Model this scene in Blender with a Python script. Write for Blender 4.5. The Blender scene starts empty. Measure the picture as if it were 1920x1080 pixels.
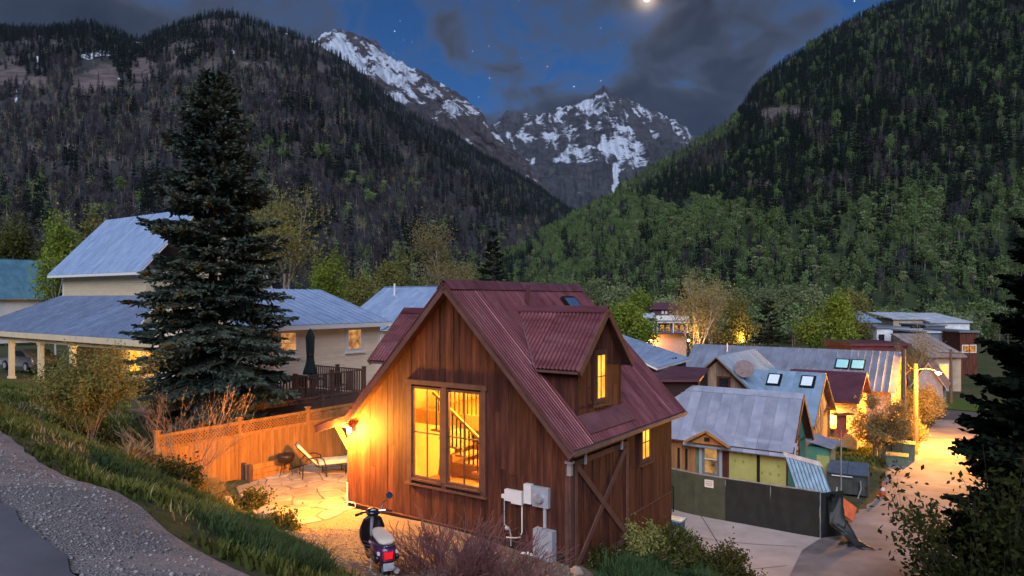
import bpy, bmesh, math, random
import numpy as np
from mathutils import Vector, Matrix

R = math.radians
random.seed(7); rng = np.random.default_rng(7)
SC = bpy.context.scene
COL = SC.collection
F, CH = 1312.0, 5.3          # focal length in photo pixels, camera height
ROT = R(-34.6)               # the town grid's bearing
UX = Vector((math.cos(ROT), math.sin(ROT), 0)); VY = Vector((-math.sin(ROT), math.cos(ROT), 0))

def at(px, py, Y):           # world point at distance Y seen in the direction (px, py)
    return Vector(((px - 960) / F * Y, Y, CH - (py - 560) / F * Y))

# ------------------------------------------------------------------ camera
cam = bpy.data.cameras.new('camera'); camo = bpy.data.objects.new('camera', cam); COL.objects.link(camo)
cam.sensor_width = 36; cam.lens = 36 * F / 1920; cam.shift_y = 20 / 1920
cam.clip_start = .1; cam.clip_end = 30000
camo.location = (0, 0, CH); camo.rotation_euler = (R(90), 0, 0)
SC.camera = camo
SC.render.resolution_x, SC.render.resolution_y = 1024, 576
SC.view_settings.view_transform = 'Standard'; SC.view_settings.look = 'None'
SC.view_settings.exposure = .8; SC.view_settings.gamma = 1
SC.cycles.use_denoising = True; SC.cycles.max_bounces = 4; SC.cycles.diffuse_bounces = 3; SC.cycles.transparent_max_bounces = 8
SC.cycles.use_adaptive_sampling = True; SC.cycles.adaptive_threshold = .02
SC.cycles.caustics_reflective = False; SC.cycles.caustics_refractive = False
SC.cycles.sample_clamp_indirect = 6

# ------------------------------------------------------------------ node helper
class NT:
    def __init__(s, nt): s.nt = nt
    def n(s, t, ins=None, **kw):
        nd = s.nt.nodes.new(t)
        for k, v in kw.items(): setattr(nd, k, v)
        for k, v in (ins or {}).items(): s.put(nd, k, v)
        return nd
    def put(s, nd, k, v):
        if isinstance(v, bpy.types.NodeSocket): s.nt.links.new(v, nd.inputs[k])
        elif isinstance(v, bpy.types.Node): s.nt.links.new(v.outputs[0], nd.inputs[k])
        else: nd.inputs[k].default_value = v
    def math(s, op, a, b=0.0, c=None):
        nd = s.n('ShaderNodeMath', operation=op); s.put(nd, 0, a); s.put(nd, 1, b)
        if c is not None: s.put(nd, 2, c)
        return nd.outputs[0]
    def mix(s, f, a, b, mode='MIX'):
        nd = s.n('ShaderNodeMix', data_type='RGBA', blend_type=mode, clamp_factor=True)
        s.put(nd, 0, f); s.put(nd, 6, a); s.put(nd, 7, b); return nd.outputs[2]
    def ramp(s, f, stops, interp='LINEAR'):
        nd = s.n('ShaderNodeValToRGB', {0: f}); cr = nd.color_ramp; cr.interpolation = interp
        while len(cr.elements) < len(stops): cr.elements.new(.5)
        for e, (p, c) in zip(cr.elements, stops): e.position = p; e.color = c if len(c) == 4 else (*c, 1)
        return nd.outputs[0]
    def noise(s, vec, scale, detail=4, rough=.55, out=0):
        return s.n('ShaderNodeTexNoise', {'Vector': vec, 'Scale': scale, 'Detail': detail, 'Roughness': rough}).outputs[out]
    def maprange(s, v, a, b, c=0., d=1., smooth=False):
        nd = s.n('ShaderNodeMapRange', {0: v, 1: a, 2: b, 3: c, 4: d}, clamp=True)
        if smooth: nd.interpolation_type = 'SMOOTHSTEP'
        return nd.outputs[0]

def rgb(*c): return (*c, 1.0)

# ------------------------------------------------------------------ sky: dusk, cloud banks, stars, moon
SUN_EL, SUN_AZ = R(38.0), R(185)      # soft dusk light from behind the camera
MOON = (at(1213, -3, 1000.) - Vector((0, 0, CH))).normalized()
w = bpy.data.worlds.new('World'); SC.world = w; w.use_nodes = True
nt = NT(w.node_tree); w.node_tree.nodes.clear()
tc = nt.n('ShaderNodeTexCoord').outputs['Generated']
sky = nt.n('ShaderNodeTexSky', sky_type='NISHITA', sun_disc=False, sun_elevation=SUN_EL, sun_rotation=SUN_AZ, altitude=2600., air_density=1., dust_density=.6, ozone_density=1.5)
sep = nt.n('ShaderNodeSeparateXYZ', {0: tc})
zz = nt.math('ADD', nt.math('MAXIMUM', sep.outputs[2], 0.0), .22)
pl = nt.n('ShaderNodeCombineXYZ', {0: nt.math('DIVIDE', sep.outputs[0], zz), 1: nt.math('DIVIDE', sep.outputs[1], zz), 2: 0.0})
mp = nt.n('ShaderNodeMapping', {0: pl, 'Location': (7.3, 2.2, 0), 'Scale': (1.0, .8, 1)})
wob = nt.n('ShaderNodeVectorMath', {0: mp, 1: nt.n('ShaderNodeVectorMath', {0: nt.noise(mp, 3.0, 2, out=1), 'Scale': .35}, operation='SCALE')}, operation='ADD')
c1 = nt.noise(wob, 1.5, 6, .52); c2 = nt.noise(wob, 4.5, 6, .6)
cden = nt.math('ADD', nt.math('MULTIPLY', c1, .68), nt.math('MULTIPLY', c2, .32))
low = nt.maprange(sep.outputs[2], .1, .75, .05, -.12)
cden = nt.math('ADD', cden, low)
cmask = nt.maprange(cden, .405, .505, 0, 1, True)
ccol = nt.ramp(cden, [(.40, (.36, .50, .80)), (.465, (.23, .275, .41)), (.53, (.105, .118, .18)), (.60, (.06, .068, .108))])
skyc = nt.mix(1.0, sky.outputs[0], rgb(.24, .80, 1.45), 'MULTIPLY')
skyl = nt.n('ShaderNodeVectorMath', {0: skyc, 'Scale': 1.0}, operation='SCALE')
cl = nt.n('ShaderNodeVectorMath', {0: ccol, 'Scale': 6.5}, operation='SCALE')
base = nt.mix(nt.math('MULTIPLY', cmask, .93), skyl, cl)
vor = nt.n('ShaderNodeTexVoronoi', {'Vector': tc, 'Scale': 80.0})
star = nt.maprange(vor.outputs['Distance'], .042, .085, 1, 0)
pick = nt.n('ShaderNodeSeparateColor', {0: vor.outputs['Color']})
star = nt.math('MULTIPLY', star, nt.math('POWER', pick.outputs[0], 2.5))
star = nt.math('MULTIPLY', star, nt.math('SUBTRACT', 1.0, nt.maprange(cden, .38, .46)))
star = nt.math('MULTIPLY', star, nt.maprange(sep.outputs[2], .12, .3))
starc = nt.n('ShaderNodeVectorMath', {0: (0.85, .92, 1.0), 'Scale': nt.math('MULTIPLY', star, 260.)}, operation='SCALE')
dt = nt.n('ShaderNodeVectorMath', {0: tc, 1: MOON}, operation='DOT_PRODUCT').outputs['Value']
hal = nt.math('ADD', nt.math('MULTIPLY', nt.math('POWER', nt.math('MAXIMUM', dt, 0.0), 14000.), 16.), nt.math('MULTIPLY', nt.math('POWER', nt.math('MAXIMUM', dt, 0.0), 2000.), 2.0))
halc = nt.n('ShaderNodeVectorMath', {0: (1.0, .78, .6), 'Scale': hal}, operation='SCALE')
tot = nt.n('ShaderNodeVectorMath', {0: nt.n('ShaderNodeVectorMath', {0: base, 1: starc}, operation='ADD'), 1: halc}, operation='ADD')
bg = nt.n('ShaderNodeBackground', {0: tot, 'Strength': .026})
nt.n('ShaderNodeOutputWorld', {0: bg})

sl = bpy.data.lights.new('dusk_sun', 'SUN'); sl.energy = 2.0; sl.angle = R(48); sl.color = (.83, .86, 1.0)
so = bpy.data.objects.new('dusk_sun', sl); COL.objects.link(so)
SD = Vector((math.sin(SUN_AZ) * math.cos(SUN_EL), math.cos(SUN_AZ) * math.cos(SUN_EL), math.sin(SUN_EL)))
so.rotation_euler = SD.to_track_quat('Z', 'Y').to_euler()

# ------------------------------------------------------------------ numpy noise
def _h(i, j, s):
    n = (i * 374761393 + j * 668265263 + s * 982451653) & 0xFFFFFFFF
    n = ((n ^ (n >> 13)) * 1274126177) & 0xFFFFFFFF
    return ((n ^ (n >> 16)) & 0xFFFFFF) / float(0xFFFFFF)
def vnoise(x, y, s=0):
    x = np.asarray(x, float); y = np.asarray(y, float)
    i = np.floor(x).astype(np.int64); j = np.floor(y).astype(np.int64); fx = x - i; fy = y - j
    fx = fx * fx * (3 - 2 * fx); fy = fy * fy * (3 - 2 * fy)
    a = _h(i, j, s) * (1 - fx) + _h(i + 1, j, s) * fx; b = _h(i, j + 1, s) * (1 - fx) + _h(i + 1, j + 1, s) * fx
    return a * (1 - fy) + b * fy
def fbm(x, y, o=5, s=0, g=.5):
    t = 0; a = 1; n = 0
    for k in range(o): t = t + a * vnoise(x * 2 ** k + 17 * k, y * 2 ** k - 9 * k, s + k); n += a; a *= g
    return t / n
def ridged(x, y, o=5, s=0, g=.55):
    t = 0; a = 1; n = 0
    for k in range(o): t = t + a * (1 - np.abs(2 * vnoise(x * 2 ** k + 31 * k, y * 2 ** k + 7 * k, s + k) - 1)); n += a; a *= g
    return t / n
def sstep(a, b, x): t = np.clip((x - a) / (b - a), 0, 1); return t * t * (3 - 2 * t)

# ------------------------------------------------------------------ materials
def M(name, c, rough=.7, var=.25, scale=4., stretch=(1, 1, 1), bump=.15, bscale=None, metal=0., rand=.0, spec=.4, c2=None, c3=None, coords='Object', emit=None, estr=0., dist=.01, trans=0.):
    m = bpy.data.materials.new(name); m.use_nodes = True; t = NT(m.node_tree); b = m.node_tree.nodes['Principled BSDF']
    co = t.n('ShaderNodeTexCoord').outputs[coords]
    if coords == 'World': pass
    mpn = t.n('ShaderNodeMapping', {0: co, 'Scale': stretch})
    oi = t.n('ShaderNodeObjectInfo')
    off = t.n('ShaderNodeVectorMath', {0: mpn, 1: t.n('ShaderNodeVectorMath', {0: (13., 7., 5.), 'Scale': oi.outputs['Random']}, operation='SCALE')}, operation='ADD') if rand else mpn
    nz = t.noise(off, scale, 6, .6)
    lo = c2 or tuple(x * (1 - var) for x in c); hi = tuple(min(1, x * (1 + var)) for x in c) if c3 is None else c3
    col = t.ramp(nz, [(.3, lo), (.5, c), (.7, hi)])
    if rand:
        k = t.maprange(oi.outputs['Random'], 0, 1, 1 - rand, 1 + rand)
        col = t.n('ShaderNodeVectorMath', {0: col, 'Scale': k}, operation='SCALE').outputs[0]
    t.put(b, 'Base Color', col); b.inputs['Roughness'].default_value = rough; b.inputs['Metallic'].default_value = metal
    b.inputs['Specular IOR Level'].default_value = spec
    if rough < .6 and metal:
        t.put(b, 'Roughness', t.maprange(t.noise(off, scale * 2.3, 4), .3, .7, rough * .75, rough * 1.3))
    if bump:
        bn = t.n('ShaderNodeBump', {'Height': t.noise(off, bscale or scale * 3, 5, .65), 'Strength': bump, 'Distance': dist})
        t.put(b, 'Normal', bn)
    if emit: b.inputs['Emission Color'].default_value = (*emit, 1); b.inputs['Emission Strength'].default_value = estr
    return m

def leafmat(name, c, c2, scale=.6, tr=.35):
    m = bpy.data.materials.new(name); m.use_nodes = True; t = NT(m.node_tree); m.node_tree.nodes.clear()
    co = t.n('ShaderNodeTexCoord').outputs['Object']; oi = t.n('ShaderNodeObjectInfo')
    nz = t.noise(co, scale, 3); n2 = t.noise(co, scale * 12, 2)
    f = t.math('ADD', t.math('MULTIPLY', nz, .6), t.math('MULTIPLY', n2, .4))
    col = t.mix(t.maprange(f, .35, .65), rgb(*c), rgb(*c2))
    col = t.n('ShaderNodeVectorMath', {0: col, 'Scale': t.maprange(oi.outputs['Random'], 0, 1, .7, 1.3)}, operation='SCALE').outputs[0]
    d = t.n('ShaderNodeBsdfDiffuse', {0: col}); tl = t.n('ShaderNodeBsdfTranslucent', {0: col})
    mx = t.n('ShaderNodeMixShader', {0: tr, 1: d, 2: tl})
    t.n('ShaderNodeOutputMaterial', {0: mx}); return m

def glassmat(name, tint=(1, 1, 1), refl=.12):
    m = bpy.data.materials.new(name); m.use_nodes = True; t = NT(m.node_tree); m.node_tree.nodes.clear()
    tr = t.n('ShaderNodeBsdfTransparent', {0: rgb(*tint)}); gl = t.n('ShaderNodeBsdfGlossy', {'Color': rgb(1, 1, 1), 'Roughness': .02})
    lw = t.n('ShaderNodeLayerWeight', {0: .25})
    f = t.math('ADD', t.math('MULTIPLY', lw.outputs['Fresnel'], .6), refl * .3)
    t.n('ShaderNodeOutputMaterial', {0: t.n('ShaderNodeMixShader', {0: f, 1: tr, 2: gl})}); return m

def emitmat(name, c, s, var=0., scale=3., c2=None):
    m = bpy.data.materials.new(name); m.use_nodes = True; t = NT(m.node_tree); m.node_tree.nodes.clear()
    col = rgb(*c)
    if var or c2:
        co = t.n('ShaderNodeTexCoord').outputs['Object']
        col = t.ramp(t.noise(co, scale, 3), [(.35, c2 or tuple(x * (1 - var) for x in c)), (.65, c)])
    t.n('ShaderNodeOutputMaterial', {0: t.n('ShaderNodeEmission', {0: col, 1: s})}); return m

# ------------------------------------------------------------------ objects
def thing(name, label, cat, loc=(0, 0, 0), rz=0., group=None):
    o = bpy.data.objects.new(name, None); COL.objects.link(o); o.location = loc; o.rotation_euler = (0, 0, rz); o.empty_display_size = .2
    o['label'] = label; o['category'] = cat
    if group: o['group'] = group
    return o
def tag(o, label, cat, group=None, kind=None):
    o['label'] = label; o['category'] = cat
    if group: o['group'] = group
    if kind: o['kind'] = kind
    return o
def link(name, me, parent=None, loc=(0, 0, 0), rot=(0, 0, 0), scale=(1, 1, 1)):
    o = bpy.data.objects.new(name, me); COL.objects.link(o)
    if parent is not None: o.parent = parent
    o.location = loc; o.rotation_euler = rot; o.scale = scale; return o
def copy_tree(o, parent=None):
    c = o.copy(); COL.objects.link(c); c.parent = parent
    for ch in list(o.children): copy_tree(ch, c)
    return c

BOXF = [(0, 3, 2, 1), (4, 5, 6, 7), (0, 1, 5, 4), (1, 2, 6, 5), (2, 3, 7, 6), (3, 0, 4, 7)]
class MB:
    def __init__(s): s.v = []; s.f = []; s.fm = []; s.cm = 0
    def add(s, vs, fs):
        k = len(s.v); s.v += [tuple(p) for p in vs]
        for f in fs: s.f.append(tuple(i + k for i in f)); s.fm.append(s.cm)
        return s
    def box(s, x0, x1, y0, y1, z0, z1):
        return s.add([(x0, y0, z0), (x1, y0, z0), (x1, y1, z0), (x0, y1, z0), (x0, y0, z1), (x1, y0, z1), (x1, y1, z1), (x0, y1, z1)], BOXF)
    def cbox(s, c, d, rot=None):
        hx, hy, hz = d[0] / 2, d[1] / 2, d[2] / 2; c = Vector(c)
        vs = [Vector(p) for p in [(-hx, -hy, -hz), (hx, -hy, -hz), (hx, hy, -hz), (-hx, hy, -hz), (-hx, -hy, hz), (hx, -hy, hz), (hx, hy, hz), (-hx, hy, hz)]]
        if rot is not None: vs = [rot @ p for p in vs]
        return s.add([p + c for p in vs], BOXF)
    def slab(s, pts, th):          # polygon pts thickened by vector th
        n = len(pts); th = Vector(th); a = [Vector(p) for p in pts]; b = [p + th for p in a]
        return s.add(a + b, [tuple(range(n))[::-1], tuple(range(n, 2 * n))] + [(i, (i + 1) % n, n + (i + 1) % n, n + i) for i in range(n)])
    def beam(s, a, b, w, h, up=(0, 0, 1)):
        a = Vector(a); b = Vector(b); d = (b - a).normalized(); up = Vector(up)
        if abs(d.dot(up)) > .99: up = Vector((0, 1, 0))
        r = d.cross(up).normalized() * (w / 2); q = r.cross(d).normalized() * (h / 2)
        return s.add([a - r - q, a + r - q, a + r + q, a - r + q, b - r - q, b + r - q, b + r + q, b - r + q], BOXF)
    def tube(s, pts, rad, n=6, cap=True):
        pts = [Vector(p) for p in pts]
        if not hasattr(rad, '__len__'): rad = [rad] * len(pts)
        k = len(s.v); ref = None
        for i, p in enumerate(pts):
            d = (pts[min(i + 1, len(pts) - 1)] - pts[max(i - 1, 0)])
            d = d.normalized() if d.length > 1e-9 else Vector((0, 0, 1))
            if ref is None: ref = d.orthogonal().normalized()
            a = (ref - d * ref.dot(d)); a = a.normalized() if a.length > 1e-6 else d.orthogonal().normalized(); ref = a; b = d.cross(a)
            for j in range(n):
                t = 2 * math.pi * j / n; s.v.append(tuple(p + (a * math.cos(t) + b * math.sin(t)) * rad[i]))
        for i in range(len(pts) - 1):
            for j in range(n):
                s.f.append((k + i * n + j, k + i * n + (j + 1) % n, k + (i + 1) * n + (j + 1) % n, k + (i + 1) * n + j)); s.fm.append(s.cm)
        if cap:
            s.f.append(tuple(k + j for j in range(n))[::-1]); s.f.append(tuple(k + (len(pts) - 1) * n + j for j in range(n))); s.fm += [s.cm] * 2
        return s
    def lathe(s, prof, c=(0, 0, 0), n=12, rot=None):     # prof [(r,z)]
        c = Vector(c); k = len(s.v)
        for r, z in prof:
            for j in range(n):
                t = 2 * math.pi * j / n; p = Vector((r * math.cos(t), r * math.sin(t), z))
                if rot is not None: p = rot @ p
                s.v.append(tuple(p + c))
        for i in range(len(prof) - 1):
            for j in range(n):
                s.f.append((k + i * n + j, k + i * n + (j + 1) % n, k + (i + 1) * n + (j + 1) % n, k + (i + 1) * n + j)); s.fm.append(s.cm)
        s.f.append(tuple(k + j for j in range(n))[::-1]); s.f.append(tuple(k + (len(prof) - 1) * n + j for j in range(n))); s.fm += [s.cm] * 2
        return s
    def loft(s, rings, close=True):      # rings: equal-length closed loops
        k = len(s.v); n = len(rings[0])
        for r in rings: s.v += [tuple(p) for p in r]
        for i in range(len(rings) - 1):
            for j in range(n):
                s.f.append((k + i * n + j, k + i * n + (j + 1) % n, k + (i + 1) * n + (j + 1) % n, k + (i + 1) * n + j)); s.fm.append(s.cm)
        if close:
            s.f.append(tuple(k + j for j in range(n))[::-1]); s.f.append(tuple(k + (len(rings) - 1) * n + j for j in range(n))); s.fm += [s.cm] * 2
        return s
    def mesh(s, name, mats, smooth=False):
        me = bpy.data.meshes.new(name); me.from_pydata(s.v, [], s.f)
        for m in (mats if isinstance(mats, (list, tuple)) else [mats]): me.materials.append(m)
        if isinstance(mats, (list, tuple)) and len(mats) > 1: me.polygons.foreach_set('material_index', s.fm)
        if smooth: me.polygons.foreach_set('use_smooth', [True] * len(me.polygons))
        me.update(); return me
    def build(s, name, mats, parent=None, smooth=False, **kw):
        return link(name, s.mesh(name, mats, smooth), parent, **kw)

def npmesh(name, V, Fa, mats, smooth=False):      # V (n,3) array, Fa (m,k) int array
    me = bpy.data.meshes.new(name); V = np.asarray(V, np.float32); Fa = np.asarray(Fa, np.int32); k = Fa.shape[1]
    me.vertices.add(len(V)); me.vertices.foreach_set('co', V.ravel()); me.loops.add(Fa.size); me.loops.foreach_set('vertex_index', Fa.ravel())
    me.polygons.add(len(Fa)); me.polygons.foreach_set('loop_start', np.arange(0, Fa.size, k, dtype=np.int32)); me.polygons.foreach_set('loop_total', np.full(len(Fa), k, np.int32))
    if smooth: me.polygons.foreach_set('use_smooth', np.ones(len(Fa), bool))
    for m in (mats if isinstance(mats, (list, tuple)) else [mats]): me.materials.append(m)
    me.update(calc_edges=True); return me
def gridfaces(nx, ny):
    i, j = np.meshgrid(np.arange(nx - 1), np.arange(ny - 1)); a = (j * nx + i).ravel()
    return np.stack([a, a + 1, a + nx + 1, a + nx], 1)
def lamp(name, loc, power, color=(1, .6, .2), radius=.06, parent=None):
    l = bpy.data.lights.new(name, 'POINT'); l.energy = power; l.color = color; l.shadow_soft_size = radius
    o = bpy.data.objects.new(name, l); COL.objects.link(o); o.location = loc
    if parent is not None: o.parent = parent
    return o
# ------------------------------------------------------------------ terrain heights (thin-plate spline through surveyed spots)
CTRL = [(-2, 5.5, 3.1), (-4.2, 7.7, 3.1), (-8.8, 12, 3.05), (-14, 17.3, 2.95), (-22, 25.5, 2.6), (-34, 37, 1.9), (0, 3.6, 3.1), (3, .8, 3.1), (-3.1, 4.6, 3.15), (-6.5, 6.2, 3.15),
 (-12, 10, 3.3), (-20, 15, 3.6), (-6, 0, 3.3), (0, -4, 3.4), (8, -6, 3.0), (-20, -10, 5), (10, -20, 5), (-40, 10, 7), (30, -20, 3),
 (-3.6, 9.6, 2.1), (-2.6, 8.2, 2.15), (-6, 13.6, 1.35), (-8, 15.8, 1.35), (-11, 17, 1.95), (-14, 22, 1.9), (-18, 27, 1.55), (-24, 35, .75), (-30, 42, .4), (-24, 44, .35), (-40, 50, .3),
 (-7.3, 15.5, 1.25), (-7.9, 18.3, .1), (-7.3, 18.8, .0), (-6.5, 18, 0), (-5, 20.5, 0), (-4.4, 17.5, .02), (-7.6, 20.6, 0), (-5.6, 23, 0), (-9.5, 20, .25), (-10, 23, .2), (-9, 28, 0), (-12, 34, .2), (-2, 26, -.3), (-6, 16.3, .15), (-4.8, 15, .25),
 (-2.7, 11.2, .9), (-1.6, 11.6, .75), (-3.3, 13.5, .5), (-2.2, 15, .2), (.2, 12.4, .35), (0, 8, 1.5), (1.2, 13.6, -.05), (0, 14.6, -.02), (3, 5, 1.6), (3, 9, .3), (5, 3, 1.6),
 (1.8, 14.4, -.25), (2.8, 16.3, -.45), (4.2, 18.3, -.75), (2.5, 14.6, -.55), (4, 17, -.95), (5, 17.2, -1.5), (4.9, 19.4, -1.6), (5.0, 20.2, -2.35), (5.6, 18.4, -2.3), (6.6, 18.2, -2.5),
 (7.4, 19.5, -2.63), (10, 21, -2.6), (8.4, 25, -2.8), (10.4, 23.6, -2.8), (6.1, 26.5, -2.75), (11.2, 28, -3.0), (14.5, 31, -3.1), (19.5, 38, -3.5), (22.5, 40, -3.55), (25, 44, -3.8), (36, 58, -4.4), (42, 66, -4.6), (14, 22, -2.7), (19, 28, -3.05), (28, 40, -3.7),
 (6, 9, -1.3), (8, 10.5, -1.7), (10, 14, -2.2), (14, 12, -2), (20, 20, -2.7), (6, 13.5, -1.7), (16, 4, 0), (30, 10, -1), (9, 17, -2.45),
 (3, 30, -2.2), (-2, 34, -1.2), (12, 38, -3.3), (5, 45, -3), (-10, 50, -1.2), (-30, 60, -.2), (-60, 60, .3), (0, 70, -4), (20, 70, -4.5), (60, 60, -4.6), (60, 30, -3.5), (-60, 90, -2), (-30, 100, -3.5), (0, 110, -5), (50, 110, -5.2), (90, 100, -5.2), (-90, 20, 9), (90, 0, 0), (90, 50, -4.5), (-90, 70, 2)]
_P = np.array(CTRL)[:, :2]; _Z = np.array(CTRL)[:, 2]
def _tk(r2): return np.where(r2 > 1e-12, .5 * r2 * np.log(np.maximum(r2, 1e-12)), 0)
_n = len(_P); _A = np.zeros((_n + 3, _n + 3)); _d = _P[:, None] - _P[None]
_A[:_n, :_n] = _tk((_d ** 2).sum(-1)) + np.eye(_n) * .35
_A[:_n, _n] = 1; _A[:_n, _n + 1:] = _P; _A[_n, :_n] = 1; _A[_n + 1:, :_n] = _P.T
_W = np.linalg.solve(_A, np.concatenate([_Z, [0, 0, 0]]))
def gz(x, y):
    x = np.atleast_1d(np.asarray(x, float)); y = np.atleast_1d(np.asarray(y, float)); sh = x.shape; x = x.ravel(); y = y.ravel()
    out = np.empty_like(x)
    for a in range(0, len(x), 20000):
        q = np.stack([x[a:a + 20000], y[a:a + 20000]], 1); d2 = ((q[:, None] - _P[None]) ** 2).sum(-1)
        out[a:a + 20000] = _tk(d2) @ _W[:_n] + _W[_n] + q @ _W[_n + 1:]
    r = np.hypot(x, y - 30); k = sstep(65, 115, r)
    far = np.where(y < 20, np.clip(out, -6, 8), -6.0)
    out = np.clip(out, -6, 8) * (1 - k) + far * k
    return out.reshape(sh)
def g1(x, y): return float(gz([x], [y])[0])
def ground(px, Y): x = (px - 960) / F * Y; return Vector((x, Y, g1(x, Y)))

def axis(lo, a, b, hi, fine, grow=1.25):
    pts = list(np.arange(a, b + 1e-6, fine)); s = fine; q = b
    while q < hi: s *= grow; q += s; pts.append(q)
    s = fine; q = a
    while q > lo: s *= grow; q -= s; pts.insert(0, q)
    return np.array(pts)
# ground material: soil, dry grass and green
def groundmat():
    m = bpy.data.materials.new('ground_soil'); m.use_nodes = True; t = NT(m.node_tree); b = m.node_tree.nodes['Principled BSDF']
    co = t.n('ShaderNodeTexCoord').outputs['Object']
    n1 = t.noise(co, .25, 5); n2 = t.noise(co, 3, 6, .7)
    c = t.mix(t.maprange(n1, .38, .6), rgb(.055, .085, .028), rgb(.12, .10, .055))
    c = t.mix(t.maprange(n2, .4, .7), c, rgb(.04, .05, .02))
    t.put(b, 'Base Color', c); b.inputs['Roughness'].default_value = .95; b.inputs['Specular IOR Level'].default_value = .1
    t.put(b, 'Normal', t.n('ShaderNodeBump', {'Height': n2, 'Strength': .6, 'Distance': .06})); return m
MG = groundmat()
gxs = axis(-4600, -40, 46, 4600, .42); gys = axis(-300, 0, 72, 6400, .42)
XX, YY = np.meshgrid(gxs, gys); ZZ = gz(XX, YY)
def zgrid(x, y):      # the height of the built sheet
    x = np.asarray(x, float); y = np.asarray(y, float)
    i = np.clip(np.searchsorted(gxs, x) - 1, 0, len(gxs) - 2); j = np.clip(np.searchsorted(gys, y) - 1, 0, len(gys) - 2)
    fx = (x - gxs[i]) / (gxs[i + 1] - gxs[i]); fy = (y - gys[j]) / (gys[j + 1] - gys[j])
    return (ZZ[j, i] * (1 - fx) + ZZ[j, i + 1] * fx) * (1 - fy) + (ZZ[j + 1, i] * (1 - fx) + ZZ[j + 1, i + 1] * fx) * fy
o = link('ground', npmesh('ground', np.stack([XX.ravel(), YY.ravel(), ZZ.ravel()], 1), gridfaces(len(gxs), len(gys)), MG, True)); o['kind'] = 'structure'

def sheet(name, poly, off, mat, res=.5, jit=.0, skirt=0.):
    pts = []
    for i in range(len(poly)):
        a = Vector((*poly[i], 0)); b = Vector((*poly[(i + 1) % len(poly)], 0)); k = max(1, int((b - a).length / (.35 if jit else 3)))
        for j in range(k):
            p = a.lerp(b, j / k); q = (b - a).normalized(); s = jit * 2 * (float(fbm(p.x * 3.6, p.y * 3.6, 4, 5, .7)) - .5); pts.append((p.x - q.y * s, p.y + q.x * s))
    bm = bmesh.new(); bm.faces.new([bm.verts.new((x, y, 0)) for x, y in pts]); bmesh.ops.triangulate(bm, faces=bm.faces[:])
    xs = [p[0] for p in pts]; ys = [p[1] for p in pts]
    for c, lo, hi, no in ((0, min(xs), max(xs), (1, 0, 0)), (1, min(ys), max(ys), (0, 1, 0))):
        q = math.ceil(lo / res) * res
        while q < hi:
            bmesh.ops.bisect_plane(bm, geom=bm.verts[:] + bm.edges[:] + bm.faces[:], plane_co=(q, q, 0), plane_no=no); q += res
    co = np.array([v.co[:] for v in bm.verts]); z = zgrid(co[:, 0], co[:, 1]) + off
    for v, zz_ in zip(bm.verts, z): v.co.z = zz_
    bmesh.ops.recalc_face_normals(bm, faces=bm.faces[:])
    if bm.faces[:] and sum(f.normal.z for f in bm.faces) < 0: bmesh.ops.reverse_faces(bm, faces=bm.faces[:])
    me = bpy.data.meshes.new(name); bm.to_mesh(me); bm.free(); me.materials.append(mat)
    me.polygons.foreach_set('use_smooth', [True] * len(me.polygons))
    o = link(name, me); o['kind'] = 'structure'; return o
def inpoly(x, y, poly):
    x = np.asarray(x); y = np.asarray(y); c = np.zeros(x.shape, bool); n = len(poly); j = n - 1
    for i in range(n):
        xi, yi = poly[i]; xj, yj = poly[j]
        c ^= ((yi > y) != (yj > y)) & (x < (xj - xi) * (y - yi) / (yj - yi + 1e-12) + xi); j = i
    return c

def gravelmat():
    m = bpy.data.materials.new('gravel'); m.use_nodes = True; t = NT(m.node_tree); b = m.node_tree.nodes['Principled BSDF']
    co = t.n('ShaderNodeTexCoord').outputs['Object']; vo = t.n('ShaderNodeTexVoronoi', {'Vector': co, 'Scale': 52.})
    st = t.mix(t.n('ShaderNodeSeparateColor', {0: vo.outputs['Color']}).outputs[0], rgb(.20, .18, .18), rgb(.42, .385, .385)); st = t.mix(t.maprange(vo.outputs['Distance'], .3, .65), st, rgb(.13, .115, .115))
    n1 = t.noise(t.n('ShaderNodeMapping', {0: co, 'Rotation': (0, 0, R(44)), 'Scale': (.35, 1, 1)}), .9, 6, .6); n2 = t.noise(co, 18, 5, .7)
    dirt = t.mix(t.maprange(n2, .35, .7), rgb(.24, .18, .16), rgb(.37, .29, .27)); f = t.maprange(n1, .42, .54, 0, .92)
    t.put(b, 'Base Color', t.mix(f, st, dirt)); b.inputs['Roughness'].default_value = .95; b.inputs['Specular IOR Level'].default_value = .15
    h = t.math('ADD', t.math('MULTIPLY', t.math('SUBTRACT', 1., vo.outputs['Distance']), t.math('SUBTRACT', 1., f)), t.math('MULTIPLY', n2, .6))
    t.put(b, 'Normal', t.n('ShaderNodeBump', {'Height': h, 'Strength': .8, 'Distance': .02})); return m
m_gravel = gravelmat()
m_dirt = M('packed_dirt', (.19, .145, .125), .95, scale=2.2, bump=.5, bscale=45, dist=.015, c2=(.13, .10, .085), c3=(.25, .20, .18), spec=.1)
m_asph = M('asphalt', (.115, .112, .13), .9, scale=1.2, bump=.5, bscale=90, dist=.008, c2=(.09, .088, .10), c3=(.14, .136, .155), spec=.25)
m_conc = M('concrete_pad', (.44, .39, .37), .85, scale=1.1, bump=.25, bscale=40, c2=(.37, .33, .31), c3=(.5, .45, .43), spec=.25)
m_lane = M('worn_lane', (.22, .20, .20), .8, scale=.5, bump=.35, bscale=30, c2=(.12, .112, .112), c3=(.33, .30, .295), spec=.3)
m_yard = M('gravel_yard', (.22, .16, .12), .95, scale=30, bump=.9, bscale=50, dist=.02, c2=(.11, .08, .06), c3=(.38, .29, .23), spec=.1)
m_lawn = M('lawn', (.07, .11, .025), .95, scale=2, bump=.6, bscale=30, dist=.03, spec=.1)
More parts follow.
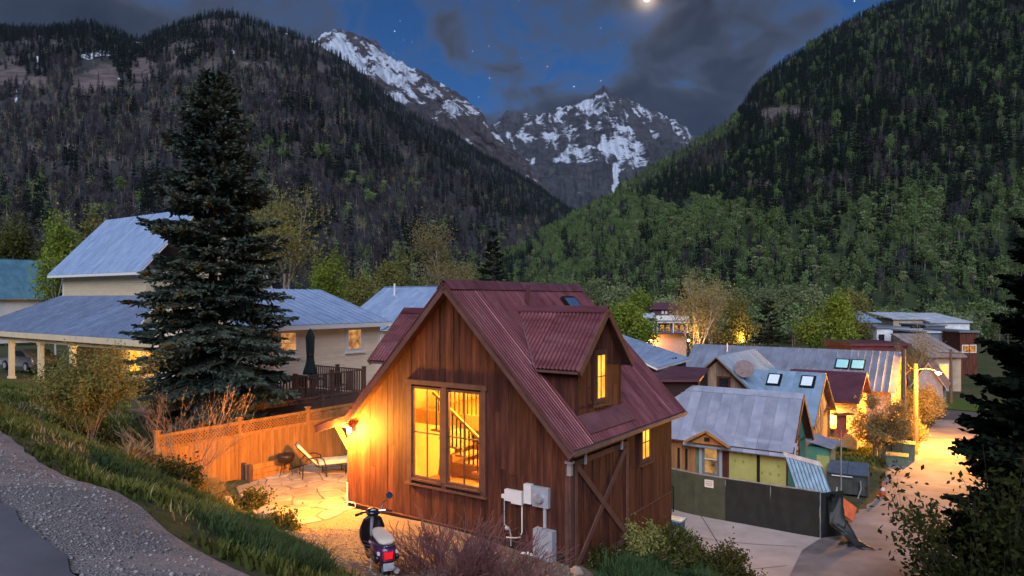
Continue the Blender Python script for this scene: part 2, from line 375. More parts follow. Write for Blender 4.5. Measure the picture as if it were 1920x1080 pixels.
# the road along the hillside: gravel shoulder, then asphalt
RD = Vector((-.72, .69)).normalized()
def rp(base, t): return (base[0] + RD.x * t, base[1] + RD.y * t)
sheet('gravel_shoulder', [rp((-2.03, 5.55), -14), rp((-2.03, 5.55), 0), rp((-4.22, 7.7), 0), (-8.8, 12), (-14, 16.8), (-26, 28), (-34, 35), (-38, 33), (-30, 22), (-16, 12.5), (-5.7, 7.3), (-3.3, 5.3), rp((-3.3, 5.3), -14)], .035, m_gravel, .42, jit=.14)
sheet('asphalt_road', [rp((-3.3, 5.3), -14), (-3.35, 5.35), (-5.6, 7.45), (-9.5, 10.8), (-16, 16), (-28, 25.5), (-34, 20), (-20, 4), (-8, -6), (4, -8)], .062, m_asph, .42, jit=.1)
sheet('gravel_yard', [(-3.0, 11.2), (-4.0, 13.0), (-5.4, 15.3), (-5.2, 16.6), (-4.6, 18.2), (-4.2, 18.4), (1.4, 14.2), (1.9, 13.2), (1.6, 10), (-1, 8.6), (-2.2, 9.6)], .03, m_yard, .42, jit=.25)
LANE = [(4.6, 12.5), (6.3, 17.4), (7.8, 21.2), (10.2, 23.8), (12.6, 26.2), (15.6, 29.6), (19.6, 36.5), (23.0, 39.6), (27.5, 47), (33.8, 55.5), (40.5, 55.8), (44.5, 52), (36.5, 43), (26.5, 31), (19, 20.5), (13, 12)]
sheet('lane', LANE, .03, m_lane, .42, jit=.25)
sheet('cross_street', [(20, 66), (34, 56.3), (60, 38), (64, 42.5), (40.5, 59.6), (24, 71)], .036, M('street_asphalt', (.07, .07, .075), .85, scale=.6, bump=.3, bscale=30), 1.5)
sheet('lawn', [(33, 65.5), (40.8, 60.2), (52, 52.5), (58, 60), (47, 68), (38, 72)], .05, m_lawn, 1.5)
pad = sheet('concrete_pad', [(5.0, 18.3), (6.4, 17.2), (7.3, 18.9), (9.2, 22.2), (10.4, 23.5), (5.6, 27.0), (3.6, 27.0), (3.4, 24.6), (4.6, 21.5)], .055, m_conc, .42)

def strip(name, a, b, w_, off, mat):      # a narrow joint or crack on a paved surface
    a, b = Vector((*a, 0)), Vector((*b, 0)); d = (b - a).normalized(); n_ = Vector((-d.y, d.x, 0)) * w_ / 2
    return sheet(name, [(a + n_).xy, (b + n_).xy, (b - n_).xy, (a - n_).xy], off, mat, .42)
m_joint = M('joint_line', (.10, .09, .085), .95, bump=.2)  # plain dark colour of the pad's joint strips
for a_, b_ in (((5.0, 20.5), (8.2, 20.9)), ((4.2, 24.2), (9.2, 22.6)), ((6.4, 17.6), (7.0, 26.0))):
    j_ = strip('expansion_joint', a_, b_, .035, .062, m_joint); j_.parent = pad
# ------------------------------------------------------------------ mountains
def interp(tab, s):
    t = np.array(tab, float); return np.interp(s, t[:, 0], t[:, 1]), np.interp(s, t[:, 0], t[:, 2])
def mountain(crest, base, nx, ny, back=.35, amp=20., nscale=140., prof=1.0, seed=0, rid=0., edge=.25, cj=0., expo=1.):
    """crest, base: [(px, py, Y)]. Returns X,Y,Z grids [ny,nx] and t"""
    px = np.linspace(crest[0][0], crest[-1][0], nx)
    cy, cY = interp(crest, px); by, bY = interp(base, px)
    cy = cy + cj * (fbm(px / 11., px * 0, 5, seed + 40, .62) - .5) * 2
    C = np.stack([(px - 960) / F * cY, cY, CH - (cy - 560) / F * cY]); B = np.stack([(px - 960) / F * bY, bY, CH - (by - 560) / F * bY])
    nb = max(2, int(ny * .12)); t = np.concatenate([np.linspace(0, 1, ny), 1 + back * np.linspace(0, 1, nb + 1)[1:]])
    tt = t[:, None]; P = np.minimum(tt, 1) ** prof
    X = B[0] + (C[0] - B[0]) * tt; Y = B[1] + (C[1] - B[1]) * tt
    Z = B[2] + (C[2] - B[2]) * P - np.maximum(tt - 1, 0) * (C[2] - B[2]) * 1.2
    nz = (fbm(X / nscale, Y / nscale, 6, seed) - .5) * 2
    if rid: nz = nz * (1 - rid) + rid * (ridged(X / nscale * 1.3, Y / nscale * .7, 6, seed + 9) - .55) * 2.2
    wgt = np.clip(np.minimum(tt, 1) / .15, 0, 1) * np.clip((1 - np.minimum(tt, 1)) / edge, 0, 1) ** .7
    return X, Y, Z + amp * nz * wgt, np.broadcast_to(tt, X.shape), nz

def put_mountain(name, g, mat, attrs=None):
    X, Y, Z = g[:3]; ny, nx = X.shape
    me = npmesh(name, np.stack([X.ravel(), Y.ravel(), Z.ravel()], 1), gridfaces(nx, ny), mat, True)
    for k, v in (attrs or {}).items():
        a = me.attributes.new(k, 'FLOAT', 'POINT'); a.data.foreach_set('value', np.asarray(v, np.float32).ravel())
    o = link(name, me); o['kind'] = 'structure'; return o

def rockmat(name, ca, cb, snow=True):
    m = bpy.data.materials.new(name); m.use_nodes = True; t = NT(m.node_tree); b = m.node_tree.nodes['Principled BSDF']
    co = t.n('ShaderNodeTexCoord').outputs['Object']
    n1 = t.noise(co, .004, 6, .7); n2 = t.noise(t.n('ShaderNodeMapping', {0: co, 'Scale': (1, .6, 2.6)}), .012, 8, .78)
    c = t.mix(t.maprange(n1, .35, .65), rgb(*ca), rgb(*cb)); c = t.mix(t.maprange(n2, .42, .6, 0, .85), c, rgb(.030, .027, .033))
    if snow:
        at_ = t.n('ShaderNodeAttribute', attribute_name='snow').outputs['Fac']
        s = t.math('ADD', at_, t.math('MULTIPLY', t.math('SUBTRACT', .5, n2), 2.2))
        c = t.mix(t.maprange(s, .44, .60), c, rgb(.58, .64, .74))
    t.put(b, 'Base Color', c); b.inputs['Roughness'].default_value = .9; b.inputs['Specular IOR Level'].default_value = .15
    t.put(b, 'Normal', t.n('ShaderNodeBump', {'Height': n2, 'Strength': .8, 'Distance': 30.})); return m
def floormat(name, ca, cb, cc):
    m = bpy.data.materials.new(name); m.use_nodes = True; t = NT(m.node_tree); b = m.node_tree.nodes['Principled BSDF']
    co = t.n('ShaderNodeTexCoord').outputs['Object']
    n1 = t.noise(co, .006, 6, .65); n2 = t.noise(co, .05, 5, .7)
    c = t.mix(t.maprange(n1, .4, .6), rgb(*ca), rgb(*cb)); c = t.mix(t.maprange(n2, .45, .7), c, rgb(*cc))
    rk = t.n('ShaderNodeAttribute', attribute_name='rock').outputs['Fac']
    r = t.mix(t.maprange(t.noise(t.n('ShaderNodeMapping', {0: co, 'Scale': (1, 1, 3)}), .03, 5, .7), .35, .65), rgb(.06, .048, .048), rgb(.17, .135, .13))
    c = t.mix(rk, c, r)
    sn = t.n('ShaderNodeAttribute', attribute_name='snow').outputs['Fac']
    c = t.mix(t.maprange(t.math('ADD', sn, t.math('MULTIPLY', t.math('SUBTRACT', n2, .5), .8)), .55, .65), c, rgb(.62, .68, .78))
    t.put(b, 'Base Color', c); b.inputs['Roughness'].default_value = .95; b.inputs['Specular IOR Level'].default_value = .1
    t.put(b, 'Normal', t.n('ShaderNodeBump', {'Height': n2, 'Strength': .7, 'Distance': 6.})); return m

# centre peak
pk = mountain([(860, 275, 5600), (925, 237, 5600), (950, 214, 5600), (962, 212, 5600), (978, 216, 5600), (1000, 222, 5600), (1040, 209, 5500), (1075, 194, 5400), (1112, 178, 5300), (1124, 166, 5270), (1131, 157, 5250), (1139, 167, 5270), (1155, 178, 5300), (1200, 196, 5400), (1240, 216, 5500), (1275, 236, 5500), (1310, 262, 5500), (1350, 295, 5500), (1450, 380, 5500)],
    [(860, 470, 3300), (1450, 470, 3300)], 620, 300, amp=190, nscale=720, seed=3, rid=.8, edge=.2, cj=8, prof=.95)
X, Y, Z, T, NZ = pk
rib = ridged(X / 150 + 1.1 * fbm(Z / 330, X / 600, 3, 6), Z / 900, 4, 44); Y = Y - 300 * (rib - .5) * np.clip(T / .1, 0, 1) * np.clip((1.02 - T) / .12, 0, 1); Z = Z + 26 * (ridged(X / 60, Z / 60, 3, 19) - .5) * np.clip((1.0 - T) / .1, 0, 1); pk = (X, Y, Z, T, NZ)
fine = fbm(X / 120, Z / 90, 5, 21); gul = ridged(X / 330 + fbm(Z / 500, X / 800, 3, 5) * 1.2, Z / 1500, 4, 12)
band = .5 + .5 * np.sin((Z + 160 * fbm(X / 600, Y / 600, 3, 2)) / 46.)
zrel = (Z - Z.min()) / (Z.max() - Z.min())
pxs = 960 + X / Y * F; pys = 560 - (Z - CH) / Y * F
stk = ridged(X / 70 + 1.3 * fbm(Z / 200, X / 400, 3, 6), Z / 420, 4, 46)
sn = .22 + 1.25 * (.56 - rib) + 1.0 * (stk - .6) + .20 * (band - .5) + 1.0 * (fine - .5) + .22 * sstep(.5, .9, zrel)
sn += .30 * np.exp(-(((pxs - 1215) / 45) ** 2 + ((pys - 220) / 22) ** 2)) + .45 * np.exp(-(((pxs - 1000) / 50) ** 2 + ((pys - 258) / 26) ** 2)) - .35 * np.exp(-(((pxs - 970) / 16) ** 2 + ((pys - 224) / 9) ** 2))
sn += .7 * np.exp(-(((pxs - 1154) / 6) ** 2)) * sstep(290, 330, pys) * (1 - sstep(362, 368, pys)) + .5 * np.exp(-(((pxs - 1030) / 40) ** 2 + ((pys - 302) / 6) ** 2))
sn -= .45 * sstep(300, 330, pys) * (1 - np.exp(-(((pxs - 1154) / 9) ** 2)))
put_mountain('snowy_peak', pk, rockmat('peak_rock', (.045, .048, .062), (.10, .098, .112)), {'snow': sn})
# left snowy ridge
lr = mountain([(540, 95, 4200), (590, 76, 4200), (612, 60, 4200), (630, 56, 4200), (660, 63, 4200), (708, 80, 4150), (735, 108, 4100), (770, 126, 4000), (800, 140, 3900), (850, 170, 3800), (885, 196, 3700), (905, 218, 3600), (925, 240, 3500), (945, 268, 3400), (985, 302, 3300), (1010, 335, 3250), (1060, 400, 3200)],
    [(540, 420, 2400), (1060, 470, 2600)], 520, 280, amp=150, nscale=520, seed=33, rid=.8, edge=.25, cj=8, prof=.95)
X, Y, Z, T, NZ = lr
rib = ridged((X + .6 * Z) / 120 + 1.1 * fbm(Z / 260, X / 500, 3, 26), (Z - .4 * X) / 800, 4, 64); Y = Y - 220 * (rib - .5) * np.clip(T / .1, 0, 1) * np.clip((1.02 - T) / .12, 0, 1); Z = Z + 20 * (ridged(X / 50, Z / 50, 3, 29) - .5) * np.clip((1.0 - T) / .1, 0, 1); lr = (X, Y, Z, T, NZ)
pxs = 960 + X / Y * F; pys = 560 - (Z - CH) / Y * F
gul = ridged((X + Z * .5) / 260 + fbm(Z / 400, X / 700, 3, 8), (Z - X * .3) / 1200, 4, 15)
line = np.interp(pxs, [590, 700, 850, 940, 1000], [60, 85, 170, 262, 310])
stk = ridged((X + Z * .8) / 70 + 1.2 * fbm(Z / 200, X / 400, 3, 16), (Z - X * .5) / 420, 4, 47)
sn = .34 + 1.1 * (.56 - rib) + 1.0 * (stk - .6) + 1.0 * (fbm(X / 70, Z / 60, 5, 4) - .5) + .26 * (1 - sstep(10, 75, pys - line)) - .35 * sstep(60, 130, pys - line) - .4 * sstep(850, 930, pxs)
sn += .25 * np.exp(-(((pxs - 690) / 60) ** 2 + ((pys - 120) / 22) ** 2)) + .4 * np.exp(-(((pxs - 745) / 18) ** 2 + ((pys - 188) / 14) ** 2))
put_mountain('snowy_ridge', lr, rockmat('ridge_rock', (.065, .054, .06), (.125, .098, .098)), {'snow': sn})

# left forested hill
hl_c = [(-420, 120, 1500), (-200, 75, 1500), (-60, 55, 1500), (0, 54, 1500), (70, 54, 1500), (110, 50, 1500), (150, 44, 1500), (200, 55, 1500), (240, 72, 1500), (265, 79, 1500), (300, 62, 1500), (340, 46, 1500), (400, 34, 1500), (440, 35, 1500), (530, 60, 1550), (600, 86, 1600), (660, 122, 1650), (740, 195, 1750), (800, 232, 1850), (860, 262, 1950), (900, 290, 2050), (960, 318, 2150), (1000, 345, 2250), (1050, 382, 2350), (1100, 412, 2450), (1180, 455, 2500)]
hl = mountain(hl_c, [(-420, 560, 330), (500, 560, 330), (800, 560, 420), (1000, 563, 600), (1180, 565, 800)], 420, 200, amp=55, nscale=300, seed=51, rid=.3, edge=.3, cj=1.5, prof=1.0)
X, Y, Z, T, NZ = hl
pxs = 960 + X / Y * F; pys = 560 - (Z - CH) / Y * F
def blob(cx, cy, rx, ry): return np.exp(-((((pxs - cx) / rx) ** 2 + ((pys - cy) / ry) ** 2)) ** 2)
jag = .75 + .6 * fbm(pxs / 22, pys / 22, 4, 77)
rock = np.clip(sum([blob(195, 145, 40, 28), blob(268, 130, 30, 26), blob(355, 92, 30, 12), blob(150, 160, 26, 22), blob(320, 110, 20, 12), blob(335, 138, 20, 8), blob(20, 140, 40, 25), blob(480, 120, 40, 8), blob(505, 172, 30, 6), blob(600, 130, 10, 18), blob(540, 225, 28, 7), blob(125, 275, 22, 6), blob(205, 298, 20, 5), blob(75, 155, 22, 14)]) * jag, 0, 1)
rock = sstep(.5, .8, rock * (.6 + .8 * fbm(pxs / 9, pys / 14, 4, 79))) + .6 * sstep(.62, .72, fbm(pxs / 40, pys / 16, 5, 71)) * sstep(400, 250, pys)
snow = sum([blob(70, 120, 4, 22), blob(30, 180, 4, 16), blob(165, 105, 16, 8), blob(200, 100, 22, 8), blob(258, 78, 10, 3), blob(437, 96, 4, 7), blob(545, 62, 14, 3), blob(225, 148, 6, 3)])
put_mountain('forested_hill', hl, floormat('hill_floor', (.028, .028, .032), (.05, .046, .052), (.035, .045, .03)), {'rock': np.clip(rock, 0, 1), 'snow': snow})
HL = dict(g=hl, px=pxs, py=pys, rock=rock)
# right green mountain
gr_c = [(930, 470, 1300), (975, 452, 1300), (1000, 442, 1300), (1060, 412, 1300), (1150, 366, 1300), (1230, 316, 1300), (1300, 272, 1300), (1360, 238, 1300), (1378, 222, 1280), (1395, 196, 1260), (1415, 165, 1250), (1440, 142, 1250), (1500, 98, 1250), (1560, 62, 1250), (1620, 30, 1250), (1720, -8, 1250), (1850, -70, 1250), (2000, -150, 1250), (2300, -260, 1250)]
gm = mountain(gr_c, [(930, 562, 520), (1100, 566, 420), (1300, 574, 330), (1600, 578, 300), (2300, 580, 300)], 380, 200, amp=32, nscale=230, seed=91, rid=.35, edge=.25, cj=1.5, prof=1.0)
X, Y, Z, T, NZ = gm
pxs = 960 + X / Y * F; pys = 560 - (Z - CH) / Y * F
jag = .75 + .6 * fbm(pxs / 22, pys / 22, 4, 78)
rock = np.clip(sum([blob(1470, 212, 60, 14), blob(1420, 345, 34, 9), blob(1560, 335, 40, 5), blob(1410, 198, 20, 6)]) * jag, 0, 1); rock = sstep(.4, .75, rock)
put_mountain('green_mountain', gm, floormat('mountain_floor', (.03, .045, .02), (.05, .07, .028), (.025, .03, .022)), {'rock': rock, 'snow': rock * 0})
GM = dict(g=gm, px=pxs, py=pys, rock=rock)

# moon
mo = MB(); mo.lathe([(max(1e-3, math.sin(math.pi * i / 16)), -math.cos(math.pi * i / 16)) for i in range(17)], (0, 0, 0), 24)
mm = mo.build('moon', emitmat('moonlight', (1, .93, .82), 3.5, .25, 1.2), None, True, loc=MOON * 15000 + Vector((0, 0, CH)), scale=(62, 62, 62)); tag(mm, 'bright white moon at the top edge of the sky', 'moon')
# ------------------------------------------------------------------ tree makers
class Quads:
    def __init__(s): s.v = []; 
    def blade(s, a, b, w, n):          # a thin quad from a to b, widest near the base
        d = b - a; r = d.cross(n)
        if r.length < 1e-6: r = d.orthogonal()
        r = r.normalized() * (w / 2); m = a.lerp(b, .45)
        s.v += [a, m + r, b, m - r]
    def leaf(s, c, sz, rnd):
        a = Vector((rnd.gauss(0, 1), rnd.gauss(0, 1), rnd.gauss(0, 1))).normalized(); b = a.orthogonal().normalized()
        b = Matrix.Rotation(rnd.uniform(0, 6.3), 3, a) @ b; e = a.cross(b)
        s.v += [c - b * sz, c + e * sz * .55, c + b * sz, c - e * sz * .55]
    def mesh(s, name, mat):
        V = np.array([tuple(p) for p in s.v]); return npmesh(name, V, np.arange(len(V)).reshape(-1, 4), mat)

def conifer_geo(H, Rad, seed, levels=30, per=8, twigs=14, z0=.06, spikes=3, tw=.07, shape=.9, ragged=.25, lift=(-.28, .55)):
    rnd = random.Random(seed); wood = MB(); q = Quads()
    wood.tube([(0, 0, -.4), (.02 * H * .1, 0, H * .4), (0, .01 * H * .1, H * .8), (0, 0, H * .985)], [H * .017, H * .012, H * .006, .01], 7)
    for i in range(levels):
        f = (i + rnd.uniform(-.3, .3)) / levels; f = max(0, f) ; z = H * (z0 + (1 - z0) * f ** .95)
        if z > H * .985: continue
        Lb = Rad * (1 - f) ** shape + .05 * Rad
        if f < .12: Lb *= .72 + 2.2 * f
        n = max(4, int(per * (1 - .45 * f))); a0 = rnd.uniform(0, 6.3)
        for k in range(n):
            az = a0 + 2 * math.pi * k / n + rnd.uniform(-.3, .3); L = Lb * rnd.uniform(1 - ragged, 1.12); el = lift[0] + (lift[1] - lift[0]) * f + rnd.uniform(-.12, .12)
            h = Vector((math.cos(az), math.sin(az), 0)); p = Vector((0, 0, z + rnd.uniform(-.5, .5) * H / levels)); pts = [p.copy()]; ns = 6
            for s_ in range(ns):
                e = el - .22 * math.sin(s_ / ns * math.pi) + .32 * (s_ / ns) ** 2
                p = p + (h * math.cos(e) + Vector((0, 0, math.sin(e)))) * (L / ns); pts.append(p.copy())
            wood.tube(pts, [max(.006, .012 * L * (1 - j / (ns + .5))) for j in range(ns + 1)], 3, False)
            nt_ = max(4, int(twigs * (L / Rad) ** .6))
            for j in range(nt_):
                t = .16 + .84 * (j + rnd.random() * .6) / nt_; x = min(t, .999) * ns; i0 = int(x); b = pts[i0].lerp(pts[min(i0 + 1, ns)], x - i0)
                dv = (pts[min(i0 + 1, ns)] - pts[i0]).normalized()
                for sd in (-1, 1):
                    sv = Vector((0, 0, 1)).cross(dv).normalized() * sd
                    tl = (.34 * L * (1 - t) ** .8 + .07 * Rad) * rnd.uniform(.75, 1.2)
                    td = (dv * rnd.uniform(.75, 1.1) + sv * rnd.uniform(.6, 1.0) + Vector((0, 0, rnd.uniform(-.35, .12)))).normalized()
                    e = b + td * tl
                    q.blade(b, e, tw * rnd.uniform(.8, 1.4), Vector((0, 0, 1))); q.blade(b, e, tw, sv)
                    for m_ in range(spikes):
                        u = rnd.uniform(.2, .95); c = b.lerp(e, u); sl_ = tl * rnd.uniform(.22, .42)
                        d2 = (td * .8 + Vector((rnd.gauss(0, .5), rnd.gauss(0, .5), rnd.gauss(0, .35)))).normalized()
                        q.blade(c, c + d2 * sl_, tw * .9, Vector((rnd.gauss(0, 1), rnd.gauss(0, 1), 1)))
            q.blade(pts[-2], pts[-1] + (pts[-1] - pts[-2]) * .5, tw * 1.4, Vector((0, 0, 1)))
    for k in range(10):
        q.blade(Vector((0, 0, H * .93)), Vector((rnd.gauss(0, .03 * Rad), rnd.gauss(0, .03 * Rad), H * (1 + .01 * k / 10))), tw, Vector((rnd.gauss(0, 1), rnd.gauss(0, 1), 0)))
    return wood, q

def branchy(H, Rad, seed, trunks=1, depth=4, spread=.55, up=.5, thick=.022, split=3, crown0=.25, fan=.0, minr=.004):
    """returns wood MB and list of twig ends"""
    rnd = random.Random(seed); wood = MB(); tips = []
    def grow(p, d, L, r, k):
        pts = [p.copy()]; n = 4 if k > 1 else 3; dd = d.copy()
        for i in range(n):
            dd = (dd + Vector((rnd.gauss(0, .11), rnd.gauss(0, .11), up * .12))).normalized(); p = p + dd * (L / n); pts.append(p.copy())
        wood.tube(pts, [max(minr, r * (1 - .55 * i / n)) for i in range(n + 1)], 5 if k >= depth - 1 else 3, False)
        if k <= 2: tips.extend((pts[i], k) for i in range(1, n + 1))
        if k == 0: return
        m = split + (1 if rnd.random() < .4 else 0)
        for i in range(m):
            t = rnd.uniform(.35, 1.0) if i else 1.0; x = t * n; i0 = min(int(x), n - 1); b = pts[i0].lerp(pts[i0 + 1], x - i0)
            ax = dd.orthogonal().normalized(); ax = Matrix.Rotation(rnd.uniform(0, 6.3), 3, dd) @ ax
            nd = (Matrix.Rotation(rnd.uniform(.35, 1.0) * spread * (1.2 if i else .4), 3, ax) @ dd).normalized()
            grow(b, nd, L * rnd.uniform(.55, .8), r * rnd.uniform(.42, .6), k - 1)
    for tr_ in range(trunks):
        a = rnd.uniform(0, 6.3); lean = fan * rnd.uniform(.3, 1)
        p = Vector((math.cos(a) * .04 * H * (trunks > 1), math.sin(a) * .04 * H * (trunks > 1), -.2)); d = Vector((math.cos(a) * lean, math.sin(a) * lean, 1)).normalized()
        grow(p, d, H * .42 * rnd.uniform(.85, 1.1), H * thick / (trunks ** .35), depth)
    zs = [t[0].z for t in tips]; top = max(zs); rad = float(np.quantile([math.hypot(t[0].x, t[0].y) for t in tips], .86))
    return wood, tips, H / top, Rad / rad

def leafy(name, label, cat, loc, H, Rad, seed, wmat, lmat, nleaf=4, lsz=.12, jitter=.25, group=None, leaves=True, rz=0., parts=('trunk', 'crown'), **kw):
    rnd = random.Random(seed + 5); wood, tips, sz, sr = branchy(H, Rad, seed, **kw)
    S = lambda p: Vector((p.x * sr, p.y * sr, p.z * sz if p.z > 0 else p.z))
    wood.v = [tuple(S(Vector(p))) for p in wood.v]
    t = thing(name, label, cat, loc, rz, group); wood.build(parts[0], wmat, t)
    if leaves:
        q = Quads()
        for p, k in tips:
            for i in range(nleaf if k else nleaf + 2):
                q.leaf(S(p) + Vector((rnd.gauss(0, jitter), rnd.gauss(0, jitter), rnd.gauss(0, jitter))), lsz * rnd.uniform(.6, 1.3), rnd)
        link(parts[1], q.mesh('crown', lmat), t)
    return t
def conifer(name, label, loc, H, Rad, seed, wmat, lmat, group=None, **kw):
    wood, q = conifer_geo(H, Rad, seed, **kw); t = thing(name, label, 'tree', loc, random.Random(seed).uniform(0, 6), group)
    wood.build('trunk', wmat, t); link('crown', q.mesh('crown', lmat), t); return t

m_bark = M('bark', (.075, .055, .045), .95, scale=6, bump=.7, bscale=30, dist=.02)
m_pale = M('pale_bark', (.42, .38, .33), .85, scale=6, bump=.3, bscale=30)
m_twig = M('twig_brown', (.27, .18, .125), .9, scale=6, bump=0)
m_twigred = M('twig_red', (.16, .065, .06), .9, scale=6, bump=0)
l_spruce = leafmat('spruce_needles', (.032, .052, .046), (.12, .14, .10), .5, .15)
l_spruce_top = l_spruce
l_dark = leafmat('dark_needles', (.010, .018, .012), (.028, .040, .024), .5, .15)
l_green = leafmat('spring_leaves', (.12, .18, .025), (.24, .29, .05), .3)
l_olive = leafmat('olive_leaves', (.17, .17, .05), (.29, .27, .09), .3)
l_yel = leafmat('yellow_buds', (.24, .20, .08), (.38, .31, .14), .3)
l_pale = leafmat('pale_leaves', (.20, .25, .11), (.36, .40, .20), .2)
l_shrub = leafmat('shrub_leaves', (.045, .06, .016), (.12, .12, .032), .8)

# ------------------------------------------------------------------ far woods: instanced trees on the slopes
PROTO = bpy.data.collections.new('far_tree_kinds')
def proto(i, wood, q, wm, lm, S=1.0):
    me = q.mesh('w%d' % i, lm); wv = np.array(wood.v); bm = bmesh.new(); bm.from_mesh(me)
    vs = [bm.verts.new(p) for p in wood.v]
    for f in wood.f:
        try: fc = bm.faces.new([vs[j] for j in f]); fc.material_index = 1
        except ValueError: pass
    bm.to_mesh(me); bm.free(); me.materials.append(wm)
    o = bpy.data.objects.new('far_kind_%02d' % i, me); PROTO.objects.link(o); return o
f_con = leafmat('far_conifer', (.010, .021, .020), (.026, .042, .034), .3, .1)
f_con2 = leafmat('far_conifer_blue', (.020, .034, .028), (.045, .062, .042), .3, .1)
f_asp = leafmat('far_aspen', (.09, .15, .05), (.20, .27, .10), .3, .3)
f_asp2 = leafmat('far_aspen_pale', (.15, .20, .09), (.27, .31, .15), .3, .3)
f_bare = leafmat('far_bare_twigs', (.040, .040, .050), (.085, .084, .10), .3, .1)
f_bare2 = leafmat('far_bare_red', (.045, .039, .046), (.09, .076, .085), .3, .1)
def far_con(i, H, Rd, lm): w_, q = conifer_geo(H, Rd, 300 + i, levels=11, per=6, twigs=4, spikes=0, tw=.75, z0=.05, ragged=.3); w_ = MB().tube([(0, 0, -1), (0, 0, H * .6)], [.25, .1], 4); proto(i, w_, q, m_bark, lm)
def far_dec(i, H, Rd, lm, n, sz, wm, twigs=0):
    rnd = random.Random(400 + i); w_ = MB(); q = Quads(); w_.tube([(0, 0, -1), (rnd.gauss(0, .3), rnd.gauss(0, .3), H * .5), (rnd.gauss(0, .3), 0, H * .92)], [.2, .15, .05], 4, False)
    for c in range(9):
        z = rnd.uniform(.42, .95); rr = Rd * (1 - ((z - .65) / .38) ** 2) ** .5 if abs(z - .65) < .38 else .3 * Rd
        a = rnd.uniform(0, 6.3); cc = Vector((math.cos(a) * rr * .65, math.sin(a) * rr * .65, z * H))
        if twigs: w_.tube([(0, 0, z * H * .7), cc], [.08, .03], 3, False)
        for k in range(n): q.leaf(cc + Vector((rnd.gauss(0, Rd * .3), rnd.gauss(0, Rd * .3), rnd.gauss(0, H * .07))), sz * rnd.uniform(.6, 1.3), rnd)
    proto(i, w_, q, wm, lm)
def far_bare(i, H, lm):
    rnd = random.Random(500 + i); w_ = MB(); q = Quads(); w_.tube([(0, 0, -1), (0, 0, H * .9)], [.2, .05], 4, False)
    for c in range(46):
        z = rnd.uniform(.25, .92) * H; a = rnd.uniform(0, 6.3); L = (1.05 - z / H) * H * .28 + .8
        b = Vector((0, 0, z)); e = b + Vector((math.cos(a) * L * .6, math.sin(a) * L * .6, L)); q.blade(b, e, .35, Vector((rnd.gauss(0, 1), rnd.gauss(0, 1), 0)))
        for k in range(4): c_ = b.lerp(e, rnd.uniform(.3, 1)); q.blade(c_, c_ + Vector((rnd.gauss(0, .9), rnd.gauss(0, .9), rnd.uniform(.6, 2.2))), .28, Vector((rnd.gauss(0, 1), rnd.gauss(0, 1), 0)))
    proto(i, w_, q, m_twig, lm)
far_con(0, 17, 3.0, f_con); far_con(1, 20, 3.2, f_con); far_con(2, 15, 2.8, f_con2)
m_trunk = M('far_trunk', (.22, .21, .19), .9, bump=0)
far_dec(3, 14, 3.2, f_asp, 30, .7, m_trunk); far_dec(4, 17, 2.9, f_asp, 28, .7, m_trunk); far_dec(5, 12, 3.6, f_asp2, 34, .7, m_twig)
far_bare(6, 13, f_bare); far_bare(7, 15, f_bare2); far_dec(8, 13, 3.2, f_asp2, 7, .5, m_twig, 1)
far_dec(9, 10, 5.0, f_asp2, 40, .6, m_twig)
GNG = bpy.data.node_groups.new('scatter_woods', 'GeometryNodeTree')
GNG.interface.new_socket('Geometry', in_out='INPUT', socket_type='NodeSocketGeometry'); GNG.interface.new_socket('Geometry', in_out='OUTPUT', socket_type='NodeSocketGeometry')
g = NT(GNG); gi = g.n('NodeGroupInput'); go = g.n('NodeGroupOutput')
ci = g.n('GeometryNodeCollectionInfo', {'Collection': PROTO, 'Separate Children': True, 'Reset Children': True})
def na(nm, ty): return g.n('GeometryNodeInputNamedAttribute', {'Name': nm}, data_type=ty).outputs[0]
iop = g.n('GeometryNodeInstanceOnPoints', {'Points': gi.outputs[0], 'Instance': ci.outputs[0], 'Pick Instance': True, 'Instance Index': na('idx', 'INT'), 'Rotation': g.n('ShaderNodeCombineXYZ', {2: na('rot', 'FLOAT')}).outputs[0], 'Scale': g.n('ShaderNodeCombineXYZ', {0: na('scl', 'FLOAT'), 1: na('scl', 'FLOAT'), 2: na('scl', 'FLOAT')}).outputs[0]})
g.put(go, 0, iop.outputs[0])
def woods(name, label, P, idx, scl):
    me = bpy.data.meshes.new(name); me.from_pydata([tuple(p) for p in P], [], [])
    for k, ty, v in (('idx', 'INT', idx), ('rot', 'FLOAT', rng.uniform(0, 6.28, len(P))), ('scl', 'FLOAT', scl)):
        a = me.attributes.new(k, ty, 'POINT'); a.data.foreach_set('value', np.asarray(v, np.int32 if ty == 'INT' else np.float32))
    o = link(name, me); md = o.modifiers.new('woods', 'NODES'); md.node_group = GNG
    return tag(o, label, 'woods', kind='stuff')
def scatter(D, n, tmax=1.0, tpow=1.0):
    X, Y, Z, T, _ = D['g']; ny = int((T[:, 0] <= 1.0).sum()); nx = X.shape[1]
    # area-weighted cells
    ax = np.stack([X[:ny - 1, 1:] - X[:ny - 1, :-1], Y[:ny - 1, 1:] - Y[:ny - 1, :-1]], -1); ay = np.stack([X[1:ny, :-1] - X[:ny - 1, :-1], Y[1:ny, :-1] - Y[:ny - 1, :-1]], -1)
    A = np.abs(ax[..., 0] * ay[..., 1] - ax[..., 1] * ay[..., 0]); A = A * (300. / Y[:ny - 1, :-1]) ** .75
    pr = (A / A.sum()).ravel(); c = rng.choice(len(pr), n, p=pr); j, i = np.divmod(c, nx - 1); fx = rng.random(n); fy = rng.random(n)
    def bl(G): return (G[j, i] * (1 - fx) + G[j, i + 1] * fx) * (1 - fy) + (G[j + 1, i] * (1 - fx) + G[j + 1, i + 1] * fx) * fy
    return bl(X), bl(Y), bl(Z), bl(D['px']), bl(D['py']), bl(D['rock'])
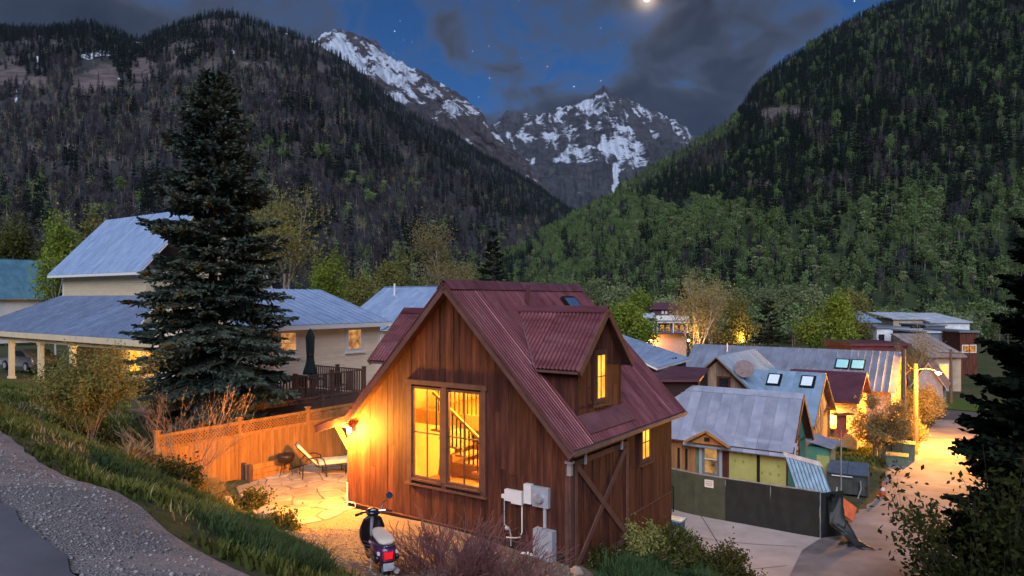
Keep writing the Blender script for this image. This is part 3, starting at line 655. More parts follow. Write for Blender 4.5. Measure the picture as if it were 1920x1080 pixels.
def choose(n, table, wts):       # wts: list of arrays
    W = np.stack(wts, 1); W = W / W.sum(1, keepdims=True); u = rng.random(n); k = (np.cumsum(W, 1) < u[:, None]).sum(1); return np.array(table)[np.minimum(k, len(table) - 1)]
NF = 1.0
n = int(26000 * NF); x, y, z, px, py, rk = scatter(GM, n)
patch = fbm(px / 60., py / 34., 4, 201); p2 = fbm(px / 26., py / 18., 3, 207)
lowb = np.interp(px, [950, 1150, 1300, 1420, 1600, 1750, 1920, 2300], [395, 380, 400, 430, 410, 385, 360, 350])
aspen = sstep(-22, 22, py - lowb + (patch - .5) * 120) * .95 + (1 - sstep(60, 105, py + (patch - .5) * 40)) * .22 + sstep(.60, .7, p2) * .4
aspen *= 1 - .6 * sstep(.52, .62, fbm(px / 45., py / 45., 3, 215)) * sstep(450, 500, py)
aspen *= .3 + .95 * sstep(.42, .54, fbm(px / 18., py / 30., 3, 231)); aspen *= 1 - .6 * sstep(lowb + 10, lowb - 40, py)
aspen = np.clip(aspen + .7 * (1 - sstep(6, 34, (py - np.interp(px, [c[0] for c in gr_c], [c[1] for c in gr_c])))) * (px < 1385), 0.04, 1)
con = 1 - aspen * .93; br = sstep(.55, .66, fbm(px / 50., py / 26., 4, 222)) * .9 * con
idx = choose(n, [0, 1, 2, 3, 4, 5, 6, 7], [con * .4, con * .4, con * .25, aspen * .45, aspen * .45, aspen * .25, br * .5, br * .5])
keep = (rng.random(n) > rk * .93) & (px < 2310) & (rng.random(n) > .75 * (1 - sstep(6, 30, (py - np.interp(px, [c[0] for c in gr_c], [c[1] for c in gr_c])))) * (px < 1370))
scl = rng.uniform(.42, .88, n) * (.8 + .4 * fbm(px / 30., py / 20., 3, 251)) * np.where(py > 455, .82, 1.)
woods('mountain_woods', 'dark conifer and bright green aspen woods covering the right mountain', np.stack([x, y, z - .3], 1)[keep], idx[keep], scl[keep])
n = int(26000 * NF); x, y, z, px, py, rk = scatter(HL, n)
patch = fbm(px / 70., py / 34., 4, 301); p2 = fbm(px / 30., py / 18., 3, 307)
topd = 1 - sstep(20, 90, py - np.interp(px, [c[0] for c in hl_c], [c[1] for c in hl_c]) + (patch - .5) * 60)
grn = .9 * np.exp(-(((px - 575) / 85) ** 2 + ((py - 298) / 16) ** 2) ** 2) + .7 * sstep(.58, .68, p2) * sstep(330, 420, py) + .5 * sstep(470, 520, py) + .6 * np.exp(-((px - 720) / 60) ** 2 - ((py - 355) / 14) ** 2)
con = np.clip(.30 + topd * 1.3 + 1.2 * sstep(.52, .6, patch) + .6 * sstep(780, 900, px), .05, 3); br = np.clip(1.5 * (1 - topd) * sstep(.62, .48, patch), .05, 3)
idx = choose(n, [0, 1, 2, 3, 4, 5, 6, 7, 8], [con * .4, con * .4, con * .3, grn * .4, grn * .4, grn * .8, br * .5, br * .4, br * .3])
keep = (rng.random(n) > rk * .95) & (px > -430)
scl = rng.uniform(.5, 1.1, n) * (.75 + .5 * fbm(px / 24., py / 16., 3, 333)); keep &= rng.random(n) < .55 + .8 * sstep(.38, .55, fbm(px / 15., py / 9., 3, 341))
woods('hillside_woods', 'dark conifers and bare grey-brown trees covering the left hill', np.stack([x, y, z - .3], 1)[keep], idx[keep], scl[keep])
# valley-floor woods at the mountain feet
n = 2900; px = rng.uniform(-300, 2500, n); Y = rng.uniform(165, 400, n); x = (px - 960) / F * Y
idx = choose(n, [3, 4, 5, 9, 0, 8], [np.full(n, .5), np.full(n, .4), np.full(n, 1.3), np.full(n, 1.8), np.full(n, .12), np.full(n, .6)])
woods('valley_woods', 'pale green willow and aspen thicket along the valley floor', np.stack([x, Y, zgrid(x, Y) - .2], 1), idx, rng.uniform(.35, .75, n))
# ------------------------------------------------------------------ building helpers
m_wood = M('cabin_boards', (.082, .024, .014), .7, scale=3.0, stretch=(3.5, 3.5, .35), bump=.45, bscale=14, dist=.008, rand=.30, c2=(.036, .011, .007), c3=(.145, .046, .024), spec=.3)
m_wood_dk = M('cabin_backing', (.03, .014, .010), .9, bump=0)
m_trim = M('cabin_trim', (.13, .06, .045), .7, scale=4, stretch=(1, 1, 1), bump=.25, bscale=25, rand=.12, spec=.3)
m_trim2 = M('window_trim', (.11, .05, .035), .65, scale=4, bump=.2, bscale=25, spec=.3)
m_redroof = M('red_corrugated', (.25, .078, .085), .29, scale=1.5, stretch=(.5, 2.6, .5), bump=.05, bscale=20, metal=.55, rand=.14, c2=(.155, .044, .046), c3=(.33, .13, .135), spec=.6)
m_flash = M('zinc_flashing', (.42, .36, .38), .35, scale=5, bump=.1, metal=.7)
m_dark = M('dark_void', (.012, .010, .009), .9, bump=0)
m_black = M('black_metal', (.02, .02, .022), .4, bump=0, metal=.6)
m_white = M('white_paint', (.72, .70, .68), .5, var=.06, bump=.05)
m_grey = M('grey_box', (.42, .44, .48), .45, var=.08, scale=8, bump=.05, metal=.2)
m_glass = glassmat('window_glass')
m_dglass = M('dark_glass', (.02, .022, .028), .06, var=.2, bump=0, spec=.8)
m_cream = M('cream_plaster', (.66, .50, .26), .8, var=.08, bump=.05)
m_intwood = M('honey_wood', (.38, .19, .07), .5, scale=5, stretch=(4, 4, .4), bump=.1)
e_warm = emitmat('lit_window', (1.0, .50, .065), 1.15, scale=2.2, c2=(.7, .25, .025))
e_warm2 = emitmat('lit_window_soft', (.9, .42, .13), .5, scale=3, c2=(.28, .10, .035))
e_bulb = emitmat('bulb', (1.0, .78, .42), 22.)

def board_wall(parent, x0, x1, bw, bot, top, mat, y=0., th=.024, holes=(), gap=.006, axis='x', seed=1, name='board', xoff=0., breaks=(), splitp=.25):
    """vertical boards; axis x: wall in the plane y, boards run x0..x1; axis y: wall in the plane x=y"""
    rnd = random.Random(seed); cuts = {x0, x1}; q = x0
    while q < x1 - bw * .3: q += bw * rnd.uniform(.8, 1.2); cuts.add(min(q, x1))
    for h in holes: cuts |= {h[0], h[1]}
    cuts |= set(breaks); cs = sorted(c for c in cuts if x0 - 1e-6 <= c <= x1 + 1e-6)
    for a, b in zip(cs[:-1], cs[1:]):
        if b - a < .012: continue
        m = (a + b) / 2; segs = [(None, None)]
        for h in holes:
            if h[0] <= m <= h[1]: segs = [(None, h[2]), (h[3], None)]
        for lo, hi in segs:
            parts_ = [(lo, hi)]
            if lo is None and hi is None and rnd.random() < splitp:
                s_ = bot(m) + rnd.uniform(.35, .65) * max(.02, top(m) - bot(m)); parts_ = [(None, s_ - .003), (s_ + .003, None)]
            for lo2, hi2 in parts_:
                dep = th + rnd.uniform(-.005, .005); a_, b_ = a + gap / 2, b - gap / 2
                za = bot(a_) if lo2 is None else lo2; zb = bot(b_) if lo2 is None else lo2; zc = top(b_) if hi2 is None else hi2; zd = top(a_) if hi2 is None else hi2
                if zd - za < .01 and zc - zb < .01: continue
                zd = max(zd, za + .002); zc = max(zc, zb + .002)
                mb = MB()
                if axis == 'x': mb.slab([(a_, y, za), (b_, y, zb), (b_, y, zc), (a_, y, zd)], (0, -dep, 0))
                else: mb.slab([(y, a_, za), (y, b_, zb), (y, b_, zc), (y, a_, zd)], (dep, 0, 0))
                mb.build(name, mat, parent)

def corrugated(parent, name, E0, E1, R0, mat, pitch=.1, amp=.016, sheet_w=.86, tb=None, phase=0, extra=.0, seed=1):
    """E0->E1 along the eave, R0 above E0 at the ridge. tb(s): fraction (0 eave..1 ridge) at which the sheet starts"""
    E0, E1, R0 = Vector(E0), Vector(E1), Vector(R0); L = (E1 - E0).length; e = (E1 - E0) / L; up = R0 - E0; n = e.cross(up).normalized()
    if n.z < 0: n = -n
    k = max(1, round(L / sheet_w)); rnd = random.Random(seed)
    for i in range(k):
        s0 = L * i / k; s1 = min(L, L * (i + 1) / k + .03); ns = int((s1 - s0) / pitch * 6) + 1; mb = MB(); lift = (i % 2) * .004 + rnd.uniform(0, .002)
        for j in range(ns + 1):
            s = s0 + (s1 - s0) * j / ns; h = amp * math.cos(2 * math.pi * s / pitch); b = tb(s) if tb else 0.
            drop = rnd.uniform(-.012, .012) if False else 0
            mb.v.append(tuple(E0 + e * s + up * b + n * (h + lift))); mb.v.append(tuple(E0 + e * s + up * (1 + extra) + n * (h + lift)))
        mb.f = [(2 * j, 2 * j + 2, 2 * j + 3, 2 * j + 1) for j in range(ns)]; mb.fm = [0] * ns
        mb.build(name, mat, parent, True)

def seam_roof(parent, E0, E1, R0, R1, mat, pitch=.45, th=.05, rib=.035, ribw=.022, name='roof_panel', fan=True):
    """standing-seam panels on the quad E0,E1 (eave) R0,R1 (ridge)"""
    E0, E1, R0, R1 = map(Vector, (E0, E1, R0, R1)); L = max((E1 - E0).length, (R1 - R0).length); k = max(1, round(L / pitch)); n = (E1 - E0).cross(R0 - E0).normalized()
    if n.z < 0: n = -n
    for i in range(k):
        a, b = i / k, (i + 1) / k; p = [E0.lerp(E1, a), E0.lerp(E1, b), R0.lerp(R1, b), R0.lerp(R1, a)]
        d = (E1 - E0).normalized() * .0015; mb = MB(); mb.slab([p[0] + d, p[1] - d, p[2] - d, p[3] + d], n * th)
        mb.beam(p[0] + n * (th + rib / 2 - .002) + d * 4, p[3] + n * (th + rib / 2 - .002) + d * 4, ribw, rib, n); mb.build(name, mat, parent)

def window(parent, x0, x1, z0, z1, y, frame, pane, fw=.06, mull=(1, 1), axis='x', depth=.08, bar=.022, sill=True, side=-1, name='window', trim=0., trimmat=None):
    """a window set in the plane y (axis x) or x=y (axis y); side: outward direction"""
    w = MB(); T = (lambda a, d, z: (a, y + side * d, z)) if axis == 'x' else (lambda a, d, z: (y + side * d, a, z))
    def bx(mb, a0, a1, d0, d1, c0, c1): p = T(a0, d0, c0); q = T(a1, d1, c1); mb.box(min(p[0], q[0]), max(p[0], q[0]), min(p[1], q[1]), max(p[1], q[1]), c0, c1)
    for a0, a1, c0, c1 in ((x0, x0 + fw, z0, z1), (x1 - fw, x1, z0, z1), (x0 + fw, x1 - fw, z1 - fw, z1), (x0 + fw, x1 - fw, z0, z0 + fw)): bx(w, a0, a1, -.02, depth, c0, c1)
    if trim:
        for a0, a1, c0, c1 in ((x0 - trim, x0, z0 - trim, z1 + trim), (x1, x1 + trim, z0 - trim, z1 + trim), (x0, x1, z1, z1 + trim), (x0, x1, z0 - trim, z0)): bx(w, a0, a1, 0, depth * .6, c0, c1)
    wn = w.build(name, trimmat or frame, parent)
    p = MB(); bx(p, x0 + fw, x1 - fw, .005, .012, z0 + fw, z1 - fw); p.build('pane', pane, wn)
    nx, nz = mull
    for i in range(1, nx + 1):
        c = x0 + fw + (x1 - x0 - 2 * fw) * i / (nx + 1); b = MB(); bx(b, c - bar / 2, c + bar / 2, -.004, .03, z0 + fw, z1 - fw); b.build('muntin', frame, wn)
    for i in range(1, nz + 1):
        c = z0 + fw + (z1 - z0 - 2 * fw) * i / (nz + 1); b = MB(); bx(b, x0 + fw, x1 - fw, -.006, .028, c - bar / 2, c + bar / 2); b.build('muntin', frame, wn)
    if sill: s = MB(); bx(s, x0 - .04 - trim, x1 + .04 + trim, 0, depth + .05, z0 - .05 - trim, z0 - .003 - trim); s.build('sill', trimmat or frame, wn)
    return wn

# ------------------------------------------------------------------ the cabin
cabin = thing('cabin', 'dark red-brown board cabin with red corrugated roof, dormers and glowing windows', 'house', (1.173, 14.0, 0.0), ROT)
WX, WY = 6.486, 5.34; RX, RZ, K = -3.0, 5.7, 1.03; YF, YB = -.35, 5.67
def rz(x):
    if x < -6.115: return RZ - 3.115 * K + (x + 6.115) * .33
    return RZ - abs(x - RX) * K
front = MB(); FT = (0, .08, 0)
front.slab([(-4.27, .03, -.4), (-WX, .03, -.4), (-WX, .03, rz(-WX) - .12), (-6.115, .03, rz(-6.115) - .12), (-4.27, .03, rz(-4.27) - .12)], FT)
front.slab([(0, .03, -.4), (-2.22, .03, -.4), (-2.22, .03, rz(-2.22) - .12), (0, .03, rz(0) - .12)], FT)
front.slab([(-2.22, .03, -.4), (-4.27, .03, -.4), (-4.27, .03, 1.12), (-2.22, .03, 1.12)], FT)
front.slab([(-2.22, .03, 3.26), (-4.27, .03, 3.26), (-4.27, .03, rz(-4.27) - .12), (RX, .03, RZ - .12), (-2.22, .03, rz(-2.22) - .12)], FT)
front = front.build('front_wall', m_wood_dk, cabin)
top_f = lambda x: rz(x) - .10
board_wall(front, -WX, 0, .185, lambda x: .19, top_f, m_wood, .03, holes=[(-4.30, -2.19, 1.10, 3.29)], breaks=[RX, -6.115], seed=4)
sk = MB().box(-WX - .01, .01, -.005, .03, -.35, .165).build('skirt_board', m_wood_dk, front)
MB().box(-WX - .02, .03, -.03, .028, .165, .19).build('base_trim', m_trim, front)
# side wall towards the lane
side = MB().box(-.11, -.03, .03, WY, -1.0, 2.5).build('side_wall', m_wood_dk, cabin)
board_wall(side, 0.0, WY, .2, lambda y: .26, lambda y: 2.42, m_wood, -.03, axis='y', holes=[(3.36, 3.95, 1.36, 2.27), (.10, 2.62, -.3, 2.12)], seed=9)
sb = MB().box(-.03, -.006, 2.62, WY, -1.1, .235).build('skirt_board', m_wood, side)
MB().box(-.03, .02, 2.62, WY + .01, .235, .262).build('base_trim', m_trim, side)
MB().box(-WX, -.03, WY - .1, WY, -1, 2.6).build('back_wall', m_wood_dk, cabin)
gb = MB().slab([(0, WY, 2.4), (-WX, WY, 2.2), (RX, WY, RZ - .12)], (0, -.06, 0)).build('back_gable', m_wood_dk, cabin)
lw_ = MB().box(-WX, -WX + .08, .12, WY - .1, -.4, 2.2).build('left_wall', m_wood_dk, cabin)
board_wall(lw_, 0.04, WY, .2, lambda y: 0, lambda y: 2.25, m_wood, -WX - .026, axis='y', seed=13)
# corner boards
for (x, y) in ((-.05, -.02), ):
    MB().box(-.115, .018, -.03, .004, -.3, 2.45).build('corner_board', m_trim, cabin)
    MB().box(-.006, .022, .006, .095, -.35, 2.4).build('corner_board', m_trim, cabin)
# roof
roof = MB().slab([(RX, YF + .03, RZ - .07), (.22, YF + .03, rz(.22) - .07), (.22, YB - .03, rz(.22) - .07), (RX, YB - .03, RZ - .07)], (0, 0, -.06))
roof.slab([(RX, YF + .03, RZ - .07), (RX, YB - .03, RZ - .07), (-6.115, YB - .03, rz(-6.115) - .07), (-6.115, YF + .03, rz(-6.115) - .07)], (0, 0, -.06))
roof.slab([(-6.115, YF + .03, rz(-6.115) - .07), (-6.115, YB - .03, rz(-6.115) - .07), (-7.26, YB - .03, rz(-7.26) - .07), (-7.26, YF + .03, rz(-7.26) - .07)], (0, 0, -.06))
roof = roof.build('roof', m_trim, cabin)
corrugated(roof, 'roof_sheet', (.235, YF, rz(.235) - .03), (.235, YB, rz(.235) - .03), (RX, YF, RZ - .03), m_redroof)
corrugated(roof, 'roof_sheet', (-6.115, YB, rz(-6.115) - .03), (-6.115, YF, rz(-6.115) - .03), (RX, YB, RZ - .03), m_redroof)
corrugated(roof, 'roof_sheet', (-7.27, YB, rz(-7.27) - .03), (-7.27, YF, rz(-7.27) - .03), (-6.09, YB, rz(-6.115) - .022), m_redroof)
rc = MB(); rc.slab([(RX - .2, YF - .03, RZ - .21 + .03), (RX, YF - .03, RZ + .025), (RX, YB + .03, RZ + .025), (RX - .2, YB + .03, RZ - .18)], (0, 0, -.012)); rc.slab([(RX, YF - .03, RZ + .025), (RX + .2, YF - .03, RZ - .18), (RX + .2, YB + .03, RZ - .18), (RX, YB + .03, RZ + .025)], (0, 0, -.012))
rc.build('ridge_cap', m_redroof, roof)
for yy in (YF, YB):
    for xa, xb in ((RX, .24), (RX, -6.115), (-6.115, -7.27)):
        MB().beam((xa, yy, rz(xa) - .14), (xb, yy, rz(xb) - .14), .05, .17).build('barge_board', m_trim, roof)
        MB().beam((xa, yy - .012, rz(xa) - .055), (xb, yy - .012, rz(xb) - .055), .07, .035).build('rake_flashing', m_redroof, roof)
MB().box(.18, .215, YF + .02, YB - .02, rz(.2) - .2, rz(.2) - .06).build('fascia', m_trim, roof)
gt = MB(); gt.box(.22, .30, YF, YB, rz(.24) - .13, rz(.24) - .045); gt.build('gutter', M('bronze_gutter', (.2, .15, .14), .4, metal=.5, bump=0), roof)
dsp = MB(); dsp.tube([(.1, -.16, 2.16), (.05, -.1, 2.05), (.035, -.06, 1.95), (.035, -.06, -.3)], .035, 8); dsp.build('downspout', M('bronze_pipe', (.1, .05, .045), .5, metal=.3, bump=0), roof)
MB().box(-.02, .07, -.12, -.03, 1.78, 2.02).box(-.05, .1, -.15, -.02, 2.02, 2.07).build('rain_head', M('pale_pipe', (.4, .34, .32), .5, bump=0), roof)
MB().beam((-7.0, .12, 2.02), (-6.5, .12, 1.45), .07, .11).build('bracket', m_intwood, cabin)
MB().beam((-7.05, .12, 2.06), (-6.5, .12, 2.06), .07, .09).build('bracket', m_intwood, cabin)
# gable dormers
def dormer(sgn, tip, z_r, nm):
    """sgn +1: towards the lane. local coordinates mirrored about the ridge for the other"""
    m = (lambda x: x) if sgn > 0 else (lambda x: 2 * RX - x)
    d = thing_part(nm)
    y0, y1, yc = .68, 2.74, 1.71; ze = z_r - 1.28; xe = tip
    xr = RX + (RZ - z_r) / K; xv = RX + (RZ - ze) / K      # where ridge / eave meet the main roof
    for ya, s in ((.43, 1), (2.99, -1)):
        L = abs(m(xe) - m(xr)); 
        def tb(sv, s=s):
            x = xe - sv if True else 0
            zroof = RZ - (x - RX) * K; return max(0., min(.999, (zroof - ze) / (z_r - ze)))
        E0 = (m(xe), ya, ze); E1 = (m(xr - .02), ya, ze); R0 = (m(xe), yc, z_r)
        corrugated(d, 'roof_sheet', E0, E1, R0, m_redroof, sheet_w=1.2, tb=tb)
        # soffit board and barge board
        MB().slab([(m(xe - .02), ya + .02 * s, ze - .06), (m(xv), ya + .02 * s, ze - .06), (m(xr), yc, z_r - .06), (m(xe - .02), yc, z_r - .06)], (0, 0, -.03)).build('soffit', m_trim, d)
        MB().beam((m(xe), ya - .01 * s, ze - .07), (m(xe), yc, z_r - .08), .045, .15).build('barge_board', m_trim, d)
        # valley flashing
        MB().slab([(m(xr - .02), yc - s * .02, z_r + .02), (m(xv), ya, ze + .035), (m(xv) + sgn * .13, ya - s * .05, ze - .08), (m(xr) + sgn * .1, yc - s * .14, z_r - .1)], (0, 0, .012)).build('flashing', m_redroof if sgn < 0 else M('pink_flashing', (.36, .20, .23), .35, metal=.5, bump=.1), d)
    MB().slab([(m(xe + .01), yc - .14, z_r - .11), (m(xe + .01), yc, z_r + .03), (m(xr), yc, z_r + .03), (m(xr), yc - .14, z_r - .11)], (0, 0, .012)).slab([(m(xe + .01), yc, z_r + .03), (m(xe + .01), yc + .14, z_r - .11), (m(xr), yc + .14, z_r - .11), (m(xr), yc, z_r + .03)], (0, 0, .012)).build('ridge_cap', m_redroof, d)
    # walls
    xw = tip - .17
    wl = MB().slab([(m(xw - .03), y0 + .03, RZ - (xw - RX) * K - .1), (m(xw - .03), y1 - .03, RZ - (xw - RX) * K - .1), (m(xw - .03), y1 - .03, ze + .2), (m(xw - .03), yc, z_r - .1), (m(xw - .03), y0 + .03, ze + .2)], (-sgn * .05, 0, 0)).build('front_wall', m_wood_dk, d)
    ztop = lambda y: min(ze + (y - .43) / 1.28 * 1.28, ze + (2.99 - y)) - .07
    if sgn > 0: board_wall(wl, y0, y1, .2, lambda y: RZ - (xw - RX) * K - .05, ztop, m_wood, xw - .03, axis='y', holes=[(1.44, 1.98, 3.02, 4.12)], breaks=[yc], seed=21)
    for yy, s in ((y0, 1), (y1, -1)):
        ck = MB().slab([(m(xw - .01), yy + s * .03, RZ - (xw - RX) * K), (m(xv - .25), yy + s * .03, ze + .15), (m(xw - .01), yy + s * .03, ze + .2)], (0, s * .03, 0)).build('cheek_wall', m_wood_dk, d)
        if sgn > 0 and s > 0: board_wall(ck, xv - .2, xw, .17, lambda x: RZ - (x - RX) * K - .04, lambda x: ze + .17, m_wood, yy + .026, seed=23)
    return d
def thing_part(nm):
    e = bpy.data.objects.new(nm, None); COL.objects.link(e); e.parent = cabin; return e
dr = dormer(1, -.03, 5.1, 'dormer'); dl = dormer(-1, .15, 5.02, 'dormer')
window(dr, 1.46, 1.96, 3.05, 4.10, -.225, m_trim2, e_warm, fw=.05, mull=(1, 1), axis='y', side=1, depth=.05, trim=.07, bar=.018)
ap = MB().slab([(-.2, .62, rz(-.2) + .02), (.12, .62, rz(.12) + .02), (.12, 2.85, rz(.12) + .02), (-.2, 2.85, rz(-.2) + .02)], (0, 0, .008)); ap.build('apron_flashing', M('red_apron', (.30, .12, .125), .3, metal=.5, bump=.15, scale=3), dr)
# openings
WF = m_trim2
for a, b in ((-4.26, -3.35), (-3.20, -2.23)):
    window(front, a, b, 1.12, 3.26, .02, WF, m_glass, fw=.055, mull=(1, 1), depth=.05, bar=.024, sill=True)
tr = MB(); tr.box(-4.40, -4.262, -.045, .012, 1.0, 3.3); tr.box(-2.228, -2.10, -.045, .012, 1.0, 3.3); tr.box(-3.348, -3.202, -.045, .012, 1.0, 3.3); tr.box(-4.44, -2.06, -.06, .012, 3.302, 3.41); tr.box(-4.44, -2.06, -.075, .012, .95, .998); tr.build('window_trim', m_trim2, front)
window(side, 3.38, 3.93, 1.38, 2.25, -.02, m_trim2, e_warm, fw=.05, mull=(1, 1), axis='y', side=1, depth=.05, trim=.05, bar=.018)
# sliding barn door with crossed braces
door = MB().box(-.006, .004, .12, 2.6, -.28, 2.02).build('barn_door', m_wood_dk, cabin)
board_wall(door, .12, 2.6, .15, lambda y: -.27, lambda y: 2.02, m_wood, .004, axis='y', th=.02, seed=31)
for a, b in (((.04, .2, -.12), (.04, 2.52, 1.9)), ((.05, .2, 1.9), (.05, 2.52, -.12))): MB().beam(a, b, .13, .028, (1, 0, 0)).build('brace', m_trim, door)
for z in (-.22, 1.98): MB().box(.026, .05, .12, 2.6, z - .06, z + .06).build('rail', m_trim, door)
for y in (.17, 2.55): MB().box(.026, .048, y - .05, y + .05, -.16, 1.92).build('stile', m_trim, door)
MB().box(.03, .08, -.02, 2.75, 2.1, 2.2).build('door_track', m_trim, door)
for y in (.5, 2.2): MB().box(.045, .085, y - .03, y + .03, 1.9, 2.19).build('hanger', m_grey, door)
# roof furniture
def rp3(x, y, n=0.): return Vector((x, y, rz(x))) + Vector((K, 0, 1)).normalized() * n
fr = MB().slab([rp3(-2.62, 4.0), rp3(-2.18, 4.0), rp3(-2.18, 4.62), rp3(-2.62, 4.62)], Vector((K, 0, 1)).normalized() * .09).build('skylight', m_black, roof)
MB().slab([rp3(-2.57, 4.06, .092), rp3(-2.23, 4.06, .092), rp3(-2.23, 4.56, .092), rp3(-2.57, 4.56, .092)], Vector((K, 0, 1)).normalized() * .008).build('pane', M('sky_glass', (.5, .62, .72), .08, bump=0, metal=.9), fr)
vp = MB().tube([rp3(-2.45, 2.2, -.1), rp3(-2.45, 2.2, 0) + Vector((0, 0, .5))], .05, 10).build('vent_pipe', M('red_pipe', (.10, .03, .035), .5, bump=0), roof)
# interior, lit
it = MB(); it.box(-6.35, -.15, .12, 5.2, .1, .22); fl = it.build('floor', m_intwood, cabin)
iw = MB(); iw.slab([(-6.3, 5.0, .22), (-.2, 5.0, .22), (-.2, 5.0, rz(-.2) - .28), (RX, 5.0, RZ - .28), (-6.3, 5.0, 2.1)], (0, .1, 0)); iw.box(-6.32, -6.28, .15, 5.0, .22, 2.2); iw.box(-.22, -.16, .15, 5.0, .22, 2.5); iw.build('inner_wall', m_cream, cabin)
ic = MB(); ic.slab([(RX, .14, RZ - .3), (-.2, .14, rz(-.2) - .3), (-.2, 5.1, rz(-.2) - .3), (RX, 5.1, RZ - .3)], (0, 0, .03)); ic.slab([(RX, .14, RZ - .3), (RX, 5.1, RZ - .3), (-6.3, 5.1, 2.05), (-6.3, .14, 2.05)], (0, 0, .03)); ic.build('ceiling', m_cream, cabin)
lf = MB(); lf.box(-6.2, -.3, 2.0, 5.0, 2.12, 2.25); lf.box(-6.2, -.3, 1.92, 2.02, 1.95, 2.32); loft = lf.build('loft', m_intwood, cabin)
MB().box(-5.2, -1.0, 1.94, 1.99, 3.12, 3.17).build('handrail', m_black, loft)
for i in range(30): MB().box(-5.15 + i * .14 - .011, -5.15 + i * .14 + .011, 1.955, 1.977, 2.32, 3.12).build('baluster', m_black, loft)
st = MB().box(-4.9, -4.84, 2.2, 2.25, .22, .3).build('stair', m_intwood, cabin)
for i in range(10):
    x = -2.2 - i * .26; z = .4 + i * .18; MB().box(x - .16, x + .16, 1.15, 1.85, z - .05, z).build('tread', m_intwood, st)
    MB().box(x - .014, x + .014, 1.16, 1.19, z, z + .85).build('baluster', m_black, st); MB().box(x + .12, x + .148, 1.16, 1.19, z - .06, z + .77).build('baluster', m_black, st)
MB().beam((-2.1, 1.17, 1.2), (-4.65, 1.17, 2.95), .06, .06).build('handrail', m_intwood, st)
nw = MB(); pts = [(-2.0 + .5 * math.cos(t), .9 + .4 * math.sin(t), 1.15 - .35 * t / 3) for t in np.linspace(1.6, -1.4, 12)]; nw.tube(pts, .03, 6)
for p in pts[::2]: nw.tube([(p[0], p[1], .22), p], .012, 5)
nw.build('curved_rail', m_intwood, st)
sh = MB()
for z in (.75, 1.15, 1.55): sh.box(-5.6, -4.2, 4.6, 4.98, z, z + .05)
sh.box(-5.62, -5.56, 4.6, 4.98, .22, 1.8).box(-4.22, -4.16, 4.6, 4.98, .22, 1.8); sh.build('bookshelf', m_intwood, cabin)
MB().box(-2.0, -1.2, 4.95, 4.99, .25, 1.95).build('inner_door', m_white, cabin)
CABW = (1.0, .52, .065)
lamp('cabin_ceiling_light', (-2.6, 1.2, 3.9), 1400, CABW, .15, cabin); lamp('cabin_room_light', (-3.6, 3.9, 1.85), 650, CABW, .1, cabin); lamp('cabin_loft_light', (-3.4, 4.0, 3.6), 520, CABW, .12, cabin)
# wall lamp at the patio corner
sc = MB(); sc.box(-6.42, -6.30, -.07, .0, 1.9, 2.12); sc.box(-6.44, -6.18, -.20, -.05, 2.10, 2.135); scn = sc.build('wall_lamp', m_trim, cabin)
bl = MB().lathe([(.03, 0), (.055, .03), (.06, .09), (.04, .13)], (-6.27, -.13, 1.95), 10).build('bulb', e_bulb, scn, True)
lamp('wall_lamp_light', (-6.32, -.38, 1.96), 1050, (1.0, .39, .04), .07, cabin)
bkl = MB().box(-1.0, -.85, WY, WY + .08, 1.7, 1.95).build('assumed_rear_lamp', m_trim, cabin); MB().lathe([(.03, 0), (.06, .04), (.04, .12)], (-.92, WY + .14, 1.75), 10).build('bulb', e_bulb, bkl); lamp('assumed_rear_light', (-.92, WY + .35, 1.75), 420, (1.0, .43, .08), .07, cabin)  # assumed lamp, unseen behind the cabin, added for the warm light on the pad
# a pendant lamp, sofa and picture in the room
MB().tube([(-2.75, 1.0, 3.2), (-2.75, 1.0, 2.5)], .01, 5).lathe([(.03, 2.5), (.14, 2.36), (.15, 2.33)], (-2.75, 1.0, 0), 14).build('pendant_lamp', m_black, cabin)
MB().box(-5.9, -4.4, 3.4, 4.2, .22, .6).box(-5.9, -4.4, 4.0, 4.25, .6, 1.05).box(-6.0, -5.85, 3.4, 4.25, .22, .8).box(-4.45, -4.3, 3.4, 4.25, .22, .8).build('sofa', M('sofa_brown', (.22, .10, .05), .8), cabin)
MB().box(-3.6, -2.7, 4.95, 4.99, 1.1, 1.75).build('picture', m_trim2, cabin)
# meters, boxes and pipes on the front
mt = thing_part('electric_meter')
MB().box(-.86, -.475, -.09, .0, 1.03, 1.44).build('meter_box', m_grey, mt); MB().lathe([(.105, 0), (.105, .05), (.085, .09), (.03, .1)], (-.67, -.09, 1.22), 16, Matrix.Rotation(R(90), 3, 'X')).build('meter_dial', M('meter_glass', (.5, .52, .56), .15, bump=0, metal=.5), mt)
MB().box(-1.06, -.88, -.11, .0, 1.06, 1.46).build('junction_box', m_white, mt)
MB().tube([(-.575, -.05, 1.05), (-.575, -.05, .62)], .035, 8).build('conduit', m_grey, mt)
MB().box(-.79, -.33, -.17, .0, -.14, .60).build('panel_box', m_grey, mt); MB().box(-.77, -.35, -.178, -.171, -.12, .58).build('panel_door', m_grey, mt); MB().box(-.46, -.42, -.2, -.178, .2, .25).build('latch', m_white, mt)
MB().tube([(-.78, -.08, -.03), (-.95, -.08, .02), (-1.1, -.12, .0), (-1.2, -.2, -.12), (-1.22, -.25, -.35)], .045, 8).build('pipe', m_white, mt)
tl = thing_part('telephone_box')
MB().box(-1.56, -1.39, -.09, .0, 1.03, 1.27).build('box', m_white, tl); MB().box(-1.385, -1.12, -.1, .0, 1.0, 1.27).build('box', m_white, tl); MB().box(-1.66, -1.58, -.06, .0, 1.06, 1.14).build('box', m_white, tl)
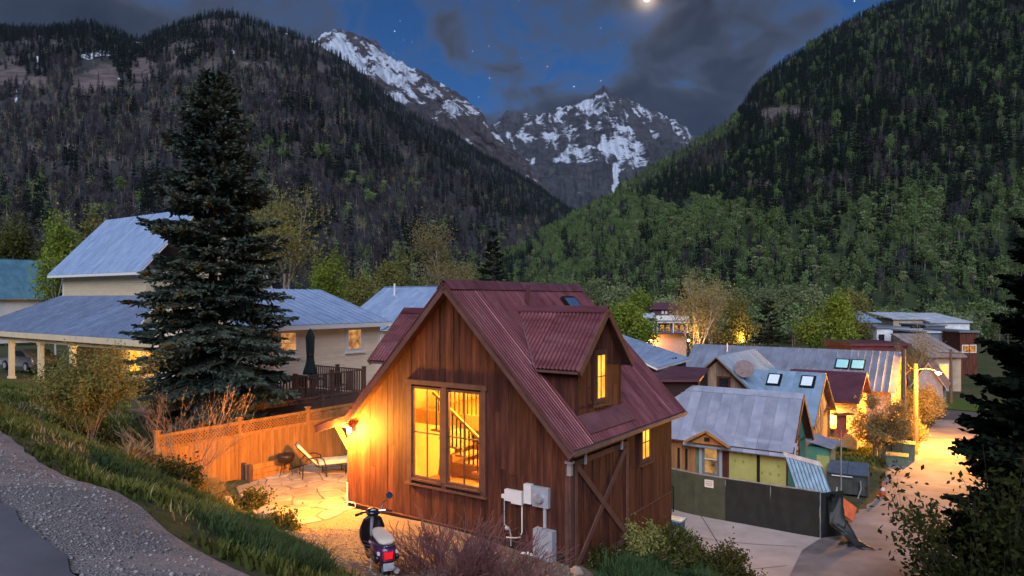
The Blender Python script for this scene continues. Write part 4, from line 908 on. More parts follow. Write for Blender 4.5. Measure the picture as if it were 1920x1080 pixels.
MB().tube([(-1.15, -.03, 1.0), (-1.15, -.03, .42), (-1.2, -.03, .3), (-1.3, -.03, .27), (-1.55, -.035, .235)], .014, 6).build('wire', m_white, tl)
MB().tube([(-1.6, -.03, 1.05), (-1.6, -.03, .5), (-1.45, -.05, .42), (-1.42, -.05, .3), (-1.42, -.05, .08)], .012, 6).build('wire', m_grey, tl)
MB().lathe([(.02, 0), (.05, .03), (.05, .06), (.02, .09)], (-1.5, -.07, .4), 8).build('valve', m_grey, tl)
MB().tube([(-6.42, -.05, .0), (-6.42, -.05, .68)], .02, 6).build('standpipe', m_white, cabin)
MB().tube([(-6.5, -.045, .19), (-6.2, -.045, .205)], .014, 6).tube([(-6.2 + .07 * math.cos(t), -.05, .14 + .07 * math.sin(t)) for t in np.linspace(-2, 2.6, 10)], .012, 5).build('hose_bib', m_white, cabin)
# ------------------------------------------------------------------ patio of flagstones
def voronoi_cells(pts, poly):
    out = []
    for i, p in enumerate(pts):
        cell = [Vector((*q, 0)) for q in poly]
        near = sorted((q for q in pts if q is not p), key=lambda q: (q[0] - p[0]) ** 2 + (q[1] - p[1]) ** 2)[:14]
        for q in near:
            m = Vector(((p[0] + q[0]) / 2, (p[1] + q[1]) / 2, 0)); n = Vector((q[0] - p[0], q[1] - p[1], 0)); new = []
            for k in range(len(cell)):
                a, b = cell[k], cell[(k + 1) % len(cell)]; da, db = (a - m).dot(n), (b - m).dot(n)
                if da <= 0: new.append(a)
                if (da < 0 < db) or (db < 0 < da): new.append(a.lerp(b, da / (da - db)))
            cell = new
            if len(cell) < 3: break
        if len(cell) >= 3: out.append(cell)
    return out
PATIO = [(-7.75, 19.6), (-6.9, 18.0), (-6.0, 16.4), (-5.2, 15.9), (-4.35, 16.7), (-3.6, 18.2), (-1.5, 21.5), (-.8, 25.0), (-4.6, 25.0), (-6.3, 22.6)]
m_stone = M('flagstone', (.38, .28, .19), .8, scale=2.2, bump=.35, bscale=18, rand=.2, c2=(.27, .20, .14), c3=(.47, .36, .25), spec=.25)
patio = sheet('patio', PATIO, .02, M('patio_sand', (.14, .10, .07), .95, scale=20, bump=.5), .42, jit=.1)
rp_ = random.Random(3); pts = []
while len(pts) < 92:
    x, y = rp_.uniform(-8, -.8), rp_.uniform(15.8, 25)
    if inpoly(np.array([x]), np.array([y]), PATIO)[0] and all((x - a) ** 2 + (y - b) ** 2 > .27 for a, b in pts): pts.append((x, y))
for c in voronoi_cells(pts, PATIO):
    ce = sum(c, Vector()) / len(c)
    ring = []
    for k in range(len(c)):
        a, b = c[k], c[(k + 1) % len(c)]
        if (b - a).length > .05: ring += [a.lerp(b, .12), a.lerp(b, .5) + Vector((rp_.gauss(0, .015), rp_.gauss(0, .015), 0)), a.lerp(b, .88)]
    if len(ring) < 6: continue
    def sh_(d): return [ce + (p - ce) * (1 - d / max(.15, (p - ce).length)) for p in ring]
    z = float(zgrid(ce.x, ce.y)); tilt = (rp_.gauss(0, .006), rp_.gauss(0, .006))
    def lift(pp, h): return [(p.x, p.y, max(z + h, float(zgrid(p.x, p.y)) + h) + (p.x - ce.x) * tilt[0] + (p.y - ce.y) * tilt[1]) for p in pp]
    MB().loft([lift(sh_(.02), -.02), lift(sh_(.022), .045), lift(sh_(.04), .058)]).build('flagstone', m_stone, patio)

# ------------------------------------------------------------------ cedar fence with lattice top
m_cedar = M('cedar', (.42, .18, .045), .7, scale=3, stretch=(3, 3, .4), bump=.3, bscale=16, rand=.16, spec=.25, c2=(.30, .12, .03), c3=(.52, .24, .07))
fence = thing('cedar_fence', 'orange cedar board fence with lattice top behind the patio', 'fence', (-8.0, 20.5, 0), ROT)
def lat(mb, y0, y1, z0, z1, x, st=.1, w=.028):
    n = int((y1 - y0 + z1 - z0) / st) + 1; h = z1 - z0
    for i in range(n):
        for s in (1, -1):
            a = y0 - (h if s > 0 else 0) + i * st; za, zb = (z0, z1); ya, yb = (a, a + h) if s > 0 else (a, a - h)
            if s < 0: ya, yb = a, a - h
            # clip
            p, q = Vector((x + s * .006, ya, za)), Vector((x + s * .006, yb, zb)); d = q - p
            t0, t1 = 0., 1.
            for lo, hi in ((y0, y1),):
                if abs(d.y) > 1e-9:
                    ta, tb_ = sorted(((lo - p.y) / d.y, (hi - p.y) / d.y)); t0 = max(t0, ta); t1 = min(t1, tb_)
            if t1 - t0 > .05: mb.beam(p + d * t0, p + d * t1, .009, w, (1, 0, 0)) if False else mb.beam(p + d * t0, p + d * t1, w, .009, (1, 0, 0))
FT0 = [-2.44, 0, 2.5, 5.0, 7.5]
for i, y in enumerate(FT0):
    z0 = float(zgrid(*(Vector((-8.0, 20.5, 0)) + VY * y).xy)); MB().box(-.05, .05, y - .05, y + .05, z0 - .2, 1.78).box(-.075, .075, y - .075, y + .075, 1.78, 1.82).build('post', m_cedar, fence)
rf = random.Random(12)
for a, b in zip(FT0[:-1], FT0[1:]):
    for z, h in ((1.66, .04), (1.31, .035), (.22, .04)): MB().box(-.03, .03, a + .05, b - .05, z - h, z + h).build('rail', m_cedar, fence)
    y = a + .052
    while y < b - .06:
        wd = min(rf.uniform(.13, .15), b - .052 - y); zb = float(zgrid(*(Vector((-8.0, 20.5, 0)) + VY * y).xy)); MB().box(.031, .05 + rf.uniform(0, .006), y, y + wd - .006, zb + .02, 1.275).build('board', m_cedar, fence); y += wd
    mb = MB(); lat(mb, a + .05, b - .05, 1.345, 1.62, 0.); mb.build('lattice', m_cedar, fence)
# darker fence further back with lattice
m_brown = M('brown_deck_wood', (.11, .06, .045), .7, scale=4, bump=.2, bscale=18, rand=.12)
fb = thing('lattice_screen', 'dark brown lattice screen standing below the raised deck', 'fence', (-7.35, 24.6, 0), ROT)
mb = MB(); lat(mb, -4.0, 4.6, 1.1, 1.75, 0., .13, .03); mb.build('lattice', m_brown, fb)
for y in (-4, -1.6, .9, 3.4, 4.6): MB().box(-.05, .05, y - .05, y + .05, -.4, 1.85).build('post', m_brown, fb)
for z in (1.08, 1.77): MB().box(-.03, .03, -4, 4.6, z - .03, z + .03).build('rail', m_brown, fb)
y = -4
while y < 4.55: MB().box(-.02, .01, y, y + .17, -.4, 1.04).build('board', m_brown, fb); y += .18

# low timber planter by the fence
p0 = at(452, 905, 20.0); pl_ = thing('timber_planter', 'low orange timber planter box against the cedar fence', 'planter', (-7.55, 20.35, float(zgrid(-7.55, 20.35))), ROT)
for k in range(3): MB().box(0, .035, 0, 1.25, .02 + k * .155, .165 + k * .155).build('plank', m_cedar, pl_)
for k in range(3): MB().box(-.32, 0, -.035, 0, .02 + k * .155, .165 + k * .155).build('plank', m_cedar, pl_)
for p in ((-.03, -.09), (-.38, -.04)): MB().box(p[0] - .04, p[0] + .09, p[1] - .05, p[1] + .04, 0, .5).build('post', m_brown, pl_)
MB().box(-.34, -.005, .002, 1.24, .02, .36).build('soil', M('soil', (.05, .035, .025), .95, bump=.6), pl_)

# ------------------------------------------------------------------ chaise longue
cz = thing('chaise_longue', 'metal framed chaise longue with cream cushion and raised back on the patio', 'sun lounger', (-6.32, 20.55, float(zgrid(-6.0, 20.6)) + .06), R(24))
m_cush = M('cream_cushion', (.70, .60, .36), .85, var=.08, scale=6, bump=.15)
m_iron = M('bronze_frame', (.05, .035, .03), .45, bump=0, metal=.6)
def cush(pts, w, th, nm):      # pts: centre line (x,z)
    rings = []
    for i, (x, z) in enumerate(pts):
        a = pts[max(0, i - 1)]; b = pts[min(len(pts) - 1, i + 1)]; t = Vector((b[0] - a[0], 0, b[1] - a[1])).normalized(); n = Vector((-t.z, 0, t.x)); s = .82 if i in (0, len(pts) - 1) else 1 + .05 * (i % 2)
        c = Vector((x, 0, z)); rings.append([c + Vector((0, yy * w / 2, 0)) + n * (zz * th * s) for yy, zz in ((-1, .15), (-.96, .85), (-.5, 1), (.5, 1), (.96, .85), (1, .15), (.96, 0), (-.96, 0))])
    MB().loft(rings).build(nm, m_cush, cz, True)
cush([(.62 + .14 * i, .37) for i in range(10)], .62, .11, 'seat_cushion')
cush([(.58 - .075 * i, .40 + .085 * i) for i in range(8)], .62, .11, 'back_cushion')
for s in (-1, 1):
    y = s * .33
    MB().tube([(-.02, y, .93), (.2, y, .70), (.55, y, .34), (.7, y, .31), (1.95, y, .31)], .018, 6).build('side_rail', m_iron, cz)
    MB().tube([(.12, y, .02), (.14, y, .45), (.3, y, .60), (.55, y, .62), (.72, y, .55), (.78, y, .35), (.8, y, .02)], .018, 6).build('arm', m_iron, cz)
    MB().tube([(1.85, y, .31), (1.88, y, .02)], .018, 6).build('leg', m_iron, cz); MB().tube([(1.35, y, .31), (1.36, y, .02)], .016, 6).build('leg', m_iron, cz)
for x, z in ((.15, .15), (.6, .31), (1.2, .31), (1.9, .31), (0, .9)): MB().tube([(x, -.33, z), (x, .33, z)], .014, 6).build('cross_bar', m_iron, cz)
for i in range(9): MB().tube([(.7 + i * .14, -.32, .335), (.7 + i * .14, .32, .335)], .01, 5).build('slat', m_iron, cz)
bk = thing('round_grill', 'small dark iron brazier standing behind the chaise', 'brazier', (-6.75, 20.85, float(zgrid(-6.75, 20.85)) + .05), 0)
MB().lathe([(.04, .35), (.22, .42), (.27, .58), (.26, .64)], (0, 0, 0), 14).build('bowl', m_iron, bk, True)
for k in range(3): a = k * 2.1; MB().tube([(.22 * math.cos(a), .22 * math.sin(a), 0), (.12 * math.cos(a), .12 * math.sin(a), .4)], .014, 5).build('leg', m_iron, bk)

# ------------------------------------------------------------------ raised deck with railing
dk = thing('raised_deck', 'raised brown timber deck with baluster railing beside the cream house', 'deck', (-8.06, 26.0, 0), ROT)
DZ = 1.38
for i in range(24): MB().box(-3.9 + i * .165, -3.9 + i * .165 + .155, -4.2, 3.5, DZ - .03, DZ).build('plank', m_brown, dk)
MB().box(-.02, .03, -4.2, 3.5, DZ - .42, DZ - .032).build('rim_board', m_brown, dk); MB().box(-3.9, -.02, 3.46, 3.5, DZ - .42, DZ - .032).build('rim_board', m_brown, dk)
def railrun(pts_, horiz, posts):
    (a, b) = pts_
    a, b = Vector(a), Vector(b); L = (b - a).length; d = (b - a) / L
    for z in (DZ + 1.0, DZ + .1): MB().beam(a + Vector((0, 0, z)), b + Vector((0, 0, z)), .06, .045).build('rail', m_brown, dk)
    for q in posts: p = a + d * (q * L); MB().box(p.x - .06, p.x + .06, p.y - .06, p.y + .06, DZ - .45, DZ + 1.1).box(p.x - .075, p.x + .075, p.y - .075, p.y + .075, DZ + 1.1, DZ + 1.13).build('post', m_brown, dk)
    n = int(L / .13)
    for i in range(1, n): p = a + d * (L * i / n); MB().box(p.x - .02, p.x + .02, p.y - .02, p.y + .02, DZ + .12, DZ + .98).build('baluster', m_brown, dk)
railrun(((0, -4.2, 0), (0, 3.45, 0)), 1, (0, .30, .55, .78, 1.0)); railrun(((-3.2, 3.45, 0), (0, 3.45, 0)), 1, (0, .5))
for y in (-4, 0, 3.3): MB().box(-.12, .0, y - .07, y + .07, -.4, DZ - .42).build('post', m_brown, dk)
# patio set seen through the balusters
tb_ = thing('deck_table', 'dark outdoor table behind the deck railing', 'table', Vector((-8.06, 26.0, DZ)) + UX * -1.2 + VY * 1.9, ROT)
MB().lathe([(.5, .68), (.5, .72)], (0, 0, 0), 18).build('table_top', m_iron, tb_)
for k in range(4): a = k * math.pi / 2 + .5; MB().tube([(.42 * math.cos(a), .42 * math.sin(a), 0), (.35 * math.cos(a), .35 * math.sin(a), .7)], .02, 5).build('leg', m_iron, tb_)
for k, (x, y, r, lb) in enumerate(((-.55, 2.6, 200, 'dark metal deck chair between the table and the back railing'), (-.9, .85, 20, 'dark metal deck chair left of the deck table'))):
    c = thing('deck_chair', lb, 'chair', Vector((-8.06, 26.0, DZ)) + UX * x + VY * y, ROT + R(r), 'metal chairs on the deck')
    MB().box(-.24, .24, -.24, .24, .40, .44).build('seat', m_iron, c); MB().box(-.24, .24, .21, .25, .46, .92).build('backrest', m_iron, c)
    for sx in (-1, 1):
        for sy in (-1, 1): MB().tube([(sx * .22, sy * .22, 0), (sx * .21, sy * .21, .4)], .018, 5).build('leg', m_iron, c)
# closed parasol
pb = Vector((-8.06, 26.0, DZ)) + UX * -.55 + VY * 1.15
pa = thing('closed_parasol', 'closed dark green parasol standing on the deck', 'parasol', pb, 0)
m_para = M('dark_green_canvas', (.018, .03, .034), .85, bump=.2)
MB().tube([(0, 0, 0), (0, 0, 2.72)], .025, 8).build('pole', m_iron, pa)
def flut(prof):
    rings = []
    for r, z in prof: rings.append([Vector((math.cos(t) * r * (1 + .25 * math.cos(t * 8)), math.sin(t) * r * (1 + .25 * math.cos(t * 8)), z)) for t in np.linspace(0, 2 * math.pi, 33)[:-1]])
    return rings
MB().loft(flut([(.02, 2.75), (.06, 2.68), (.15, 2.42), (.135, 2.2), (.13, 1.9), (.115, 1.65), (.14, 1.4), (.22, 1.08), (.24, .98), (.05, .96)])).build('canopy', m_para, pa, True)
MB().lathe([(.125, 1.66), (.135, 1.69), (.135, 1.73), (.125, 1.76)], (0, 0, 0), 12).build('strap', m_iron, pa)
MB().lathe([(.28, 0), (.28, .05), (.06, .09)], (0, 0, 0), 14).build('base', m_iron, pa)

# ------------------------------------------------------------------ cream house behind the deck
m_creamw = M('cream_siding', (.84, .68, .50), .7, var=.1, scale=1.2, bump=.08, rand=.05)
m_blueroof = M('blue_metal_roof', (.40, .52, .72), .36, scale=1.2, bump=.05, metal=.35, rand=.06, c2=(.32, .43, .62), c3=(.48, .60, .78))
ch = thing('cream_house', 'cream clapboard house with low pale blue metal roof behind the deck', 'house', (-8.06, 26.0, 0), ROT)
hw = MB().box(-11, -4.05, .6, 8.3, -.6, 4.1).slab([(-11, 8.28, 4.1), (-4.05, 8.28, 4.1), (-9, 8.28, 5.65)], (0, -.1, 0)).slab([(-11, .62, 4.1), (-4.05, .62, 4.1), (-9, .62, 5.65)], (0, .1, 0)).build('wall', m_creamw, ch)
CW = [(6.15, 7.15), (2.3, 3.3)]
for i in range(36):
    z = -.5 + i * .128
    if z > 3.98: break
    for ya, yb in ((.6, 2.2), (2.2, 3.4), (3.4, 6.05), (6.05, 7.25), (7.25, 8.3)):
        if (ya, yb) in ((6.05, 7.25), (2.2, 3.4)) and 2.72 < z < 3.95: continue
        MB().slab([(-4.05, ya, z), (-4.05, yb, z), (-4.05, yb, z + .132), (-4.05, ya, z + .132)], (.004, 0, 0)).add([(-4.045, ya, z + .13), (-4.045, yb, z + .13), (-4.022, yb, z), (-4.022, ya, z), (-4.046, ya, z), (-4.046, yb, z)], [(0, 3, 2, 1), (2, 3, 4, 5)]).build('clapboard', m_creamw, hw)
MB().box(-4.09, -4.01, 8.22, 8.34, -.5, 4.0).build('corner_board', m_white, hw)
for a, b in CW:
    window(hw, a + .05, b - .05, 2.85, 3.85, -4.04, m_white, e_warm2, fw=.05, mull=(0, 1), axis='y', side=1, depth=.05, trim=.13, trimmat=m_white)
crf = MB().slab([(-3.6, .2, 4.05), (-3.6, 8.75, 4.05), (-9, 8.75, 5.7), (-9, .2, 5.7)], (0, 0, .08)).slab([(-11.4, .2, 4.05), (-11.4, 8.75, 4.05), (-9, 8.75, 5.7), (-9, .2, 5.7)], (0, 0, .08)).build('roof', m_white, ch)
seam_roof(crf, (-3.58, .2, 4.135), (-3.58, 8.77, 4.135), (-9, .2, 5.785), (-9, 8.77, 5.785), m_blueroof, .42, .012, .03)
MB().box(-3.62, -3.56, .2, 8.75, 3.93, 4.12).build('fascia', m_white, crf)
MB().tube([(-3.5, 8.6, 3.98), (-4.0, 8.45, 3.7), (-4.0, 8.45, 0)], .04, 6).build('downspout', m_white, ch)

# ------------------------------------------------------------------ blue gabled house farther back
def simple_house(name, label, org, rot, x0, x1, y0, y1, zb, ze, zr, wallm, roofm, oh=.35, pitch=.5, ridge='x', trimm=None, panels=True, thin=.06):
    h = thing(name, label, 'house', org, rot); w_ = MB().box(x0, x1, y0, y1, zb, ze); ym, xm = (y0 + y1) / 2, (x0 + x1) / 2
    if ridge == 'x':
        for x, s in ((x0, 1), (x1, -1)): w_.slab([(x, y0, ze), (x, y1, ze), (x, ym, zr - .05)], (s * .1, 0, 0))
    else:
        for y, s in ((y0, 1), (y1, -1)): w_.slab([(x0, y, ze), (x1, y, ze), (xm, y, zr - .05)], (0, s * .1, 0))
    wo = w_.build('wall', wallm, h); r = MB()
    def P(a, b, z): return (a, b, z) if ridge == 'x' else (b, a, z)
    a0, a1 = ((x0, x1) if ridge == 'x' else (y0, y1)); b0, b1 = ((y0, y1) if ridge == 'x' else (x0, x1)); bm_ = (b0 + b1) / 2; k = (zr - ze) / (bm_ - b0); zo = ze - oh * k
    r.slab([P(a0 - oh, b0 - oh, zo), P(a1 + oh, b0 - oh, zo), P(a1 + oh, bm_, zr), P(a0 - oh, bm_, zr)], (0, 0, thin)); r.slab([P(a0 - oh, b1 + oh, zo), P(a1 + oh, b1 + oh, zo), P(a1 + oh, bm_, zr), P(a0 - oh, bm_, zr)], (0, 0, thin))
    ro = r.build('roof', trimm or wallm, h); t_ = thin + .004
    if panels:
        seam_roof(ro, P(a0 - oh, b0 - oh - .02, zo + t_), P(a1 + oh, b0 - oh - .02, zo + t_), P(a0 - oh, bm_, zr + t_), P(a1 + oh, bm_, zr + t_), roofm, pitch, .012, .03)
        seam_roof(ro, P(a0 - oh, b1 + oh + .02, zo + t_), P(a1 + oh, b1 + oh + .02, zo + t_), P(a0 - oh, bm_, zr + t_), P(a1 + oh, bm_, zr + t_), roofm, pitch, .012, .03)
        MB().beam(P(a0 - oh - .01, bm_, zr + t_ + .03), P(a1 + oh + .01, bm_, zr + t_ + .03), .22, .03).build('ridge_cap', roofm, ro)
    return h, wo, ro
G = at(722, 541, 50)
hb, wb, rb = simple_house('blue_roofed_house', 'house with plain blue metal roof and white vent pipe behind the cabin', (G.x, G.y, 0), ROT, .35, 9.0, -4.2, 4.2, -3, 3.5, 6.05, m_creamw, m_blueroof, .35, .5, 'x', m_white)
MB().tube([(1.9, -1.0, 5.2), (1.9, -1.0, 6.35)], .07, 8).build('vent_pipe', m_white, rb)
m_tealroof = M('teal_metal_roof', (.12, .26, .34), .4, metal=.3, scale=1, bump=.05)
h2, w2, r2 = simple_house('teal_roofed_house', 'house with teal metal roof at the left edge of the photo', at(-20, 560, 75) * 1.0, ROT, -9, 0, 0, 9, -5, .4, 4.6, m_white, m_tealroof, .5, .5, 'y')
h2.location = (at(-72, 560, 75).x, 75, 5.3)
MB().slab([(-9, -3, -1.2), (1.5, -3, -1.2), (1.5, 0, .2), (-9, 0, .2)], (0, 0, .1)).build('porch_roof', m_tealroof, h2)
MB().slab([(-9, -3.1, -2.6), (2.5, -3.1, -2.6), (2.5, -1, -2), (-9, -1, -2)], (0, 0, .1)).build('lower_roof', m_tealroof, h2)

# ------------------------------------------------------------------ yellow two-tier house with carport
yh = thing('yellow_house', 'yellow house with two-tier blue metal roof and lit carport columns', 'house', (-24.04, 38.0, 0), ROT)
m_yel = M('yellow_siding', (.66, .53, .34), .7, var=.08, scale=1.5, bump=.06, rand=.05)
uw = MB().box(-10, .6, 3.9, 10.2, 3.0, 7.0).slab([(-10, 3.9, 7), (-10, 10.2, 7), (-10, 7.05, 10.5)], (.1, 0, 0)).build('upper_wall', m_yel, yh)
for i in range(12): MB().slab([(-10, 3.895, 5.45 + i * .135), (.6, 3.895, 5.45 + i * .135), (.6, 3.89, 5.575 + i * .135), (-10, 3.89, 5.575 + i * .135)], (0, -.022, 0)).build('clapboard', m_yel, uw)
MB().box(-10.05, -9.9, 3.86, 3.9, 5.4, 7.0).build('corner_board', m_white, uw)
ur = MB().slab([(-10.8, 3.3, 6.75), (1.0, 3.3, 6.75), (1.0, 7.05, 10.8), (-10.8, 7.05, 10.8)], (0, 0, .1)).slab([(-10.8, 10.8, 6.75), (1.0, 10.8, 6.75), (1.0, 7.05, 10.8), (-10.8, 7.05, 10.8)], (0, 0, .1)).build('upper_roof', m_white, yh)
seam_roof(ur, (-10.82, 3.28, 6.855), (1.0, 3.28, 6.855), (-10.82, 7.05, 10.905), (1.0, 7.05, 10.905), m_blueroof, .42, .012, .03)
MB().box(-10.8, 1.0, 3.24, 3.3, 6.68, 6.84).build('fascia', m_white, ur)
lr_ = MB().slab([(-14.5, 0, 3.2), (9, 0, 3.2), (9, 4.0, 5.45), (-10, 4.0, 5.45)], (0, 0, .1)).slab([(-14.5, 0, 3.2), (-10, 4, 5.45), (-10, 10, 5.45), (-14.5, 14, 3.2)], (0, 0, .1)).build('lower_roof', m_white, yh)
seam_roof(lr_, (-14.5, -.02, 3.305), (9, -.02, 3.305), (-10, 4.0, 5.555), (9, 4.0, 5.555), M('slate_blue_roof', (.22, .28, .40), .4, metal=.3, scale=1.5, bump=.05, rand=.06), .42, .012, .03)
MB().box(-14.5, 9, -.04, .02, 2.98, 3.28).build('fascia', m_yel, lr_); MB().box(-14.3, 9, .3, .55, 2.72, 3.1).build('beam', m_yel, lr_)
for x in (-8.7, -4.6, -.6): MB().box(x - .13, x + .13, .3, .56, .45, 2.72).box(x - .19, x + .19, .25, .61, .3, .5).box(x - .18, x + .18, .26, .60, 2.62, 2.73).build('column', M('column_paint%d' % int(x), (.66, .55, .36), .6, var=.06, bump=.05), yh)
MB().box(-14.5, 9, .2, .75, -.4, .32).build('plinth', m_yel, yh)
MB().box(-1.4, 8.5, 3.4, 3.9, -.5, 5).build('ground_wall', m_yel, yh); MB().box(-14, 9, 6.5, 6.7, -.5, 3.2).build('rear_wall', m_yel, yh)
for k, x in enumerate((-.4, 1.6)): window(yh, x, x + 1.3, .9, 2.5, 3.39, m_white, e_warm, fw=.07, mull=(0, 1), depth=.05, trim=.1)
for x in (-5.5, .8, 5): lamp('carport_light', (x, 1.8, 2.75), 120, (1, .55, .14), .1, yh); MB().lathe([(.1, 2.9), (.12, 2.84), (.08, 2.78)], (x, 1.8, 0), 10).build('ceiling_lamp', e_bulb, yh)
# parked car in the carport
car = thing('parked_car', 'silver sedan parked behind the carport columns', 'car', Vector((-24.04, 38, .42)) + UX * -13.0 + VY * 3.0, ROT + R(4))
m_carp = M('silver_paint', (.42, .42, .44), .3, var=.05, metal=.5, bump=0); m_tyre = M('tyre_rubber', (.02, .02, .02), .8, bump=.1)
prof = [(-2.2, .35), (-2.25, .62), (-2.1, .80), (-1.55, .9), (-.85, 1.0), (-.25, 1.38), (.3, 1.46), (.95, 1.42), (1.55, 1.05), (2.1, 1.0), (2.25, .75), (2.22, .35)]
def carring(y, k, dz=0): return [Vector((x * k, y, z if z < 1.02 else 1.02 + (z - 1.02) * (1 + dz))) for x, z in prof]
MB().loft([carring(-.8, .97, -.15), carring(-.86, 1.0, -.1), carring(-.74, 1, 0), carring(.74, 1, 0), carring(.86, 1, -.1), carring(.8, .97, -.15)]).build('body', m_carp, car, True)
for s in (-1, 1):
    MB().slab([(-.72, s * .845, 1.03), (-.22, s * .80, 1.33), (.28, s * .80, 1.38), (.28, s * .85, 1.03)], (0, s * .012, 0)).build('side_window', m_dglass, car); MB().slab([(.34, s * .85, 1.03), (.34, s * .80, 1.38), (.9, s * .8, 1.35), (1.35, s * .845, 1.06)], (0, s * .012, 0)).build('side_window', m_dglass, car)
    for x in (-1.4, 1.4):
        wh = MB().lathe([(.2, -.1), (.32, -.1), (.34, -.06), (.34, .06), (.32, .1), (.2, .1)], (x, s * .78, .33), 20, Matrix.Rotation(R(90), 3, 'X')).build('wheel', m_tyre, car); MB().lathe([(.05, -.105), (.2, -.1), (.2, .1), (.05, .105)], (x, s * .785, .33), 12, Matrix.Rotation(R(90), 3, 'X')).build('rim', m_grey, wh)
    MB().cbox((-2.2, s * .6, .68), (.08, .3, .13)).build('headlight', m_white, car)
MB().slab([(-.9, -.68, 1.02), (-.3, -.62, 1.37), (-.3, .62, 1.37), (-.9, .68, 1.02)], (-.02, 0, .015)).build('windscreen', m_dglass, car)
# ------------------------------------------------------------------ scooter
sx_, sy_ = -2.26, 11.7
sco = thing('scooter', 'black and purple motor scooter with cream seat parked on the gravel', 'scooter', (sx_, sy_, float(zgrid(sx_, sy_)) + .03), R(24))
m_sblk = M('scooter_black', (.012, .012, .016), .18, var=.1, bump=0, spec=.7); m_spur = M('scooter_purple', (.07, .018, .07), .22, var=.15, bump=0, spec=.7); m_seat = M('cream_vinyl', (.62, .52, .42), .55, var=.06, bump=.1); m_chr = M('chrome', (.7, .7, .72), .12, bump=0, metal=1.)
sco.scale = (.87, .87, .87)
RXm = Matrix.Rotation(R(90), 3, 'Y')
def ell(y, zc, wx, hz, n=20, p=.8): return [Vector((wx * math.copysign(abs(math.cos(t)) ** p, math.cos(t)), y, zc + hz * math.copysign(abs(math.sin(t)) ** p, math.sin(t)))) for t in np.linspace(0, 2 * math.pi, n + 1)[:-1]]
for y, nm in ((-.62, 'rear_wheel'), (.66, 'front_wheel')):
    wh = MB().lathe([(.13, -.045), (.2, -.05), (.225, -.02), (.225, .02), (.2, .05), (.13, .045)], (0, y, .225), 22, RXm).build(nm, m_tyre, sco, True); MB().lathe([(.03, -.05), (.13, -.04), (.13, .04), (.03, .05)], (0, y, .225), 14, RXm).build('rim', m_grey, wh)
MB().loft([ell(-.93, .55, .05, .07), ell(-.9, .56, .13, .14), ell(-.78, .56, .185, .19), ell(-.55, .56, .205, .21), ell(-.3, .54, .19, .2), ell(-.12, .5, .14, .17), ell(-.05, .46, .1, .12)]).build('rear_body', m_spur, sco, True)
for s in (-1, 1): MB().loft([[Vector((s * (.17 + dx), y, z + dz)) for dx, dz in ((0, -w), (.035, -w * .6), (.045, 0), (.035, w * .6), (0, w))] for y, z, w in ((-.86, .5, .04), (-.7, .48, .12), (-.5, .47, .15), (-.3, .46, .12), (-.15, .44, .05))]).build('side_cowl', m_sblk, sco, True)
MB().loft([ell(-.86, .77, .08, .025), ell(-.8, .785, .15, .05), ell(-.6, .79, .165, .055), ell(-.35, .78, .16, .05), ell(-.15, .80, .13, .05), ell(-.05, .8, .08, .03)]).build('seat', m_seat, sco, True)
MB().tube([Vector((.2 * math.sin(t), -.5 - .42 * math.cos(t), .735)) for t in np.linspace(-1.4, 1.4, 12)], .012, 6).build('trim_strip', m_chr, sco)
MB().box(-.16, .16, -.1, .42, .27, .33).build('floorboard', m_sblk, sco)
MB().loft([[Vector((x * w, y0 + .09 * (1 - abs(x)) , z)) for x in (-1, -.75, -.4, 0, .4, .75, 1)] + [Vector((x * w, y0 + .05 + .1 * (1 - abs(x)), z)) for x in (1, .75, .4, 0, -.4, -.75, -1)] for z, w, y0 in ((.28, .1, .40), (.36, .19, .41), (.55, .235, .40), (.75, .225, .37), (.88, .17, .34), (.93, .1, .33))]).build('leg_shield', m_sblk, sco, True)
MB().tube([Vector((.245 * math.sin(t), .41 - .05 * abs(math.cos(t)), .6 - .33 * math.cos(t))) for t in np.linspace(.2, 2 * math.pi - .2, 30)], .011, 6).build('shield_trim', m_chr, sco)
MB().loft([ell(.42, .3, .05, .06), ell(.5, .38, .08, .08), ell(.66, .44, .09, .05), ell(.85, .36, .075, .05), ell(.93, .28, .03, .03)]).build('front_fender', m_sblk, sco, True)
MB().tube([(0, .62, .25), (0, .47, .6), (0, .38, .95)], [.03, .03, .04], 8).build('steering_column', m_grey, sco)
MB().loft([ell(.22, 1.0, .06, .03), ell(.27, 1.0, .12, .05), ell(.38, 1.0, .13, .07), ell(.48, .98, .1, .08), ell(.53, .97, .07, .06)]).build('headset', m_sblk, sco, True)
MB().lathe([(.055, 0), (.055, .02)], (0, .3, 1.045), 14, Matrix.Rotation(R(-25), 3, 'X')).build('speedometer', m_grey, sco)
MB().lathe([(.075, 0), (.07, .03)], (0, .52, .97), 14, Matrix.Rotation(R(-90), 3, 'X')).build('headlight', m_white, sco)
for s in (-1, 1):
    MB().tube([(s * .1, .34, 1.02), (s * .22, .3, 1.03), (s * .24, .29, 1.03)], .018, 8).build('handlebar', m_chr, sco); MB().tube([(s * .24, .29, 1.03), (s * .36, .23, 1.01)], .022, 8).build('grip', m_tyre, sco)
    MB().tube([(s * .2, .33, 1.02), (s * .34, .33, 1.0)], .008, 5).build('brake_lever', m_chr, sco)
    MB().loft([ell(-.82, .60, .028, .03), ell(-.88, .6, .03, .03)]).build('turn_signal', m_white, sco).location = (s * .16, .02, 0)
mir = MB().tube([(.16, .34, 1.04), (.2, .36, 1.15), (.3, .34, 1.25)], .009, 6).build('mirror_stalk', m_chr, sco); MB().lathe([(.06, -.008), (.07, 0), (.065, .012)], (.33, .33, 1.30), 14, Matrix.Rotation(R(78), 3, 'X')).build('mirror', m_chr, mir)
